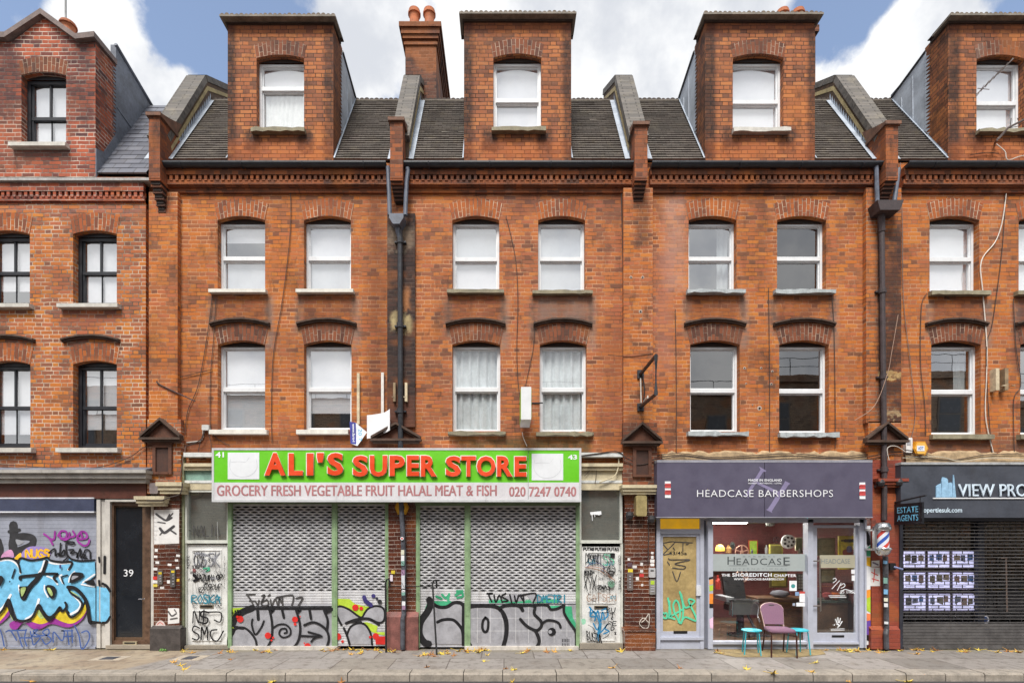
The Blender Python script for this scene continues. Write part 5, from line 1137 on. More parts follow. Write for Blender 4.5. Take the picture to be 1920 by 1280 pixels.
# hanging sign, end-on to the wall
xs = sx(1675, -.1); y0, y1 = -.12, -.78; zt_, zb_ = 2.69, 2.315
t = thing('hanging_sign', 'black hanging sign reading ESTATE AGENTS on an iron bracket', 'sign', (xs, -.1, 2.5))
mb = MB(); mb.box(xs, xs+.035, y1, y0, zb_, zt_); mb.build('sign_board', M((26, 28, 34), .4), t)
for k, (s, za, zb) in enumerate((('ESTATE', 2.52, 2.63), ('AGENTS', 2.375, 2.485))):
    text('lettering', s, 0, 1, 0, 1, 0, M((120, 200, 236), .4), t, .01, xf=lambda a, b, c, za=za, zb=zb: (xs-.003, -.20-.50*a, za+(zb-za)*b))
mb = MB(); mb.tube([(xs+.015, .0, 2.72), (xs+.015, -.85, 2.80)], .016); mb.tube([(xs+.015, -.1, 2.6), (xs+.015, -.1, 2.73)], .02); mb.tube([(xs+.015, -.25, 2.69), (xs+.015, -.25, 2.745)], .008); mb.tube([(xs+.015, -.72, 2.69), (xs+.015, -.72, 2.785)], .008); mb.build('bracket', IRON, t)
# projecting light box, end-on
x0, x1 = sx(977, -.8), sx(996, -.8)
t = thing('light_box_sign', 'narrow projecting light box with white edge and green face, between two windows', 'sign', (x0, -.1, 4.3))
mb = MB(); mb.box(x0, x1, -.8, -.14, sz(786, -.8), sz(725, -.8)); mb.build('sign_box', M((222, 224, 226), .45, 0, .04, 4, dirt=.15), t)
mb = MB(); mb.box(x0-.006, x0, -.78, -.16, sz(786, -.8)+.03, sz(725, -.8)-.03); mb.box(x1, x1+.006, -.78, -.16, sz(786, -.8)+.03, sz(725, -.8)-.03); mb.build('sign_face', M((150, 190, 70), .4, 0, .2, 6), t)
mb = MB(); zc = sz(750, -.4); mb.tube([((x0+x1)/2, -.15, zc), ((x0+x1)/2, .02, zc)], .02); mb.tube([((x0+x1)/2-.1, -.01, zc+.05), ((x0+x1)/2+.35, -.01, zc+.05)], .012); mb.build('bracket', IRON, t)
# empty hanging frame
t = thing('sign_frame', 'empty black iron hanging sign frame on the pilaster right of the light box', 'bracket', (2.53, -.1, 4.8))
mb = MB(); X = 2.53; q = [(X, -.1, 5.10), (X, -1.12, 5.10), (X, -1.12, 4.46), (X, -.1, 4.50)]
mb.tube(q, .034, 6); mb.box(X-.06, X+.06, -.13, -.1, 5.02, 5.18); mb.box(X-.06, X+.06, -.13, -.1, 4.42, 4.56); mb.build('frame', IRON, t)
mb = MB(); mb.tube([(X+.03, -.14, 5.06), (X+.05, -.22, 4.8), (X+.04, -.18, 4.55)], .013, 6); mb.tube([(X-.02, -.2, 5.0), (X-.01, -.2, 4.55)], .012, 6, 1); mb.tube([(X+.03, -.5, 4.55), (X+.06, -.4, 4.62), (X+.02, -.25, 4.56)], .012, 6, 1); mb.build('loose_cable', [CABLE, CABLEW], t)
# broken estate agent boards
BTN = M((206, 190, 160), .8, 0, .2, 10)
t = thing('letting_board', 'broken blue and white arrow board on a timber post beside the window', 'sign', (sx(671), -.05, 4))
mb = MB(); mb.pbox(669, 674, 699, 795, -.05, -.005); mb.build('post', BTN, t)
mb = MB(); f = lambda p, Y=-.09: (sx(p[0], Y), sz(p[1], Y)); mb.extr([f(p) for p in ((655.5, 790), (667, 792), (688, 810), (670, 835.5), (657.5, 831))], 'y', -.09, -.084); mb.extr([f(p) for p in ((655.5, 790), (667, 792), (668, 832.5), (657.5, 831))], 'y', -.094, -.0905, 1); bd = mb.build('board', [M((228, 234, 242), .5), M((62, 66, 150), .5)], t)
text('lettering', 'www.faro-l', 0, 1, 0, 1, 0, P_WHITE, t, .02, xf=lambda a, b, c: (sx(660.5+.6*a+5*b, -.09), -.0965, sz(794+34*a, -.09)))
text('lettering', '20 7', 0, 1, 0, 1, 0, M((70, 170, 210)), t, .0, xf=lambda a, b, c: (sx(672+6.5*b, -.09), -.0925, sz(804+22*a, -.09)))
t = thing('letting_board', 'blank white warped board on a white timber post beside the black downpipe', 'sign', (sx(716), -.05, 4))
mb = MB(); mb.pbox(714.5, 719.5, 698, 775, -.05, -.005); mb.build('post', M((222, 216, 210), .7, 0, .1, 9), t)
mb = MB(); N = 8
for i in range(N):
    def pt(k, s):
        u = k/N; px = 688+45*u; top = 778-.6*u*10+(-3.5 if u > .8 else 0)*(u-.8)*5; bt_ = 822-14*u**1.3; return (sx(px, -.12), -.12-.10*u*u+.03*math.sin(u*3), sz(top if s else bt_, -.12))
    a, b, c, d_ = pt(i, 0), pt(i+1, 0), pt(i+1, 1), pt(i, 1); o_ = Vector((0, .006, 0))
    mb.face([a, b, c, d_]); mb.face([Vector(p)+o_ for p in (d_, c, b, a)]); mb.face([a, b, Vector(b)+o_, Vector(a)+o_]); mb.face([d_, c, Vector(c)+o_, Vector(d_)+o_])
mb.build('board', M((236, 236, 238), .5, 0, .03), t)
# timber battens left by old boards
for (a, b, tt, bt, w_) in ((737, 741.5, 717, 752, 'grey weathered batten fixed left of the black downpipe'), (759, 763.5, 717, 752, 'pale batten fixed right of the black downpipe'), (1867.5, 1874, 690, 731, 'pale timber batten right of the dark cable, nearer the window'), (1884.5, 1891, 690, 731, 'darker timber batten, right one of the pair near the edge')):
    mb = MB(); mb.pbox(a, b, tt, bt, -.13, -.0); mb.box(sx(a), sx(b), -.135, -.1, sz(bt)+.04, sz(bt)+.055); tag(mb.build('timber_batten', BTN if 'darker' not in w_ and 'grey' not in w_ else M((146, 126, 100), .9, 0, .25, 10), None, (sx(a), 0, sz(bt))), w_, 'batten', 'timber battens on the wall')

# ================================================================ pipes, boxes, lamps
def pipe(h, pts, r, mat, label=None, collars=()):
    mb = MB(); mb.tube(pts, r, 10)
    for (x, y, z) in collars: mb.lathe([(r, -.05), (r*1.3, -.045), (r*1.3, .045), (r, .05)], (x, y, z), 12); mb.box(x-r*2.2, x+r*2.2, y+.02, 0.02, z-.015, z+.015)
    o = mb.build('downpipe', mat, h, smooth=False)
    if label: o['label'] = label
    return o
xp = sx(750, -.15); pp = pipe(H43, [(xp, -.15, sz(432, -.15)), (xp+.01, -.15, sz(842, -.15))], .048, IRON, 'black cast iron downpipe between the two halves of the store', [(xp, -.15, sz(p, -.15)) for p in (452, 610, 770)])
mb = MB(); z = sz(408, -.2); x = sx(745, -.2); mb.extr([(x-.13, z+.02), (x+.13, z+.02), (x+.13, z-.06), (x+.06, z-.17), (x-.06, z-.17), (x-.13, z-.06)], 'y', -.3, -.06); mb.tube([(x, -.18, z-.15), (x, -.17, z-.24), (xp, -.15, z-.36)], .045); mb.build('hopper_head', IRONG, pp)
mb = MB()
for (pa, pb_) in (((727, 313), (731, 404)), ((764, 315), (760, 404))): 
    mb.tube([(sx(pa[0], -.2), -.2, sz(pa[1], -.2)), (sx(pa[0], -.2)+.01, -.2, sz(pa[1]+6, -.2)), (sx((pa[0]+pb_[0])/2, -.2), -.2, sz(345, -.2)), (sx(pb_[0], -.2), -.2, sz(pb_[1], -.2))], .04)
mb.tube([(sx(731, -.2), -.2, sz(404, -.2)), (sx(740, -.2), -.2, sz(407, -.2))], .04); mb.build('rainwater_branch', IRONG, pp)
x2 = sx(757, -.2); lo = pipe(H43, [(sx(752, -.19), -.19, sz(938, -.19)), (sx(757, -.19), -.19, sz(1040, -.19)), (x2, -.19, sz(1150, -.19)), (sx(755, -.22), -.22, sz(1160, -.22)), (sx(755, -.22), -.22, .03)], .044, M((74, 76, 84), .6, 0, .4, 9, .3, dirt=.4), 'lower downpipe plastered with stickers')
pn = Paint(-.242); STK = [M(c) for c in ((226, 228, 232), (196, 200, 206), (54, 54, 58), (150, 120, 150), (120, 160, 150), (210, 210, 190))]
yk = 1030; k = 0
random.seed(5)
while yk < 1150:
    hgt = random.uniform(4, 13); wv = random.uniform(-1, 1)
    if random.random() < .82:
        px = 754.5+(yk-1030)*.022; pn.fill([(px-2.8+wv*.4, yk), (px+3.4, yk+wv), (px+3.3, yk+hgt), (px-2.9, yk+hgt-wv)], random.choice(STK), False)
        if random.random() < .5: pn.line([(px-2, yk+2), (px+2, yk+hgt-2)], .8, P_BLACK)
    yk += hgt+random.uniform(-1, 2)
pn.dot(754, 1009, 3.2, WHITE); pn.dot(754, 1009, 1.8, P_RED); pn.build('sticker', lo)
xr = sx(1657, -.16)
rp = pipe(H47, [(sx(1653, -.16), -.16, sz(428, -.16)), (sx(1655, -.16), -.16, sz(620, -.16)), (sx(1658, -.16), -.16, sz(850, -.16)), (sx(1658, -.16), -.16, sz(975, -.16))], .047, IRONR, 'rusty dark downpipe on the blackened pilaster', [(sx(1654, -.16), -.16, sz(545, -.16)), (sx(1656, -.16), -.16, sz(706, -.16)), (sx(1658, -.16), -.16, sz(880, -.16))])
mb = MB(); z = sz(388, -.25); x = sx(1662, -.25); mb.extr([(x-.24, z+.06), (x+.24, z+.06), (x+.17, z-.12), (x-.19, z-.12)], 'y', -.36, -.07); mb.tube([(x-.06, -.2, z-.1), (sx(1653, -.16), -.16, z-.4)], .06); mb.build('hopper_head', IRONR, rp)
mb = MB()
for (pa, pb_) in (((1643, 312), (1645, 386)), ((1685, 316), (1676, 386))): mb.tube([(sx(pa[0], -.2), -.2, sz(pa[1], -.2)), (sx((pa[0]+pb_[0])/2, -.2), -.2, sz(350, -.2)), (sx(pb_[0], -.2), -.2, sz(pb_[1], -.2))], .038)
mb.build('rainwater_branch', IRONG, rp)
lp = pipe(H47, [(sx(1660, -.2), -.2, sz(1042, -.2)), (sx(1662, -.2), -.2, sz(1178, -.2)), (sx(1661, -.24), -.24, sz(1188, -.24)), (sx(1662, -.24), -.24, .04)], .046, M((70, 70, 76), .6, 0, .4, 9, .3, dirt=.3), 'lower downpipe covered with stickers below the barber pole')
pn = Paint(-.252); yk = 1050
while yk < 1172:
    hgt = random.uniform(4, 12)
    if random.random() < .75: px = 1659.5+(yk-1050)*.015; pn.fill([(px-3.5, yk), (px+4, yk+.6), (px+3.9, yk+hgt), (px-3.4, yk+hgt-.5)], random.choice(STK+[P_YEL, M((120, 170, 210))]), False)
    yk += hgt+random.uniform(0, 3)
pn.build('sticker', lp)
def rbox(name, label, cat, a, b, tt, bt, y0, y1, mat, extra=None, group=None):
    mb = MB(); x0, x1, z1, z0 = sx(a, y0), sx(b, y0), sz(tt, y0), sz(bt, y0); c = min(x1-x0, z1-z0)*.12
    mb.extr([(x0+c, z0), (x1-c, z0), (x1, z0+c), (x1, z1-c), (x1-c, z1), (x0+c, z1), (x0, z1-c), (x0, z0+c)], 'y', y0, y1)
    t = thing(name, label, cat, ((x0+x1)/2, y1, z0), group); mb.build('body', mat, t)
    if extra: m2, mats, nm = extra; m2.build(nm, mats, t)
    return t
def hexbox(a, b, tt, bt, y0, y1, label, txt):
    Y = y0; xm = (a+b)/2; zm = (tt+bt)/2; mb = MB(); f = lambda p: (sx(p[0], Y), sz(p[1], Y)); k = (b-a)*.22
    pts = [(a, zm), (a+k, tt), (b-k, tt), (b, zm), (b-k, bt), (a+k, bt)]
    t = thing('alarm_box', label, 'alarm box', (sx(xm), y1, sz(bt)), 'alarm boxes')
    mb.extr([f(p) for p in pts], 'y', y0, y1); mb.extr([f((xm+(p[0]-xm)*.82, zm+(p[1]-zm)*.82)) for p in pts], 'y', y0-.012, y0, 1); mb.build('cover', [M((206, 140, 30), .45, 0, .1, 6, dirt=.2), M((228, 178, 84), .45, 0, .08, 6)] if txt else [M((206, 150, 26), .45, 0, .15, 6, dirt=.3), M((214, 160, 30), .45, 0, .1)], t)
    if txt:
        m2 = MB(); m2.pbox(xm-7, xm+7, zm-5, zm+5, y0-.016, y0-.012); m2.build('label_plate', M((222, 226, 236)), t); text('lettering', txt, xm-5, xm+5, zm-3, zm+3, y0-.0165, M((44, 82, 150)), t, .02)
    else:
        m2 = MB(); m2.pbox(xm-5, xm+5, zm-3, zm+4, y0-.016, y0-.012); m2.build('label_plate', M((60, 58, 62)), t)
    return t
hexbox(1712, 1741, 827, 853, -.1, 0, 'yellow hexagonal alarm box with blue lettering above the estate agency', 'ADT')
hexbox(740, 766, 937, 964, -.17, -.1, 'yellow hexagonal alarm box behind the downpipe, under the green sign', None)
m2 = MB(); m2.pbox(1701, 1708, 824, 834, -.085, -.08)
rbox('alarm_box', 'white upright alarm box left of the yellow hexagonal one', 'alarm box', 1699, 1711, 820, 848, -.08, 0, M((226, 224, 222), .5, 0, .06, 5, dirt=.3), (m2, M((170, 170, 176)), 'grille'), 'alarm boxes')
m2 = MB(); m2.tube([(sx(381, -.02), -.02, sz(806)), (sx(381, -.02), -.02, sz(818)), (sx(376, -.02), -.02, sz(827)), (sx(350, -.02), -.02, sz(830))], .014)
rbox('junction_box', 'pale grey junction box with cables, left of the lower store window', 'junction box', 378, 391, 796, 806, -.07, 0, M((198, 198, 196), .5), (m2, M((170, 166, 160), .6), 'conduit'))
m2 = MB()
for px in (285, 289, 294): m2.tube([(sx(px, -.15), -.15, sz(924)), (sx(px, -.15), -.15, sz(930)), (sx(px-5, -.15), -.15, sz(934)), (sx(px-14, -.12), -.12, sz(936))], .012)
rbox('junction_box', 'dark grey cable box on the pilaster above door 39', 'junction box', 280, 296, 905, 925, -.2, -.1, M((126, 116, 116), .5, 0, .12, 6, dirt=.3), (m2, CABLE, 'conduit'))
def buttons(a, b, rows, y, hl=None):
    m2 = MB()
    for r in rows: m2.pbox(a, b, r, r+2, y-.006, y, 1)
    if hl: m2.pbox(hl[0], hl[1], hl[2], hl[3], y-.005, y, 0)
    return m2
EG = 'door entry panels'; YLB = [P_YEL, P_SILV, P_LIME]
rbox('entry_panel', 'grey steel entry panel, left one of the pair on the postered pilaster', 'intercom', 295, 304, 1069, 1095, -.15, -.12, M((116, 112, 106), .45, .3, .15, 8), (buttons(299, 302, (1078, 1083, 1088), -.15, (297, 303, 1072, 1076)), YLB, 'button'), EG)
rbox('entry_panel', 'grey steel entry panel nearer the white door, right one of the pair', 'intercom', 319, 328, 1066, 1100, -.15, -.12, M((100, 98, 96), .45, .3, .15, 8), (buttons(323, 326, (1076, 1082, 1088, 1093), -.15, (321, 327, 1069, 1073)), YLB, 'button'), EG)
rbox('entry_panel', 'long grey entry panel below a yellow sticker on the glazed pilaster', 'intercom', 1176, 1187, 1072, 1106, -.15, -.12, M((122, 112, 108), .45, .3, .15, 8), (buttons(1180, 1183, (1079, 1084, 1089, 1094, 1099), -.15), YLB, 'button'), EG)
rbox('entry_panel', 'small pale keypad box beside the barber side door', 'intercom', 1217, 1229, 1064, 1082, -.17, -.12, M((200, 200, 202), .45, .2, .08, 8), (buttons(1220, 1226, (1068,), -.17, None), [P_YEL, BLACK], 'button'), EG)
rbox('entry_panel', 'entry panel with lime green name slips, below the keypad box', 'intercom', 1218, 1229, 1085, 1114, -.15, -.12, M((150, 148, 144), .45, .3, .12, 8), (buttons(1220, 1227, (1098, 1102, 1107), -.15, (1220, 1227, 1088, 1095)), [P_LIME, P_SILV, P_LIME], 'button'), EG)
rbox('meter_box', 'brassy cream meter box under the pilaster cap', 'box', 1193, 1213, 928, 967, -.3, -.12, M((176, 160, 112), .4, .25, .2, 5, dirt=.4))
def bullet(px, py, y, label, dirx):
    x, z = sx(px, y), sz(py, y); t = thing('bulkhead_lamp', label, 'lamp', (x, -.1, z), 'small bulkhead lamps on the pilasters')
    m = MB(); m.lathe([(.03, 0), (.06, .02), (.075, .07), (.06, .13), (.0, .15)], (x, y+.02, z-.05), 14); m.build('shade', M((52, 50, 52), .35, .1), t)
    m = MB(); m.tube([(x, -.1, z), (x, y+.03, z)], .025); m.box(x-.05, x+.05, -.13, -.1, z-.05, z+.05); m.build('arm', M((120, 116, 114), .5), t)
bullet(1181, 968, -.22, 'small dark bulkhead lamp left of the cream meter box', 1); bullet(1222, 975, -.24, 'small dark bulkhead lamp right of the cream meter box', 1)
bullet(1652, 907, -.22, 'small bulkhead lamp on the red pilaster, left of the downpipe', 1); bullet(1686, 906, -.22, 'small bulkhead lamp on the red pilaster, right of the downpipe', 1)
m2 = MB(); m2.tube([(sx(1676, -.2), -.2, sz(1062, -.2)), (sx(1690, -.24), -.28, sz(1067, -.24))], .02)
rbox('key_switch', 'black shutter key switch at the left edge of the grille', 'switch', 1669, 1680, 1055, 1068, -.2, -.12, BLACK, (m2, M((120, 130, 170), .4), 'key_barrel'))
# barber pole
yb = -.36; xb = sx(1655, yb); z0, z1 = sz(1042, yb), sz(978, yb)
t = thing('barber_pole', 'barber pole with red, white and blue stripes and chrome caps', 'barber pole', (xb, -.12, z0))
CHR = M((206, 208, 210), .15, .9, .1, 6)
m = MB(); m.lathe([(.0, 0), (.07, .01), (.11, .05), (.125, .1), (.14, .12), (.14, .15), (.11, .16)], (xb, yb, z0), 24); m.build('chrome_cap', CHR, t, smooth=True)
m = MB(); m.lathe([(.115, -.16), (.135, -.14), (.135, -.1), (.13, -.08), (.1, -.02), (.0, 0)], (xb, yb, z1), 24); m.build('chrome_cap', CHR, t, smooth=True)
m, g, b = newmat('barber_stripes'); uvp = g.sep(g.uv()); fr = g.m('FRACT', g.m('SUBTRACT', g.m('MULTIPLY', uvp[1], 3.3), g.m('MULTIPLY', uvp[0], 1.0)))
g.put(b.inputs['Base Color'], g.ramp(fr, [S(222, 226, 236), S(58, 92, 180), S(226, 228, 236), S(206, 76, 66)], True)); b.inputs['Roughness'].default_value = .12
mb = MB(); n = 28; za, zb = z0+.155, z1-.155
for k in range(n):
    a0, a1 = 2*math.pi*k/n, 2*math.pi*(k+1)/n; mb.face([(xb+.1*math.cos(a0), yb+.1*math.sin(a0), za), (xb+.1*math.cos(a1), yb+.1*math.sin(a1), za), (xb+.1*math.cos(a1), yb+.1*math.sin(a1), zb), (xb+.1*math.cos(a0), yb+.1*math.sin(a0), zb)], 0, [(k/n*2, za), ((k+1)/n*2, za), ((k+1)/n*2, zb), (k/n*2, zb)])
mb.build('striped_cylinder', m, t, smooth=True)
m = MB(); m.box(xb-.16, xb-.12, yb-.02, yb+.04, z0+.1, z1-.08); m.box(xb-.17, xb-.06, yb+.02, -.12, z1-.16, z1-.12); m.box(xb-.17, xb-.06, yb+.02, -.12, z0+.1, z0+.14); m.build('bracket', M((150, 150, 154), .35, .6), t)
# aerial on the right dormer
t = thing('tv_aerial', 'television aerial on a bent mast in front of the right dormer window', 'aerial', (sx(1880, -.3), -.05, sz(265)))
ya = -.45; pt = lambda px, py, y=ya: (sx(px, y), y, sz(py, y)); AER = M((120, 112, 108), .5, .3)
m = MB(); m.tube([pt(1830, 178), pt(1900, 110)], .009, 6, 0)
for k, (dx, dy) in enumerate(((6, 3), (5, 3), (5, 3), (4.5, 3), (4.5, 3), (4, 2.5), (4, 2.5))):
    u = .12+k*.12; a = Vector(pt(1830+70*u, 178-68*u)); m.tube([a+Vector((-dx*.01, -.14, -dy*.006)), a+Vector((dx*.01, .14, dy*.006))], .005, 5)
m.tube([pt(1833, 166), pt(1855, 168)], .006, 5); m.build('antenna_boom', AER, t)
m = MB(); m.tube([pt(1866, 268, -.06), pt(1870, 262), pt(1890, 240), pt(1925, 222)], .018, 7); m.tube([pt(1896, 222), pt(1894, 240), pt(1912, 236), pt(1908, 222)], .008, 6); m.build('mast', M((86, 74, 70), .6, .2), t)
t = thing('tv_aerial', 'thin aerial pole behind the pointed gable, by its clay pot', 'aerial', (sx(124, 2.6), 2.6, 12.6))
m = MB(); m.tube([(sx(124, 2.6), 2.6, 12.0), (sx(123, 2.6), 2.6, sz(-14, 2.6))], .022, 8); m.build('mast', M((150, 150, 150), .5, .4), t); m = MB(); m.tube([(sx(114, 2.6), 2.6, sz(-8, 2.6)), (sx(136, 2.6), 2.5, sz(-11, 2.6))], .01, 6); m.build('antenna_boom', AER, t)

# ================================================================ cables
def cable(pts, label, r=.009, mat=None, y=-.025):
    mb = MB(); c = crv(pts, False, 6); mb.tube([(sx(p.x, y), y, sz(p.y, y)) for p in c], r*.72, 5, 0, False)
    return tag(mb.build('cable', mat or CABLE, None, (sx(pts[0][0]), y, sz(pts[0][1]))), label, 'cable', 'cables on the facade')
cable([(542, 300), (545, 420), (530, 560), (513, 660), (509, 760), (510, 830)], 'thin dark cable between the two columns of store windows, left house')
cable([(398, 555), (390, 620), (372, 720), (352, 770), (347, 815)], 'slanting dark cable left of the upper left store window')
cable([(405, 560), (400, 640), (395, 700), (394, 760), (398, 812), (432, 836)], 'dark cable beside the left edge of the lower left store window')
cable([(300, 716), (398, 692)], 'taut wire rising from the iron hook to the left store window', .008); cable([(294, 714), (302, 722), (366, 752)], 'rusty iron stay angled down from the hook', .016, IRONR, -.12)
cable([(949, 405), (966, 480), (971, 560), (969, 650), (971, 712), (975, 745)], 'dark cable running down to the projecting light box'); cable([(1003, 600), (1000, 650), (990, 700), (985, 724)], 'thin wire slanting from the right store window to the light box', .008)
cable([(979, 810), (982, 822), (988, 836)], 'pale cable hanging below the light box', .01, CABLEW)
cable([(1165, 352), (1168, 520), (1168, 760), (1170, 800)], 'dark cable along the left edge of the store\'s right pilaster', .014); cable([(1266, 580), (1268, 700), (1268, 850)], 'dark vertical cable left of the barber house windows')
cable([(1441, 540), (1443, 700), (1443, 850)], 'dark vertical cable midway between the barber house windows'); cable([(1560, 555), (1564, 620), (1566, 760), (1566, 840)], 'thin cable right of the barber house windows', .009)
cable([(1140, 665), (1180, 668), (1226, 662)], 'taut wire to the top of the empty iron frame', .007, None, -.11)
cable([(1688, 305), (1692, 420), (1694, 560), (1708, 690), (1716, 780), (1703, 840)], 'thin grey cable right of the rusty downpipe', .008, M((120, 104, 98), .6)); cable([(1684, 590), (1672, 660), (1664, 700), (1640, 760), (1602, 788)], 'thin pale wire slanting across the rusty downpipe', .008, M((160, 130, 112), .6), -.22)
cable([(1738, 550), (1728, 575), (1726, 680), (1734, 760), (1736, 815)], 'dark cable looping left of the estate agency windows'); cable([(1872, 290), (1888, 320), (1882, 400), (1868, 450), (1840, 490), (1843, 550), (1850, 640), (1850, 700), (1848, 780), (1862, 848)], 'white cable wandering down past the right hand windows', .013, CABLEW)
cable([(1886, 340), (1880, 460), (1862, 600), (1850, 650), (1853, 760), (1860, 850)], 'dark cable crossing beside the white one'); cable([(1900, 560), (1905, 650), (1914, 720), (1901, 750), (1902, 850)], 'dark looping cable at the right edge of the photo'); cable([(1780, 560), (1764, 552), (1742, 548)], 'short cable end over the estate agency window sill', .009)
cable([(1868, 270), (1884, 284), (1890, 300), (1920, 292), (1960, 300)], 'pale cable from the aerial along the dormer', .012, CABLEW, -.1); cable([(1820, 290), (1850, 286), (1872, 288)], 'short dark cable on the dormer foot left of the aerial', .01, None, -.08)
ys = -.14
cable([(342, 905), (338, 925), (318, 932), (300, 938), (276, 938)], 'dark cable loop over the stone pilaster cap by door 39', .014, None, -.3); cable([(0, 870), (90, 876), (180, 876), (240, 858), (270, 838), (300, 830)], 'dark cable running over the lead cornice of number 39', .009, None, -.12)
cable([(348, 836), (346, 850), (340, 880), (338, 900)], 'cable bundle dropping beside the terracotta panel', .016, M((110, 84, 74), .7), -.13); cable([(346, 836), (362, 832), (378, 822), (384, 806)], 'thick cable from the junction box to the pilaster', .013, None, -.08); cable([(383, 806), (376, 828), (372, 850), (384, 858), (398, 850)], 'loose cable hanging under the junction box', .008, None, -.06); cable([(390, 808), (396, 834), (394, 858)], 'second thin cable under the junction box, right one', .008, None, -.05)
for k, (dy, l) in enumerate(((0, 'upper dark cable of the bundle along the top of the barber sign'), (5, 'middle dark cable of the bundle along the top of the barber sign'), (9, 'sagging lower cable along the top of the barber sign'))):
    cable([(1170, 846+dy*2), (1200, 862+dy), (1240, 852+dy), (1280, 850+dy*.6), (1340, 857+dy*.5), (1420, 853+dy), (1490, 850+dy), (1560, 856+dy*.4), (1620, 852+dy), (1680, 842+dy), (1740, 850+dy)], l, .011, None, -.08-.02*k)
cable([(1090, 854), (1120, 850), (1150, 846), (1166, 850), (1172, 862)], 'tangled dark cable above the white tagged side door', .014, None, -.17); cable([(1096, 892), (1116, 872), (1118, 886), (1116, 905)], 'cable hanging on the cream fascia panel', .008, None, -.06); cable([(1124, 904), (1152, 892), (1160, 870), (1158, 850)], 'old cream pipe bent over the cream fascia panel', .018, CREAM, -.1)
cable([(1226, 862), (1232, 900), (1216, 906), (1214, 930), (1216, 980), (1215, 1060)], 'dark cable down the glazed pilaster to the keypad', .011, None, -.16); cable([(1692, 858), (1760, 856), (1800, 864), (1860, 858), (1930, 862)], 'pale cable along the top of the estate agency fascia', .011, M((190, 180, 160), .7), -.1); cable([(1700, 852), (1780, 862), (1850, 852), (1930, 850)], 'dark cable along the top of the estate agency fascia', .011, None, -.08)
cable([(1667, 862), (1664, 840), (1680, 836), (1700, 848)], 'pale cable looping over the rusty downpipe', .009, CABLEW, -.26); cable([(1203, 1166), (1210, 1160), (1217, 1150), (1216, 1174), (1206, 1176), (1199, 1168), (1206, 1158), (1216, 1166)], 'coil of pale cable on the glazed pilaster plinth', .011, M((196, 188, 178), .7), -.16)

# ================================================================ graffiti
pn = Paint(Y39-.0055, (0, 960, .109375)); k2 = 1097.1                  # second crop starts 120 px lower
D = lambda pts: [(x, y+k2) for x, y in pts]
SMK = M((46, 46, 50), .7, 0, .3, 9)
for pts, wv in (([(230, 220), (240, 420), (220, 560), (250, 760)], 150), ([(220, 430), (420, 410), (560, 450), (540, 560), (360, 640), (240, 680)], 120), ([(-20, 480), (20, 640), (-20, 760)], 90), ([(160, 330), (330, 300)], 60)): pn.line(pts, wv, SMK)
pn.fill([(270, 465), (370, 480), (410, 510), (310, 560)], P_GREY)
pn.fill([(20, 780), (80, 680), (200, 640), (240, 760), (120, 800)], M((206, 150, 190))); pn.fill([(150, 740), (320, 760), (420, 640), (560, 580), (840, 620), (860, 740), (700, 800), (380, 800)], M((150, 130, 190))); pn.fill([(250, 790), (360, 690), (360, 800)], P_GOLD)
pn.write('NUGS', 440, 640, 860, 770, 34, P_GOLD, .06)
for pts in ([(760, 370), (850, 440), (910, 550)], [(850, 440), (930, 460), (950, 330)], [(1000, 400), (1060, 320), (1150, 340), (1130, 440), (1040, 430), (1040, 380)], [(1040, 440), (1120, 470), (1190, 430), (1200, 350)], [(1190, 430), (1290, 400), (1260, 320)], [(1330, 420), (1400, 330), (1480, 350), (1500, 430), (1400, 460), (1340, 430), (1350, 500), (1450, 570), (1520, 540), (1540, 470)], [(1400, 350), (1420, 430)]): pn.line(pts, 34, P_PURP)
for pts in ([(850, 690), (950, 620), (960, 740), (1010, 700), (1030, 740), (1050, 530)], [(1050, 740), (1110, 640), (1120, 730), (1040, 740)], [(1120, 500), (1280, 510), (1250, 550), (1150, 530), (1150, 680), (1170, 760), (1100, 830)], [(1190, 640), (1280, 640), (1220, 700), (1330, 690), (1330, 780), (1390, 620), (1400, 780), (1450, 700), (1480, 640), (1550, 660), (1560, 790)], [(1430, 720), (1480, 730), (1440, 770), (1510, 790)]): pn.line(pts, 26, P_BLACK)
# colour fringe below, body, highlights, outlines
pn.fill(D([(-40, 560), (170, 500), (200, 620), (60, 780), (-40, 800)]), P_PURP); pn.fill(D([(-40, 560), (160, 520), (150, 600), (20, 760), (-40, 780)]), P_YEL)
pn.fill(D([(190, 790), (340, 740), (440, 790), (560, 780), (900, 700), (1200, 800), (1480, 600), (1520, 560), (1400, 760), (1180, 870), (900, 810), (700, 900), (560, 880), (420, 790), (300, 900), (200, 880)]), P_PURP)
pn.fill(D([(160, 520), (290, 740), (220, 720)]), P_LGREEN); pn.fill(D([(560, 740), (690, 560), (860, 740), (740, 810), (620, 790)]), P_YEL); pn.fill(D([(660, 640), (700, 560), (800, 680), (720, 720)]), P_LGREEN); pn.fill(D([(960, 700), (1060, 590), (1160, 560), (1240, 690), (1400, 600), (1490, 460), (1480, 620), (1330, 770), (1180, 800)]), P_YEL)
body = [(-40, 860), (120, 790), (260, 800), (330, 880), (400, 790), (640, 840), (800, 780), (900, 820), (1050, 860), (1220, 850), (1190, 760), (1290, 830), (1640, 830), (1654, 1080), (1500, 1200), (1654, 1260), (1654, k2+770), (1600, k2+760), (1540, k2+560), (1480, k2+330), (1440, k2+500), (1280, k2+690), (1170, k2+560), (1090, k2+590), (1060, k2+520), (940, k2+670), (860, k2+690), (700, k2+480), (600, k2+680), (440, k2+750), (320, k2+730), (200, k2+380), (90, k2+560), (-40, k2+660)]
pn.fill(body, P_BLUE, False)
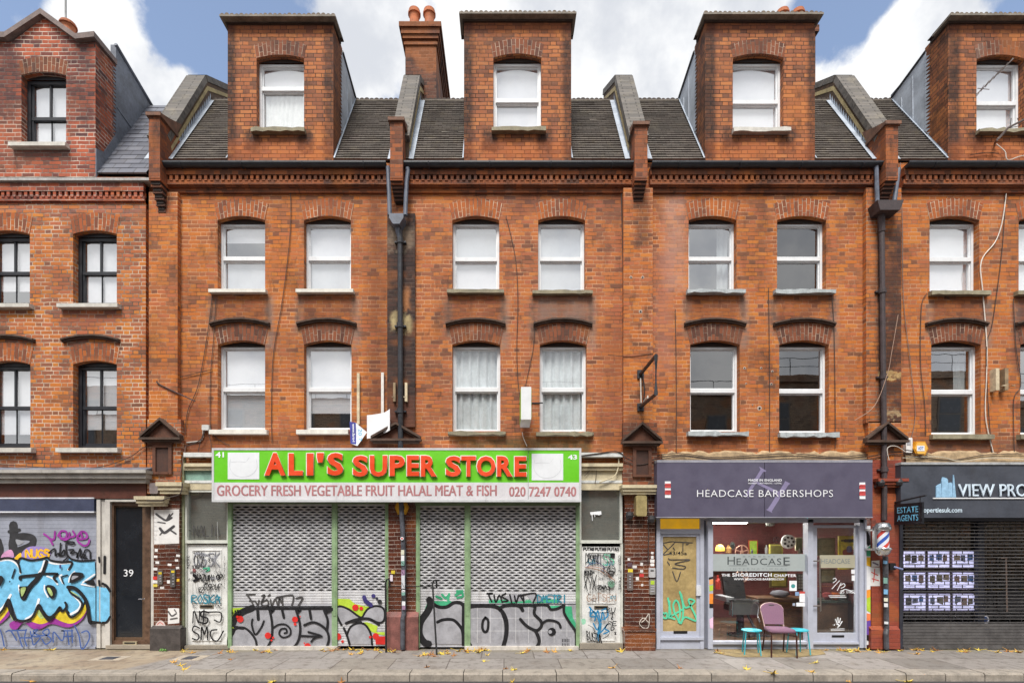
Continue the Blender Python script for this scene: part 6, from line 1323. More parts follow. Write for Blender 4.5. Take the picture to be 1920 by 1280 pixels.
for pts, wv in (([(0, 830), (160, 810), (270, 850), (350, 940), (370, 1040)], 34), ([(780, 830), (740, 960), (690, 1030)], 34), ([(850, 850), (1000, 880), (1240, 870), (1190, 980)], 34), ([(1640, 1060), (1440, 1200)], 30), ([(1300, 1010), (1220, 1100), (1200, 1190)], 24), ([(1080, 1070), (1040, 1100), (1100, 1210)], 28), ([(830, 1090), (940, 1140), (1010, 1230)], 28), ([(0, k2+600), (110, k2+480), (210, k2+310)], 40), ([(470, k2+730), (620, k2+620), (690, k2+390)], 44), ([(350, k2+150), (360, k2+240), (400, k2+350)], 28), ([(790, k2+150), (790, k2+240), (850, k2+350)], 24), ([(1240, k2+640), (1370, k2+560), (1400, k2+440), (1230, k2+270)], 40), ([(1420, k2+130), (1640, k2+170)], 26)): pn.line(pts, wv, P_WHITE)
OUT = [([(0, 810), (110, 780), (240, 790), (340, 870), (380, 1020)], 34), ([(340, 860), (390, 780), (560, 820), (760, 790), (840, 770), (900, 820), (1080, 850), (1260, 850), (1210, 970)], 36), ([(1190, 740), (1260, 800), (1420, 830), (1650, 815)], 34), ([(830, 830), (790, 950), (740, 1050), (560, 1080), (390, 1100), (380, 1140)], 52), ([(720, 1060), (650, 1160), (570, 1240), (500, 1340), (440, k2+370)], 80), ([(760, 1050), (1020, 1050), (950, 1110), (1000, 1180)], 40), ([(290, 970), (240, 1120)], 26), ([(1190, 1070), (1090, 1110), (1120, 1210)], 24), ([(380, k2+190), (540, k2+180)], 44), ([(390, k2+200), (390, k2+300), (440, k2+380), (560, k2+160)], 40), ([(0, k2+660), (90, k2+560), (180, k2+400), (230, k2+620), (300, k2+720), (440, k2+755), (590, k2+690), (700, k2+480), (780, k2+620), (880, k2+690), (970, k2+640), (1060, k2+520), (1090, k2+590), (1160, k2+540), (1170, k2+480), (1150, k2+440)], 40), ([(180, k2+400), (210, k2+560), (290, k2+720)], 62), ([(1160, k2+550), (1240, k2+690), (1370, k2+620), (1440, k2+480), (1390, k2+380), (1250, k2+280), (1210, k2+200)], 36), ([(1200, k2+180), (1320, k2+200), (1450, k2+320), (1530, k2+480), (1570, k2+760), (1620, k2+780), (1655, k2+785)], 62), ([(700, k2+500), (800, k2+660), (880, k2+740), (960, k2+650)], 50)]
for pts, wv in OUT: pn.line(pts, wv, P_BLACK)
pn.fill([(1230, 1200), (1260, 1060), (1330, 1020), (1460, 1040), (1450, 1110), (1340, 1180)], P_BLACK); pn.fill([(1265, 1150), (1280, 1085), (1380, 1090), (1320, 1130)], P_GREY)
pn.fill([(-20, 1110), (60, 1080), (105, 1130), (70, 1220), (30, 1280), (20, 1200)], P_BLACK); pn.fill(D([(820, 190), (860, 140), (960, 160), (1000, 230), (960, 370), (880, 340)]), P_BLACK); pn.fill(D([(850, 190), (900, 200), (945, 290), (920, 330), (870, 260)]), P_LGREEN); pn.fill(D([(400, 200), (490, 190), (420, 340)]), P_LGREEN)
pn.fill([(1480, 1190), (1600, 1150), (1654, 1170), (1654, 1250)], P_BLACK); pn.fill(D([(1250, 240), (1400, 330), (1420, 350), (1300, 290)]), P_LGREEN); pn.line([(1075, 905), (1075, 945)], 30, P_IND); pn.dot(215, 1180, 14, P_BLACK)
for pts in ([(0, 830), (70, 950), (120, 1180)], [(150, 940), (230, 920), (330, 1080)], [(190, 920), (500, 910)], [(350, 930), (400, 1100), (430, 1190)], [(500, 900), (470, 1050), (510, 1180)], [(390, 1040), (580, 1040)], [(570, 930), (600, 1060), (630, 1160), (740, 1030), (600, 1010), (700, 900), (620, 930), (720, 1000), (880, 980), (870, 890), (780, 950), (900, 1030), (920, 1090), (830, 1150), (770, 1060)], [(960, 1110), (970, 940), (1110, 1090), (1150, 940), (1100, 920), (1290, 920)], [(1200, 920), (1230, 1150)], [(1140, 1020), (1300, 1010)], [(1280, 900), (1290, 1120)], [(1320, 820), (1400, 1000), (1450, 1230), (1560, 1100), (1580, 980), (1530, 920), (1450, 950)]): pn.line(D(pts), 24, P_NAVY)
pn.build('graffiti', shut39)
pn = Paint(-.0925, (0, 960, .109375)); pn.fill([(1656, 1260), (1700, 1270), (1700, k2+790), (1656, k2+780)], P_BLUE, False); pn.fill([(1720, 1280), (1850, 1300), (1880, k2+300), (1880, k2+680), (1840, k2+790), (1720, k2+790)], P_BLUE, False)
for pts, wv in (([(1656, k2+785), (1720, k2+790)], 40), ([(1760, k2+790), (1830, k2+780), (1890, k2+690)], 40), ([(1700, 1170), (1710, 1250)], 40), ([(1760, 1220), (1830, 1260), (1890, 1350)], 46), ([(1700, 770), (1710, 850)], 34), ([(1800, 760), (1795, 1040)], 46)): pn.line(pts, wv, P_BLACK)
pn.build('graffiti', [o for o in H39.children if o.name.startswith('shutter_post')][0])
# silver throw-up, left half: riser, post and narrow shutter
def at(crop): return (crop[0], crop[1], .109375)
RG = -.0865
pn = Paint(RG, at((420, 1100)))
pn.fill([(110, 360), (380, 350), (200, 520), (140, 640), (180, 700), (120, 740)], P_LIME, False)
for pts, wv in (([(90, 1010), (110, 860), (180, 730), (320, 690), (440, 760), (540, 900), (565, 1040)], 30), ([(90, 1020), (95, 880), (160, 740)], 60), ([(150, 620), (200, 520), (330, 420), (480, 360)], 90), ([(150, 600), (190, 680), (330, 700)], 40), ([(480, 365), (800, 360), (1100, 362), (1480, 362), (1880, 360)], 40), ([(580, 400), (590, 550)], 40), ([(490, 550), (480, 650), (540, 810), (640, 690), (685, 580)], 26), ([(780, 380), (820, 560), (830, 760), (800, 930), (720, 1060)], 32), ([(810, 420), (840, 390)], 50), ([(1000, 390), (1030, 520)], 34), ([(840, 700), (940, 640), (1060, 640), (1140, 720), (1130, 820), (1020, 860), (950, 800), (980, 720), (1060, 710), (1080, 770), (1040, 785)], 24), ([(1240, 400), (1290, 560), (1310, 740), (1270, 930), (1160, 1070)], 32), ([(1270, 420), (1300, 390)], 50), ([(1470, 390), (1495, 540)], 34), ([(1380, 650), (1520, 600), (1650, 640), (1770, 750), (1800, 900), (1750, 1060)], 32), ([(1310, 830), (1680, 840), (1450, 765)], 26), ([(1680, 840), (1560, 870), (1500, 930)], 26), ([(1720, 400), (1780, 560), (1770, 720)], 32), ([(1750, 420), (1850, 380)], 50)): pn.line(pts, wv*1.3, P_BLACK)
for (x, y, r) in ((285, 545, 58), (1222, 550, 52), (1225, 632, 26), (760, 825, 56), (850, 862, 22), (822, 905, 18), (1440, 1010, 58), (1312, 500, 12), (1385, 955, 14)): pn.dot(x, y, r, P_RED)
pn.dot(240, 505, 24, P_RED); pn.write('LNS', 150, 390, 290, 450, 16, P_BLACK)
pn.build('graffiti', r41)
def tagline(par, T, Y, items):
    pn = Paint(Y, T)
    for it in items:
        if it[0] == 'w': pn.write(*it[1:])
        else: pn.line(it[1], it[2], it[3])
    return pn.build('graffiti', par)
pn = Paint(-.0635, at((420, 1100)))
for pts in ([(385, 130), (530, 125)], [(400, 140), (440, 190), (470, 240), (510, 320)], [(440, 235), (530, 240)], [(540, 240), (580, 310), (600, 230)], [(650, 150), (700, 140), (640, 270), (680, 320), (760, 300), (740, 220), (650, 260)], [(760, 150), (790, 130)], [(800, 220), (820, 320), (880, 200), (930, 320), (950, 190), (980, 260)], [(900, 180), (1180, 140), (1160, 330)], [(1000, 180), (1010, 330)], [(1240, 190), (1350, 180), (1270, 330)]): pn.line(pts, 30, P_DGREY)
pn.build('graffiti', sh1)
pn = Paint(-.0635, at((590, 1080)))
pn.fill([(385, 380), (600, 385), (690, 470), (930, 520), (870, 640), (800, 690), (560, 540), (440, 510), (385, 515)], P_LIME, False); pn.fill([(760, 790), (900, 780), (1080, 850), (1060, 950), (1200, 950), (1200, 1010), (1100, 990), (980, 950), (880, 830)], P_LIME, False)
pn.fill([(390, 530), (520, 530), (780, 690), (700, 740), (540, 800), (460, 820), (385, 640)], P_SILV, False); pn.fill([(820, 690), (900, 570), (1040, 510), (1160, 530), (1200, 640), (1180, 760), (1080, 790), (920, 730)], P_SILV, False); pn.fill([(580, 980), (620, 860), (760, 800), (900, 860), (970, 1000), (985, 1160), (620, 1160)], P_SILV, False)
for pts, wv in (([(350, 560), (390, 690), (460, 830)], 30), ([(380, 520), (460, 510), (600, 570), (790, 700), (860, 620), (920, 550), (1040, 505), (1150, 525), (1200, 600), (1190, 740), (1120, 790), (1000, 760)], 26), ([(540, 800), (700, 740), (900, 720), (1010, 760), (1100, 820)], 36), ([(560, 980), (620, 860), (740, 800), (860, 820), (960, 970), (985, 1160)], 28), ([(500, 880), (560, 1020), (600, 1160)], 30), ([(600, 780), (800, 770)], 20)): pn.line(pts, wv*1.3, P_BLACK)
for (x, y, r) in ((400, 1028, 60), (480, 1110, 24), (700, 530, 56), (800, 545, 34), (1050, 1020, 56), (955, 1035, 24)): pn.dot(x, y, r, P_RED)
pn.fill([(1040, 1030), (1215, 1020), (1220, 1160), (1050, 1160)], P_RED, False); pn.line([(850, 350), (880, 420), (970, 490)], 70, P_IND); pn.dot(1010, 330, 36, P_IND); pn.dot(1070, 375, 24, M((40, 42, 60))); pn.dot(1118, 430, 40, M((44, 46, 50)))
pn.build('graffiti', sh2)
pn = Paint(-.0635, at((770, 1080)))
pn.fill([(300, 420), (560, 420), (720, 440), (640, 520), (480, 530), (410, 500), (380, 540), (240, 560)], P_GREEN, False); pn.fill([(780, 230), (900, 230), (905, 300), (780, 290)], P_GREEN, False)
for pts in ([(540, 310), (600, 370), (640, 330)], [(660, 300), (640, 400), (680, 440)], [(770, 320), (870, 270), (890, 340), (800, 360)], [(440, 340), (530, 380)]): pn.line(pts, 40, P_GREEN)
pn.fill([(390, 500), (560, 540), (740, 470), (905, 490), (905, 1160), (300, 1150), (210, 1000), (200, 840), (300, 660)], P_SILV, False)
for pts, wv in (([(320, 400), (340, 480), (290, 600), (180, 760), (150, 880), (160, 1010), (240, 1130), (310, 1150)], 90), ([(360, 450), (480, 520), (620, 520), (740, 450), (850, 450), (905, 500)], 46), ([(460, 780), (560, 740), (720, 740), (820, 820), (890, 940), (900, 1160)], 40), ([(905, 480), (900, 900)], 40)): pn.line(pts, wv*1.3, P_BLACK)
pn.build('graffiti', sh3)
pn = Paint(RG, at((910, 1080)))
T2 = lambda pts: [(x-1280, y) for x, y in pts]                       # points read in the crop that starts 140 px further left
pn.fill([(170, 500), (360, 500), (260, 560)], P_GREEN, False); pn.fill([(1350, 510), (1480, 510), (1500, 700), (1550, 800), (1545, 900), (1400, 690), (1350, 600)], P_GREEN, False); pn.fill([(1020, 500), (1300, 500), (1200, 560), (1100, 550)], P_GREEN, False)
for pts, wv in ((T2([(950, 570), (1040, 510), (1300, 500), (1460, 520), (1560, 590), (1640, 760), (1640, 1000), (1590, 1200)]), 52), (T2([(925, 480), (930, 880), (960, 1080), (1020, 1180)]), 56), (T2([(1280, 700), (1330, 760), (1320, 910), (1270, 950), (1230, 880), (1240, 760), (1280, 710)]), 34), ([(300, 1210), (350, 1000), (350, 800), (290, 610), (250, 560), (330, 500), (520, 490), (600, 520), (640, 580)], 46), ([(590, 500), (800, 490), (1050, 490), (1120, 560), (1230, 550), (1350, 490)], 36), ([(780, 490), (850, 520), (840, 640), (950, 760), (960, 850), (890, 920), (800, 900), (690, 830), (600, 730)], 40), ([(860, 930), (910, 1040), (920, 1130), (870, 1230)], 44), ([(980, 800), (1060, 750), (1180, 760), (1260, 800), (1290, 870)], 32), ([(1350, 490), (1350, 620), (1440, 780), (1540, 930), (1555, 1060), (1555, 1230)], 34)): pn.line(pts, wv*1.3, P_BLACK)
pn.dot(1140, 945, 72, P_BLACK); pn.dot(1110, 945, 32, P_SILV); pn.build('graffiti', r43)
pn = Paint(-.0635, at((910, 1080))); pn.fill([(60, 400), (330, 400), (520, 440), (700, 400), (1250, 390), (1260, 455), (60, 455)], P_GREEN, False); pn.fill([(330, 340), (520, 300), (700, 420), (420, 430)], P_SILV, False); pn.fill([(700, 300), (880, 300), (1000, 430), (800, 440)], P_SILV, False)
for pts in ([(30, 290), (130, 290), (60, 310), (110, 430)], [(150, 320), (180, 440), (240, 320), (290, 440)], [(350, 290), (280, 340), (390, 410), (300, 430)], [(420, 310), (450, 440)], [(500, 330), (530, 440), (580, 320), (640, 400)], [(560, 330), (860, 290), (820, 440)], [(650, 330), (660, 440)]): pn.line(pts, 28, P_BLACK)
pn.write('DMETRI', 890, 320, 1400, 440, 20, P_TEAL, .05); pn.build('graffiti', sh4)
# doors
random.seed(3)
pn = Paint(.018, (335, 910, .2423)); Wv = pn.write
Wv('NADA', 105, 510, 190, 530, 4, P_BLACK); Wv('GSSK', 115, 520, 330, 620, 9, P_GREY, .12); Wv('CRZ', 120, 540, 200, 620, 5, P_DGREY); pn.line([(195, 640), (240, 635), (210, 665), (240, 650)], 10, P_MINT)
pn.fill([(112, 640), (135, 640), (132, 670), (110, 668)], M((150, 90, 90)), False); pn.line([(120, 690), (150, 720), (125, 735)], 22, P_BLACK); Wv('FAZUNI', 130, 690, 290, 735, 7, P_BLACK, .12); Wv('OP', 295, 685, 348, 725, 9, P_BLACK, .05)
Wv('RZ', 160, 785, 200, 825, 5, P_BLACK); Wv('BSRUF', 200, 760, 335, 805, 6, P_BLACK, .1, .15); Wv('ROSKA', 105, 845, 330, 905, 10, P_TEAL, .07); pn.line([(270, 900), (330, 860), (290, 862)], 8, P_TEAL)
Wv('E', 120, 920, 140, 940, 4, P_BLACK); Wv('VK', 290, 920, 345, 945, 4, P_BLACK)
Wv('N', 115, 965, 170, 1060, 11, P_BLACK, .04, .1); Wv('$', 165, 970, 250, 1060, 11, P_BLACK, .04); pn.line([(250, 975), (335, 980), (330, 1050), (285, 1035)], 10, P_BLACK); Wv('SM', 110, 1085, 245, 1190, 11, P_BLACK, .05); pn.line([(305, 1110), (260, 1120), (265, 1175), (310, 1195), (355, 1120)], 11, P_BLACK)
for k, ch in enumerate('ZEPH'): Wv(ch, 75, 615-k*24, 95, 635-k*24, 4, P_BLACK)
for k in range(14): Wv(random.choice('ILCSTX'), 360, 545+k*18, 374, 560+k*18, 2.5, P_DGREY)
for pts in ([(145, 735), (155, 830)], [(240, 730), (245, 850)], [(330, 640), (345, 700)]): pn.line(pts, 3, P_DGREY)
for k in range(26): x, y = random.uniform(105, 300), random.choice((random.uniform(510, 640), random.uniform(640, 840))); pn.write(''.join(random.choice('AERSTOKNLZ') for _ in range(random.randint(2, 5))), x, y, min(350, x+random.uniform(28, 75)), y+random.uniform(12, 30), random.uniform(2, 3.6), random.choice((P_BLACK, P_DGREY, P_DGREY, P_GREY)), .2, random.uniform(-.2, .4))
pn.build('graffiti', d41)
pn = Paint(.037, (335, 910, .2423)); pn.write('NALIA', 110, 310, 320, 390, 7, P_DGREY, .1); pn.line([(85, 345), (95, 352)], 8, P_DGREY); pn.line([(300, 280), (305, 420)], 4, M((150, 150, 148))); pn.build('graffiti', t41)
pn = Paint(.018, (1075, 910, .2423)); Wv = pn.write
Wv('PUTAS', 78, 480, 160, 500, 6, P_BLACK, .06); Wv('PUTAS', 168, 480, 255, 500, 6, P_BLACK, .06); Wv('PUTAS', 262, 480, 355, 500, 6, P_BLACK, .06)
Wv('DRSANTI', 95, 530, 220, 600, 6, P_BLACK, .16); Wv('SS', 225, 530, 320, 610, 6, P_MINT, .1); pn.fill([(284, 525), (320, 522), (320, 556), (284, 556)], P_BLACK, False)
for pts, m_, wv in (([(95, 640), (130, 605), (200, 600), (240, 640), (215, 660)], P_IND, 5), ([(90, 630), (190, 650), (250, 690), (320, 730)], M((150, 110, 84)), 6), ([(110, 625), (220, 640), (300, 720)], M((190, 130, 110)), 4), ([(260, 640), (262, 670), (290, 692), (316, 670), (320, 635), (290, 612), (262, 636)], P_BLACK, 5), ([(268, 640), (285, 636)], P_BLACK, 5), ([(298, 636), (314, 642)], P_BLACK, 5), ([(290, 640), (288, 656), (294, 658)], P_BLACK, 4)): pn.line(pts, wv, m_)
pn.fill([(268, 662), (290, 656), (314, 662), (304, 690), (290, 694), (275, 688)], P_DGREY); pn.line([(280, 672), (300, 672)], 4, P_WHITE)
Wv('MOND', 82, 655, 145, 690, 6, P_BLACK, .1); Wv('XYX', 80, 700, 180, 800, 6, P_BLACK, .15); Wv('ZWAS', 185, 770, 285, 800, 6, P_BLACK, .12); pn.fill([(265, 745), (290, 735), (318, 755), (300, 785), (272, 775)], M((130, 176, 150))); Wv('GATSEN', 100, 835, 330, 890, 5, M((156, 124, 104)), .12)
for k, ch in enumerate('DEVIN HASH'): Wv(ch, 345, 540+k*27, 366, 560+k*27, 4, P_DGREY if k < 5 else P_BLACK, .05)
for pts in ([(120, 935), (170, 1000), (125, 1005), (160, 970), (200, 1060)], [(130, 940), (125, 1000)], [(160, 1040), (185, 960), (205, 1050), (220, 970), (240, 1030)], [(215, 960), (250, 950), (262, 1000), (225, 1030)], [(150, 1060), (180, 1110), (200, 1060), (175, 1180)], [(210, 1060), (205, 1130), (262, 1060), (240, 1100), (270, 1120), (230, 1140)], [(200, 1050), (190, 1190)]): pn.line(pts, 11, P_BLU2)
Wv('BU', 250, 940, 322, 975, 6, P_BLACK, .06); Wv('T', 275, 985, 315, 1015, 6, P_BLACK); Wv('*', 280, 1010, 305, 1035, 6, P_BLACK); Wv('RE', 265, 1045, 330, 1075, 6, P_BLACK, .06); Wv('D', 285, 1085, 312, 1115, 6, P_BLACK); Wv('*', 305, 1120, 330, 1150, 6, P_BLACK); Wv('BUSTA', 100, 1120, 215, 1185, 7, P_BLACK, .08, -.1, .25)
pn.line([(110, 1070), (150, 1100), (170, 1180)], 4, P_BLACK); pn.line([(220, 1175), (262, 1150), (275, 1120)], 4, P_BLACK); [pn.write(''.join(random.choice('AERSTOKNLZ') for _ in range(random.randint(2, 5))), x, y, min(338, x+random.uniform(28, 75)), y+random.uniform(12, 30), random.uniform(2, 3.4), random.choice((P_BLACK, P_DGREY, P_DGREY, P_TEAL, P_GREY)), .2, random.uniform(-.2, .4)) for x, y in [(random.uniform(85, 280), random.uniform(520, 870)) for _ in range(26)]]
pn.fill([(50, 1020), (80, 1018), (82, 1050), (60, 1060)], M((150, 206, 176))); pn.build('graffiti', d43)
pn = Paint(.037, (1075, 910, .2423)); pn.fill([(128, 205), (215, 196), (218, 222), (200, 228), (160, 222), (135, 228)], P_WHITE, False); pn.line([(145, 225), (147, 270)], 5, P_WHITE); pn.line([(165, 222), (166, 240)], 4, P_WHITE); pn.build('graffiti', t43)
# ================================================================ posters and stickers on the pilasters
PAP = M((222, 220, 218), .8, 0, .06, 8, dirt=.25)
def poster(a, b, tt, bt, Y, label, deco, cat='poster'):
    t = thing('poster', label, cat, (sx((a+b)/2, Y), Y, sz(bt, Y)), 'posters pasted on the pilasters'); mb = MB()
    e = [(a+random.uniform(-.6, .6), tt+random.uniform(-.8, .8)), ((a+b)/2, tt+random.uniform(-.5, .5)), (b+random.uniform(-.6, .6), tt+random.uniform(-.8, .8)), (b+random.uniform(-.6, .6), (tt+bt)/2), (b, bt+random.uniform(-1, 1)), (a, bt+random.uniform(-1, 1))]
    mb.extr([(sx(p[0], Y), sz(p[1], Y)) for p in e], 'y', Y-.003, Y); mb.build('paper', PAP, t); pn = Paint(Y-.0035); deco(pn); pn.build('print', t)
def birds(pn):
    for pts, wv in (([(293, 963), (302, 970), (312, 975), (322, 970)], 4), ([(312, 975), (318, 964)], 3), ([(312, 975), (324, 962)], 2.5), ([(300, 990), (308, 998), (318, 992), (326, 986)], 5), ([(318, 992), (330, 1000)], 3), ([(296, 978), (310, 980)], 2), ([(306, 995), (300, 1002)], 2)): pn.line(pts, wv, M((70, 68, 70)))
    for y in range(962, 1018, 8): pn.line([(289.5, y), (293+y % 5, y)], .5, P_GREY)
poster(289, 336, 955, 1019, -.12, 'white pasted-up poster of two dark birds, on the pilaster beside door 39', birds)
def rip(pn):
    pn.line([(316, 1146), (322, 1154), (330, 1150)], 3, M((80, 78, 80))); pn.line([(320, 1160), (332, 1158)], 3, M((90, 86, 84))); pn.line([(327, 1142), (331, 1148)], 2, M((80, 78, 80)))
poster(315, 336, 1139, 1168, -.12, 'torn white paper with grey marks low on the postered pilaster', rip)
def face_(pn):
    pn.line([(293, 1176), (297, 1172), (303, 1174), (300, 1182), (296, 1186)], .8, M((190, 60, 60))); pn.line([(296, 1178), (302, 1178)], .7, M((190, 60, 60)))
t = thing('poster', 'oval pink-edged paste-up low on the pilaster, beside door 39', 'poster', (sx(301, -.2), -.12, sz(1186)), 'posters pasted on the pilasters'); mb = MB(); mb.extr([(sx(301+10*math.cos(a)*(1-.2*math.sin(a)), -.12), sz(1174-12*math.sin(a), -.12)) for a in [k*math.pi/8 for k in range(16)]], 'y', -.124, -.12); mb.build('paper', M((214, 196, 190), .8), t); pn = Paint(-.1245); pn.line([(295, 1170), (300, 1166), (306, 1170)], 1, P_RED); pn.line([(296, 1178), (301, 1181), (306, 1177)], 1, P_RED); pn.line([(298, 1173), (299, 1174)], 1.4, P_BLACK); pn.line([(303, 1173), (304, 1174)], 1.4, P_BLACK); pn.build('print', t)
poster(1634, 1649, 1050, 1062, -.12, 'small grey-blue sticker under the barber pole', lambda pn: pn.line([(1637, 1054), (1646, 1058)], 3, M((110, 100, 120))))
poster(1632, 1650, 1063, 1098, -.12, 'ragged red and white paste-up on the red pilaster', lambda pn: [pn.line(p, 1.6, P_RED) for p in ([(1634, 1072), (1646, 1078)], [(1640, 1066), (1638, 1090)], [(1635, 1084), (1648, 1088)])])
# small stickers: one thing per cluster would hide them, so each is its own
SG = 'small stickers on the brown pilasters'; random.seed(21)
def sticker(px, py, w_, h_, rgb, label):
    mb = MB(); f = lambda p: (sx(p[0], -.12), sz(p[1], -.12)); a = random.uniform(-.12, .12)
    q = [(px+x*math.cos(a)-y*math.sin(a), py+x*math.sin(a)+y*math.cos(a)) for x, y in ((-w_/2, -h_/2), (w_/2, -h_/2), (w_/2, h_/2), (-w_/2, h_/2))]
    mb.extr([f(p) for p in q], 'y', -.1225, -.1195); tag(mb.build('sticker', M(rgb, .6), None, (sx(px, -.12), -.12, sz(py, -.12))), label, 'sticker', SG)
WS = 'small white sticker on the postered brown pilaster'
for (px, py) in ((293, 1031), (295, 1054), (291, 1066), (331, 1050), (318, 1058), (333, 1064), (291, 1090), (304, 1101), (334, 1041), (292, 1043), (316, 1090)): sticker(px, py, random.uniform(5, 9), random.uniform(4, 6), (224, 222, 220), WS)
sticker(291, 1083, 8, 6, (206, 50, 44), 'small red sticker left of the entry panels'); sticker(334, 1087, 5, 5, (224, 180, 50), 'round yellow sticker right of the entry panels'); sticker(291, 1097, 8, 5, (220, 200, 80), 'yellow sticker at lower left of the entry panels')
for (px, py) in ((1223, 1036), (1223, 1044), (1223, 1051), (1223, 1058), (1179, 1048), (1203, 1057), (1203, 1070), (1195, 1084), (1204, 1096), (1190, 1062)): sticker(px, py, random.uniform(4, 8), random.uniform(4, 6), (222, 220, 218), 'small white sticker on the glazed pilaster by the barber shop')
sticker(1203, 1078, 8, 6, (200, 60, 60), 'small red sticker on the glazed pilaster'); sticker(1182, 1069, 9, 6, (224, 204, 60), 'yellow sticker above the long entry panel'); sticker(1181, 1058, 9, 8, (90, 70, 80), 'dark printed sticker above the yellow one'); sticker(737, 1072, 7, 6, (224, 200, 60), 'yellow sticker on the pilaster left of the stickered pipe'); sticker(734, 1083, 5, 12, (226, 214, 226), 'pale slip of paper beside the stickered pipe')

# ================================================================ estate agency listings behind the grille
LG = 'lit property listing displays behind the grille'
rowsl = ('top row', 'middle row', 'bottom row'); colsl = ('left', 'centre', 'right')
FRM = M((168, 160, 204), .5); 
def lit(rgb, k):
    m, g, b = newmat('backlit_sheet'); c = g.mix(g.mr(g.noise(g.pos(), 9, 3), .3, .7), S(*rgb), S(*[min(255, x+14) for x in rgb])); g.put(b.inputs['Base Color'], c); g.put(b.inputs['Emission Color'], c); b.inputs['Emission Strength'].default_value = k; return m
SHEET = lit((204, 202, 242), .75); pics = [(150, 120, 110), (110, 120, 150), (70, 70, 78), (90, 130, 190), (120, 110, 90), (60, 60, 66), (160, 140, 120)]
for r in range(3):
    for cidx in range(3):
        a = 1692.5+cidx*46+r*.7; tt = 1031.5+r*40; Y = .26
        t = thing('listing_display', 'lit property listing sheet behind the grille, %s %s of the nine' % (rowsl[r], colsl[cidx]), 'display', (sx(a+21, Y), Y, sz(tt+33, Y)), LG)
        s_ = (CD+Y)/CD; bx = lambda p: 945+(p-945)/s_*1.0; mb = MB()
        mb.pbox(a, a+43, tt, tt+33, Y-.002, Y+.012); mb.build('frame', FRM, t); mb = MB(); mb.pbox(a+1.8, a+41.2, tt+1.8, tt+31.2, Y-.004, Y-.0025); sh_ = mb.build('sheet', SHEET, t)
        pn = Paint(Y-.0045); random.seed(r*10+cidx)
        for k in range(3):
            x = a+4+k*12.5; wv = random.uniform(8, 12); y = tt+random.uniform(5, 9); pn.fill([(x, y), (x+wv, y), (x+wv, y+random.uniform(9, 15)), (x, y+random.uniform(9, 15))], M(random.choice(pics)), False)
        for y in (tt+24, tt+27): pn.line([(a+5, y), (a+random.uniform(20, 36), y)], .7, M((90, 90, 110)))
        pn.build('printed_pictures', sh_)
mb = MB(); Y = .18; c = (sx(1846, Y), Y, sz(1161, Y)); mb.lathe([(.085, -.004), (.085, 0)], c, 20, 0, 'y'); mb.lathe([(.06, -.006), (.06, -.004)], c, 20, 1, 'y'); mb.pbox(1837, 1856, 1173, 1183, Y-.004, Y, 1); mb.pbox(1837, 1856, 1173, 1177, Y-.006, Y-.004, 0)
tag(mb.build('door_sticker', [M((206, 206, 214)), M((52, 76, 130))], None, c), 'round pale sticker over a small blue notice behind the grille', 'sticker')

# ================================================================ inside the barber shop
t = thing('strip_light', 'bright fluorescent strip light under the barber shop ceiling, with a second tube added to brighten the room', 'lamp', (4.6, 1.2, 2.37))
m, g, b = newmat('tube_light'); b.inputs['Emission Color'].default_value = (1, .97, .9, 1); b.inputs['Emission Strength'].default_value = 85; b.inputs['Base Color'].default_value = (.9, .9, .9, 1)
mb = MB(); mb.box(4.1, 5.0, .95, 1.09, 2.375, 2.405); mb.box(4.6, 5.9, 2.2, 2.34, 2.46, 2.49); mb.build('diffuser', m, t); mb = MB(); mb.box(4.08, 5.02, .92, 1.12, 2.405, 2.55); mb.box(4.58, 5.92, 2.17, 2.37, 2.49, 2.56); mb.build('housing', M((200, 200, 200)), t)  # the second, deeper tube is added to brighten the room
YI = 3.45; PI_ = lambda px, py, y: (sx(px, y), y, sz(py, y))
def frame_pic(a, b, tt, bt, y, fr, pic, label, deco=None):
    t = thing('framed_picture', label, 'picture', PI_((a+b)/2, bt, y), 'pictures on the barber shop wall'); mb = MB(); mb.pbox(a, b, tt, bt, y, y+.04); mb.build('frame', M(fr, .5), t); mb = MB(); k = (b-a)*.1; mb.pbox(a+k, b-k, tt+k, bt-k, y-.004, y, 0); pb_ = mb.build('print', M(pic, .6, 0, .2, 14), t)
    if deco: pn = Paint(y-.006); deco(pn); pn.build('ink', pb_)
frame_pic(1573, 1607, 1004, 1067, .3, (190, 168, 40), (214, 190, 60), 'yellow music poster seen through the glazed door', lambda pn: (pn.line([(1578, 1013), (1582, 1013)], 3, P_BLACK), pn.line([(1584, 1013), (1604, 1013)], 6, P_BLACK), pn.fill([(1582, 1030), (1602, 1030), (1602, 1040), (1582, 1040)], M((150, 60, 60))), pn.fill([(1588, 1024), (1596, 1024), (1596, 1034), (1588, 1034)], M((120, 110, 150)))))
frame_pic(1532, 1566, 1008, 1042, .6, (120, 112, 90), (140, 136, 110), 'grey-green photo collage left of the yellow poster'); frame_pic(1404, 1421, 1012, 1040, 3.3, (150, 60, 40), (130, 160, 50), 'small red and green picture on the barber shop wall'); frame_pic(1492, 1505, 1007, 1032, 2.0, (206, 200, 170), (110, 120, 90), 'cream framed picture right of the white wheel')
frame_pic(1444, 1477, 1070, 1101, 2.2, (86, 74, 40), (158, 148, 64), 'gilt framed yellow-green picture below the frosted band'); frame_pic(1495, 1513, 1075, 1105, 1.4, (52, 52, 52), (96, 96, 92), 'grid of small grey photographs at the right of the window', lambda pn: [pn.fill([(1497+i*4.4, 1077+j*5.4), (1500.4+i*4.4, 1077+j*5.4), (1500.4+i*4.4, 1081+j*5.4), (1497+i*4.4, 1081+j*5.4)], M((150, 150, 144)), False) for i in range(4) for j in range(5)])
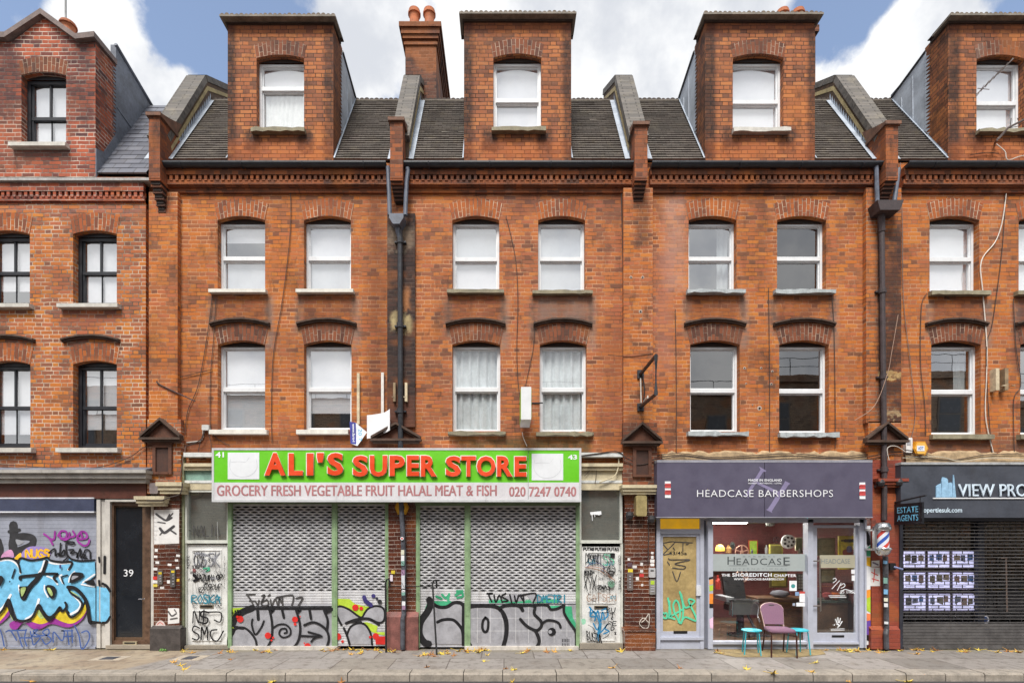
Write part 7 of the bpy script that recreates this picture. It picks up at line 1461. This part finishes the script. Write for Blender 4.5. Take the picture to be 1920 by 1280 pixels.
frame_pic(1443, 1468, 1020, 1040, 2.4, (176, 170, 84), (120, 114, 60), 'scalloped yellow-green plaque beside the white wheel')
def wheel(px, py, y, r, label, mat, spokes, holes=False):
    c = PI_(px, py, y); t = thing('wall_ornament', label, 'wheel', c); mb = MB()
    if holes:
        mb.lathe([(0, -.03), (r*.5, -.03), (r, -.02), (r*1.02, .02), (0, .02)], c, 24, 0, 'y'); mb.build('rim', mat, t); mb = MB()
        for k in range(7): a = 2*math.pi*k/7; mb.lathe([(0, -.036), (r*.17, -.036), (r*.17, -.02)], (c[0]+r*.62*math.cos(a), y, c[2]+r*.62*math.sin(a)), 10, 0, 'y')
        mb.lathe([(0, -.036), (r*.12, -.036), (r*.12, -.02)], c, 10, 0, 'y'); mb.build('hole', BLACK, t)
    else:
        q = [(c[0]+r*math.cos(a), y, c[2]+r*math.sin(a)) for a in [2*math.pi*k/20 for k in range(21)]]; mb.tube(q, r*.1, 7, 0, False)
        for k in range(spokes): a = math.pi/2+2*math.pi*k/spokes; mb.tube([c, (c[0]+r*math.cos(a), y, c[2]+r*math.sin(a))], r*.1, 6)
        mb.lathe([(0, -.03), (r*.25, -.02), (r*.25, .01)], c, 12, 0, 'y'); mb.build('rim', mat, t)
wheel(1478, 1015, 1.7, .155, 'white disc wheel with round black holes on the shop wall', M((224, 224, 220), .4), 7, True); wheel(1391, 1034, 3.0, .16, 'brass toned spoked wheel above the frosted band', M((150, 112, 96), .4, .3), 5); wheel(1391, 1079, 3.0, .15, 'pale spoked wheel below the frosted band', M((176, 146, 130), .4, .3), 3)
wheel(1456, 1012, 2.3, .07, 'small dark round ornament left of the white wheel', M((40, 38, 44), .3), 3)
t = thing('table_lamp', 'brass shaded lamp glowing at the left of the barber window', 'lamp', PI_(1350, 1036, 2.2)); c = PI_(1350, 1034, 2.2); mb = MB(); mb.lathe([(.03, 0), (.03, .05), (.02, .06), (.02, .1)], c, 12); mb.build('stand', M((120, 90, 40), .4, .6), t)
m, g, b = newmat('lamp_shade'); b.inputs['Base Color'].default_value = S(230, 200, 90); b.inputs['Emission Color'].default_value = S(255, 214, 90); b.inputs['Emission Strength'].default_value = 1.1
mb = MB(); mb.lathe([(.1, 0), (.1, .05), (.085, .1), (.05, .14), (0, .15)], (c[0], c[1], c[2]+.02), 18); mb.build('shade', m, t, smooth=True)
t = thing('wall_shelf', 'dark shelf along the barber shop back wall, behind the frosted band', 'shelf', (sx(1420, 3.3), 3.3, sz(1042, 3.3))); mb = MB(); mb.box(3.9+.1, 6.7, 3.15, 3.6, sz(1046, 3.3), sz(1042, 3.3)); mb.build('board', M((58, 40, 34), .5), t)
t = thing('wall_fan', 'grey ceiling fan blades near the top of the barber window', 'fan', PI_(1444, 980, 2.0)); c = Vector(PI_(1444, 980, 2.0)); mb = MB(); mb.lathe([(0, -.08), (.09, -.06), (.1, .02), (.04, .1), (.03, .25)], c, 16); mb.build('motor', M((130, 132, 124), .4), t)
for a in (10, 130, 250):
    mb = MB(); d_ = Vector((math.cos(rad(a)), math.sin(rad(a)), 0)); n = Vector((-d_.y, d_.x, .15)); mb.face([c+d_*.1-n*.03, c+d_*.55-n*.06, c+d_*.57+n*.06, c+d_*.1+n*.03]); mb.face([c+d_*.1-n*.03+Vector((0, 0, .01)), c+d_*.55-n*.06+Vector((0, 0, .01)), c+d_*.57+n*.06+Vector((0, 0, .01)), c+d_*.1+n*.03+Vector((0, 0, .01))]); mb.build('blade', M((120, 112, 104), .5), t)
for (px, py, w_, h_, y, rgb, lb) in ((1366, 1036, 10, 15, 2.6, (120, 88, 50), 'brown wooden mantel box right of the glowing lamp'), (1437, 1037, 5, 16, 3.0, (150, 150, 150), 'silver bottle ornament on the shelf left of the plaque'), (1410, 1037, 4, 9, 2.7, (60, 60, 66), 'short dark bottle on the shelf below the small picture'), (1346, 1104, 9, 26, 2.4, (186, 62, 54), 'red and white bottle shaped ornament behind the barber chair'), (1500, 1037, 8, 10, 1.8, (80, 74, 60), 'dark squat pot at the right end of the shelf')):
    x = sx(px, y); mb = MB(); hh = h_*(CD+y)/1000; rr = w_*(CD+y)/2000; mb.lathe([(0, 0), (rr, 0), (rr, hh*.6), (rr*.45, hh*.78), (rr*.45, hh), (0, hh)], (x, y, sz(py, y)), 12); tag(mb.build('shop_ornament', M(rgb, .4), None, (x, y, sz(py, y))), lb, 'ornament', 'ornaments in the barber shop')
t = thing('wall_mirror', 'small dark oval mirror on the barber shop wall beside the mantel box', 'mirror', PI_(1372, 1030, 3.3)); mb = MB(); c = PI_(1373, 1022, 3.3); mb.extr([(c[0]+.06*math.cos(a), c[2]+.1*math.sin(a)) for a in [k*math.pi/8 for k in range(16)]], 'y', 3.27, 3.32); mb.build('frame', M((70, 64, 60), .4), t); mb = MB(); mb.extr([(c[0]+.045*math.cos(a), c[2]+.08*math.sin(a)) for a in [k*math.pi/8 for k in range(16)]], 'y', 3.265, 3.27); mb.build('mirror_glass', M((120, 130, 130), .05, .9), t)
frame_pic(1538, 1566, 1066, 1092, .7, (96, 88, 70), (150, 142, 112), 'pale sketch in a dark frame lower left behind the glazed door'); frame_pic(1577, 1598, 1092, 1112, .4, (90, 40, 44), (120, 60, 60), 'dim red picture low behind the glazed door')
# reclining barber chair and bench
t = thing('barber_chair', 'black and grey barber chair with chrome frame inside the shop', 'barber chair', (sx(1382, .95), .95, .05)); cx, cy = sx(1380, .95), .95; LEA = M((34, 35, 38), .35, 0, .2, 8); GRYP = M((110, 112, 112), .5, 0, .1, 6)
mb = MB(); mb.extr([(cy+.42, .62), (cy+.5, .62), (cy+.72, 1.22), (cy+.62, 1.25)], 'x', cx-.02, cx+.42); mb.build('backrest', LEA, t); mb = MB(); mb.box(cx-.05, cx+.42, cy-.12, cy+.5, .55, .68); mb.build('seat', LEA, t)
mb = MB(); mb.box(cx-.2, cx+.4, cy-.16, cy-.12, .52, .82); mb.box(cx-.26, cx-.1, cy-.16, cy+.45, .78, .87, 1); mb.build('side_panel', [GRYP, M((140, 142, 146), .4)], t)
mb = MB(); mb.tube([(cx-.1, cy-.18, .84), (cx+.2, cy-.2, .84), (cx+.36, cy-.22, .74), (cx+.32, cy-.26, .52), (cx+.3, cy-.4, .4)], .016); mb.tube([(cx-.16, cy-.18, .8), (cx-.16, cy-.18, .5)], .02); mb.build('chrome_frame', CHR, t)
mb = MB(); mb.lathe([(.26, 0), (.26, .03), (.08, .07), (.07, .5)], (cx+.15, cy+.15, .05), 20); mb.box(cx+.0, cx+.4, cy-.62, cy-.38, .16, .2, 0); mb.tube([(cx+.2, cy-.5, .2), (cx+.2, cy-.1, .5)], .03); mb.build('base', M((60, 62, 66), .3, .5), t)
t = thing('wooden_bench', 'low brown plank bench behind the banquet chair inside the shop', 'bench', (sx(1470, 1.4), 1.4, .05)); x0, x1 = sx(1420, 1.3), sx(1515, 1.3); BW = M((112, 78, 50), .55, 0, .3, 5, .2)
mb = MB()
for k in range(4): mb.box(x0, x1, 1.3, 1.33, .1+k*.16, .25+k*.16)
mb.build('front_planks', BW, t); mb = MB(); mb.box(x0-.02, x1+.02, 1.26, 1.85, .74, .8); mb.build('bench_top', M((96, 66, 44), .5, 0, .3, 5), t)
t = thing('cushion', 'grey pillow lying on the brown bench', 'cushion', PI_(1462, 1125, 1.5)); c = Vector((sx(1462, 1.5), 1.5, .87)); mb = MB(); mb.lathe([(0, -.06), (.14, -.05), (.2, 0), (.15, .06), (0, .09)], c, 16); o_ = mb.build('cushion_cover', M((104, 104, 112), .8), t, smooth=True)
t = thing('shop_counter', 'brown counter seen low through the glazed door', 'counter', (sx(1560, .6), .6, .05)); x0, x1 = sx(1530, .5), sx(1590, .5); mb = MB(); mb.box(x0, x1, .5, 1.0, .05, .8); mb.build('cabinet', M((86, 62, 42), .5, 0, .3, 5), t); mb = MB(); mb.box(x0-.03, x1+.03, .46, 1.05, .8, .84); mb.build('counter_top', M((60, 74, 66), .3), t)
for k, (px, rgb, lb) in enumerate(((1566, (206, 110, 60), 'orange bowl on the shop counter'), (1579, (196, 200, 198), 'white jar on the shop counter, right'), (1551, (150, 70, 70), 'red tin on the shop counter, left'))):
    x = sx(px, .7); mb = MB(); mb.lathe([(.05, 0), (.09, .06), (.085, .12), (.05, .14)], (x, .7, .84), 14); tag(mb.build('counter_jar', M(rgb, .4), None, (x, .7, .84)), lb, 'jar', 'jars on the counter')

# ================================================================ chairs on the pavement
WEAVE, g, b = newmat('woven_check'); p3 = g.sep(g.pos()); fx = g.m('FRACT', g.m('MULTIPLY', p3[0], 90)); fz = g.m('FRACT', g.m('MULTIPLY', g.m('ADD', p3[2], g.m('MULTIPLY', p3[1], .6)), 90))
ck = g.m('MULTIPLY', g.mr(fx, .3, .45), g.mr(fz, .3, .45)); g.put(b.inputs['Base Color'], g.mix(ck, S(142, 106, 124), S(82, 56, 86))); b.inputs['Roughness'].default_value = .9
FRAME = M((74, 42, 36), .35, .35, .15, 9); FRAMEL = M((186, 158, 150), .4, .2, .12, 9)
def banquet_chair(x, y, yaw, label):
    t = thing('banquet_chair', label, 'chair', (x, y, 0)); ca, sa_ = math.cos(yaw), math.sin(yaw)
    def W(p): return Vector((x+p[0]*ca-p[1]*sa_, y+p[0]*sa_+p[1]*ca, p[2]))                 # local: +x right, -y towards the street
    class L(MB): pass
    def done(mb, n, m, sm=False): mb.v = [W(p) for p in mb.v]; return mb.build(n, m, t, smooth=sm)
    q = [(-.2, -.21), (.2, -.21), (.215, -.1), (.19, .18), (.14, .21), (-.14, .21), (-.19, .18), (-.215, -.1)]; mb = MB()
    def ring(s, z): return [(px*s, py*s, z) for px, py in q]
    lv = [ring(.96, .415), ring(1.0, .43), ring(1.0, .455), ring(.95, .478), ring(.7, .488)]
    for A, B in zip(lv, lv[1:]):
        for i in range(8): mb.face([A[i], A[(i+1) % 8], B[(i+1) % 8], B[i]])
    mb.face(lv[0]); mb.face(lv[-1]); done(mb, 'seat', WEAVE, True)
    def back(u, z): return (u, .2+.22*(z-.42)/.53, z)
    out = [(-.165, .51), (-.175, .6), (-.19, .72), (-.195, .78), (-.17, .825), (-.1, .865), (0, .88), (.1, .865), (.17, .825), (.195, .78), (.19, .72), (.175, .6), (.165, .51)]
    mb = MB(); F = [Vector(back(u, z))+Vector((0, -.02, 0)) for u, z in out]; B = [Vector(back(u, z))+Vector((0, .02, 0)) for u, z in out]
    mb.face(F); mb.face(B)
    for i in range(len(F)): j = (i+1) % len(F); mb.face([F[i], F[j], B[j], B[i]])
    br = done(mb, 'backrest', WEAVE)
    mb = MB(); mb.tube([back(-.06, .84), back(0, .852), back(.06, .84), back(0, .83), back(-.06, .84)], .004, 5); mb.face([Vector(back(u, z))+Vector((0, -.0225, 0)) for u, z in ((-.06, .84), (-.03, .85), (.03, .85), (.06, .84), (.03, .83), (-.03, .83))], 1); mb.v = [W(p) for p in mb.v]; mb.build('handle_hole', [FRAMEL, BLACK], br)
    mb = MB(); mb.tube([back(u, z) for u, z in [(-.165, .42)]+out+[(.165, .42)]], .0115, 7); done(mb, 'back_frame', FRAMEL)
    for s in (-1, 1):
        mb = MB(); mb.tube([(s*.19, -.14, .43), (s*.2, -.2, .42), (s*.205, -.225, .38), (s*.21, -.24, 0)], .0135, 7); done(mb, 'leg', FRAME)
        mb = MB(); mb.tube([back(s*.165, .46), (s*.17, .2, .4), (s*.175, .24, .2), (s*.18, .29, 0)], .0135, 7); done(mb, 'leg', FRAME)
        mb = MB(); mb.tube([(s*.205, -.22, .37), (s*.172, .21, .33)], .008, 6); done(mb, 'stretcher', FRAME)
    mb = MB(); mb.tube([(-.19, -.15, .42), (.19, -.15, .42)], .012, 6); mb.tube([(-.17, .18, .42), (.17, .18, .42)], .012, 6); mb.tube([(-.19, -.15, .42), (-.17, .18, .42)], .012, 6); mb.tube([(.19, -.15, .42), (.17, .18, .42)], .012, 6); done(mb, 'seat_frame', FRAME)
banquet_chair(4.87, -.55, rad(-7), 'banquet chair with purple woven seat and back between two turquoise stools')
TEAL = M((54, 170, 186), .4, 0, .1, 7)
def stool(x, y, a0, label):
    t = thing('stool', label, 'stool', (x, y, 0), 'turquoise metal stools'); mb = MB(); mb.lathe([(0, .445), (.15, .445), (.168, .438), (.17, .425), (.16, .42), (0, .42)], (x, y, 0), 28); mb.build('seat', TEAL, t)
    for k in range(4):
        a = a0+k*math.pi/2; c_, s_ = math.cos(a), math.sin(a); mb = MB(); mb.tube([(x+.1*c_, y+.1*s_, .422), (x+.14*c_, y+.14*s_, .415), (x+.152*c_, y+.152*s_, .385), (x+.19*c_, y+.19*s_, 0)], .011, 7); mb.build('leg', TEAL, t)
stool(sx(1409, -.5), -.5, .5, 'turquoise metal stool left of the purple banquet chair'); stool(sx(1497, -.48), -.48, .9, 'turquoise metal stool right of the purple banquet chair')
mb = MB(); mb.extr([(sx(1338, -.1), -.1), (sx(1540, -.1), -.1), (sx(1548, -.5), -.5), (sx(1500, -.75), -.75), (sx(1380, -.74), -.74), (sx(1345, -.45), -.45)], 'z', .001, .008); tag(mb.build('doormat', M((132, 114, 78), .95, 0, .3, 5, .4, dirt=.5), None, (5, -.4, 0)), 'worn mustard coloured mat under the chairs outside the barber shop', 'mat')
# hooked rods standing in front of the middle pilaster
t = thing('hooked_rods', 'two thin black hooked rods joined by a bar, standing before the middle pilaster', 'railing', (sx(768, -.4), -.4, 0))
A0 = Vector((sx(724, -.35), -.35, 0)); A1 = Vector((sx(723, -.2), -.2, sz(1092, -.2))); B0 = Vector((sx(819, -.55), -.55, 0)); B1 = Vector((sx(811, -.25), -.25, sz(1094, -.25)))
for p0, p1 in ((A0, A1), (B0, B1)):
    mb = MB(); mb.tube([p0, p1, p1+Vector((.02, 0, .06)), p1+Vector((.055, 0, .07)), p1+Vector((.075, 0, .03)), p1+Vector((.075, 0, -.08))], .017, 8); mb.build('rod', BLACK, t)
mb = MB(); mb.tube([A1+Vector((.07, 0, -.06)), B1+Vector((0, 0, -.05))], .009, 6); mb.build('cross_bar', BLACK, t)
# cover plates, stones, leaves
for (a, b, tt, bt, lb) in ((190, 222, 1231, 1236, 'small dark metal cover plate in the pavement before door 39'), (343, 370, 1230, 1236, 'small dark metal cover plate in the pavement before the left tagged door')):
    y0, y1 = CZ/((bt-1010)/1000)-CD, CZ/((tt-1010)/1000)-CD; X0, X1 = sx(a, (y0+y1)/2), sx(b, (y0+y1)/2); t = thing('cover_plate', lb, 'cover plate', ((X0+X1)/2, (y0+y1)/2, 0), 'cover plates'); mb = MB(); mb.box(X0-.12, X1+.12, y0-.06, y1+.08, .0005, .004); mb.build('surround', M((170, 158, 142), .9, 0, .12, 7, .3, dirt=.3), t); mb = MB(); mb.box(X0+.03, X1-.03, y0, y1, .0045, .009); mb.build('lid', M((76, 76, 84), .6, .3, .2, 9), t)
LM = [M((206, 172, 60), .7, 0, .2, 30), M((196, 150, 74), .7, 0, .22, 30), M((214, 190, 84), .7, 0, .2, 30), M((164, 112, 62), .75, 0, .25, 30), M((150, 160, 60), .7, 0, .2, 30)]
def leaf_mesh(seed):
    random.seed(seed); mb = MB(); n = 5; out = []
    for k in range(n):
        a = math.pi/2+(k-2)*.95; r = (1, .9, .62)[abs(k-2)]*random.uniform(.85, 1.1)
        out += [(a-.30, r*.45), (a-.13, r*.72), (a, r), (a+.13, r*.72), (a+.30, r*.45)]
    out += [(-math.pi/2+.3, .3), (-math.pi/2-.3, .3)]
    P = [Vector((.06*r*math.cos(a), .06*r*math.sin(a), .018*math.sin(3*a+seed)*r+.03*r*r)) for a, r in sorted(out)]
    c = Vector((0, 0, .004))
    for i in range(len(P)): mb.face([c, P[i], P[(i+1) % len(P)]])
    mb.tube([(0, 0, .004), (.0, -.05, .008), (.008, -.085, .014)], .0022, 4); return mb
protos = []
for k in range(4): o_ = leaf_mesh(k).build('fallen_leaf', LM[0], None, weld=False); protos.append(o_)
random.seed(77); spots = []
def ground(px, py): Y = CZ*1000/(py-1010)-CD; return (sx(px, Y), Y)
for (cx, cy, dx, dy, n) in ((655, 1221, 40, 5, 8), (700, 1217, 30, 3, 7), (725, 1220, 14, 4, 4), (800, 1228, 16, 4, 5), (835, 1226, 26, 4, 7), (880, 1222, 26, 5, 9), (905, 1219, 30, 3, 5), (980, 1220, 30, 4, 5), (640, 1214, 30, 1.5, 4), (495, 1220, 40, 4, 6), (350, 1221, 12, 2, 3), (430, 1224, 20, 4, 3), (1165, 1219, 8, 2, 4), (1065, 1222, 40, 3, 4), (1580, 1220, 40, 4, 9), (1650, 1222, 30, 4, 4), (1720, 1219, 40, 2.5, 6), (1800, 1222, 60, 4, 8), (1890, 1222, 30, 3, 5), (100, 1217, 8, 2, 2), (10, 1216, 8, 2, 2), (965, 1256, 12, 2, 2), (1525, 1258, 10, 2, 2), (1345, 1222, 16, 4, 4), (1420, 1250, 300, 12, 5), (600, 1250, 400, 14, 6)):
    for _ in range(n): spots.append((max(-5, cx+random.gauss(0, dx*.6)), min(1262, max(1216.5, cy+random.gauss(0, dy*.6)))))
for (px, py) in ((60, 1277), (510, 1278), (640, 1279), (960, 1278), (1590, 1277), (1700, 1278)): spots.append((px, py))
yellows = 'dry yellow-brown leaf lying on the pavement in front of the shops'
for i, (px, py) in enumerate(spots):
    Y_ = CZ*1000/(py-1010)-CD; zz = .003
    if py > 1270: Y_ = (CZ+.12)*1000/(py-1010)-CD; zz = -.117
    Y_ = min(Y_, -.15); o_ = protos[i] if i < 4 else protos[i % 4].copy()
    if i >= 4: COL.objects.link(o_)
    if i >= 4 and i < 24 : pass
    o_.location = (sx(px, Y_), Y_, zz); o_.rotation_euler = (random.uniform(-.3, .3), random.uniform(-.3, .3), random.uniform(0, 6.3)); s_ = random.uniform(1.0, 1.75); o_.scale = (s_, s_, s_)
    tag(o_, yellows if zz > -.05 else 'dry yellow-brown leaf lying on the road by the kerb', 'leaf', 'fallen leaves on the pavement' if zz > -.05 else 'fallen leaves in the gutter')
for k, pr in enumerate(protos): pr.data.materials[0] = LM[k]
t = thing('street_plant', 'small green weed at the foot of the postered pilaster', 'plant', (sx(306, -.25), -.25, 0)); mb = MB(); random.seed(4)
for k in range(26):
    a = random.uniform(0, 6.28); l = random.uniform(.03, .09); b_ = Vector((sx(306, -.25)+random.uniform(-.05, .05), -.25+random.uniform(-.03, .03), 0)); d_ = Vector((math.cos(a), math.sin(a), random.uniform(.3, 1.2))).normalized(); s_ = d_.cross(Vector((0, 0, 1))).normalized()*.012; mb.face([b_, b_+d_*l*.5+s_, b_+d_*l, b_+d_*l*.5-s_])
mb.build('leaves', M((86, 130, 52), .7), t)
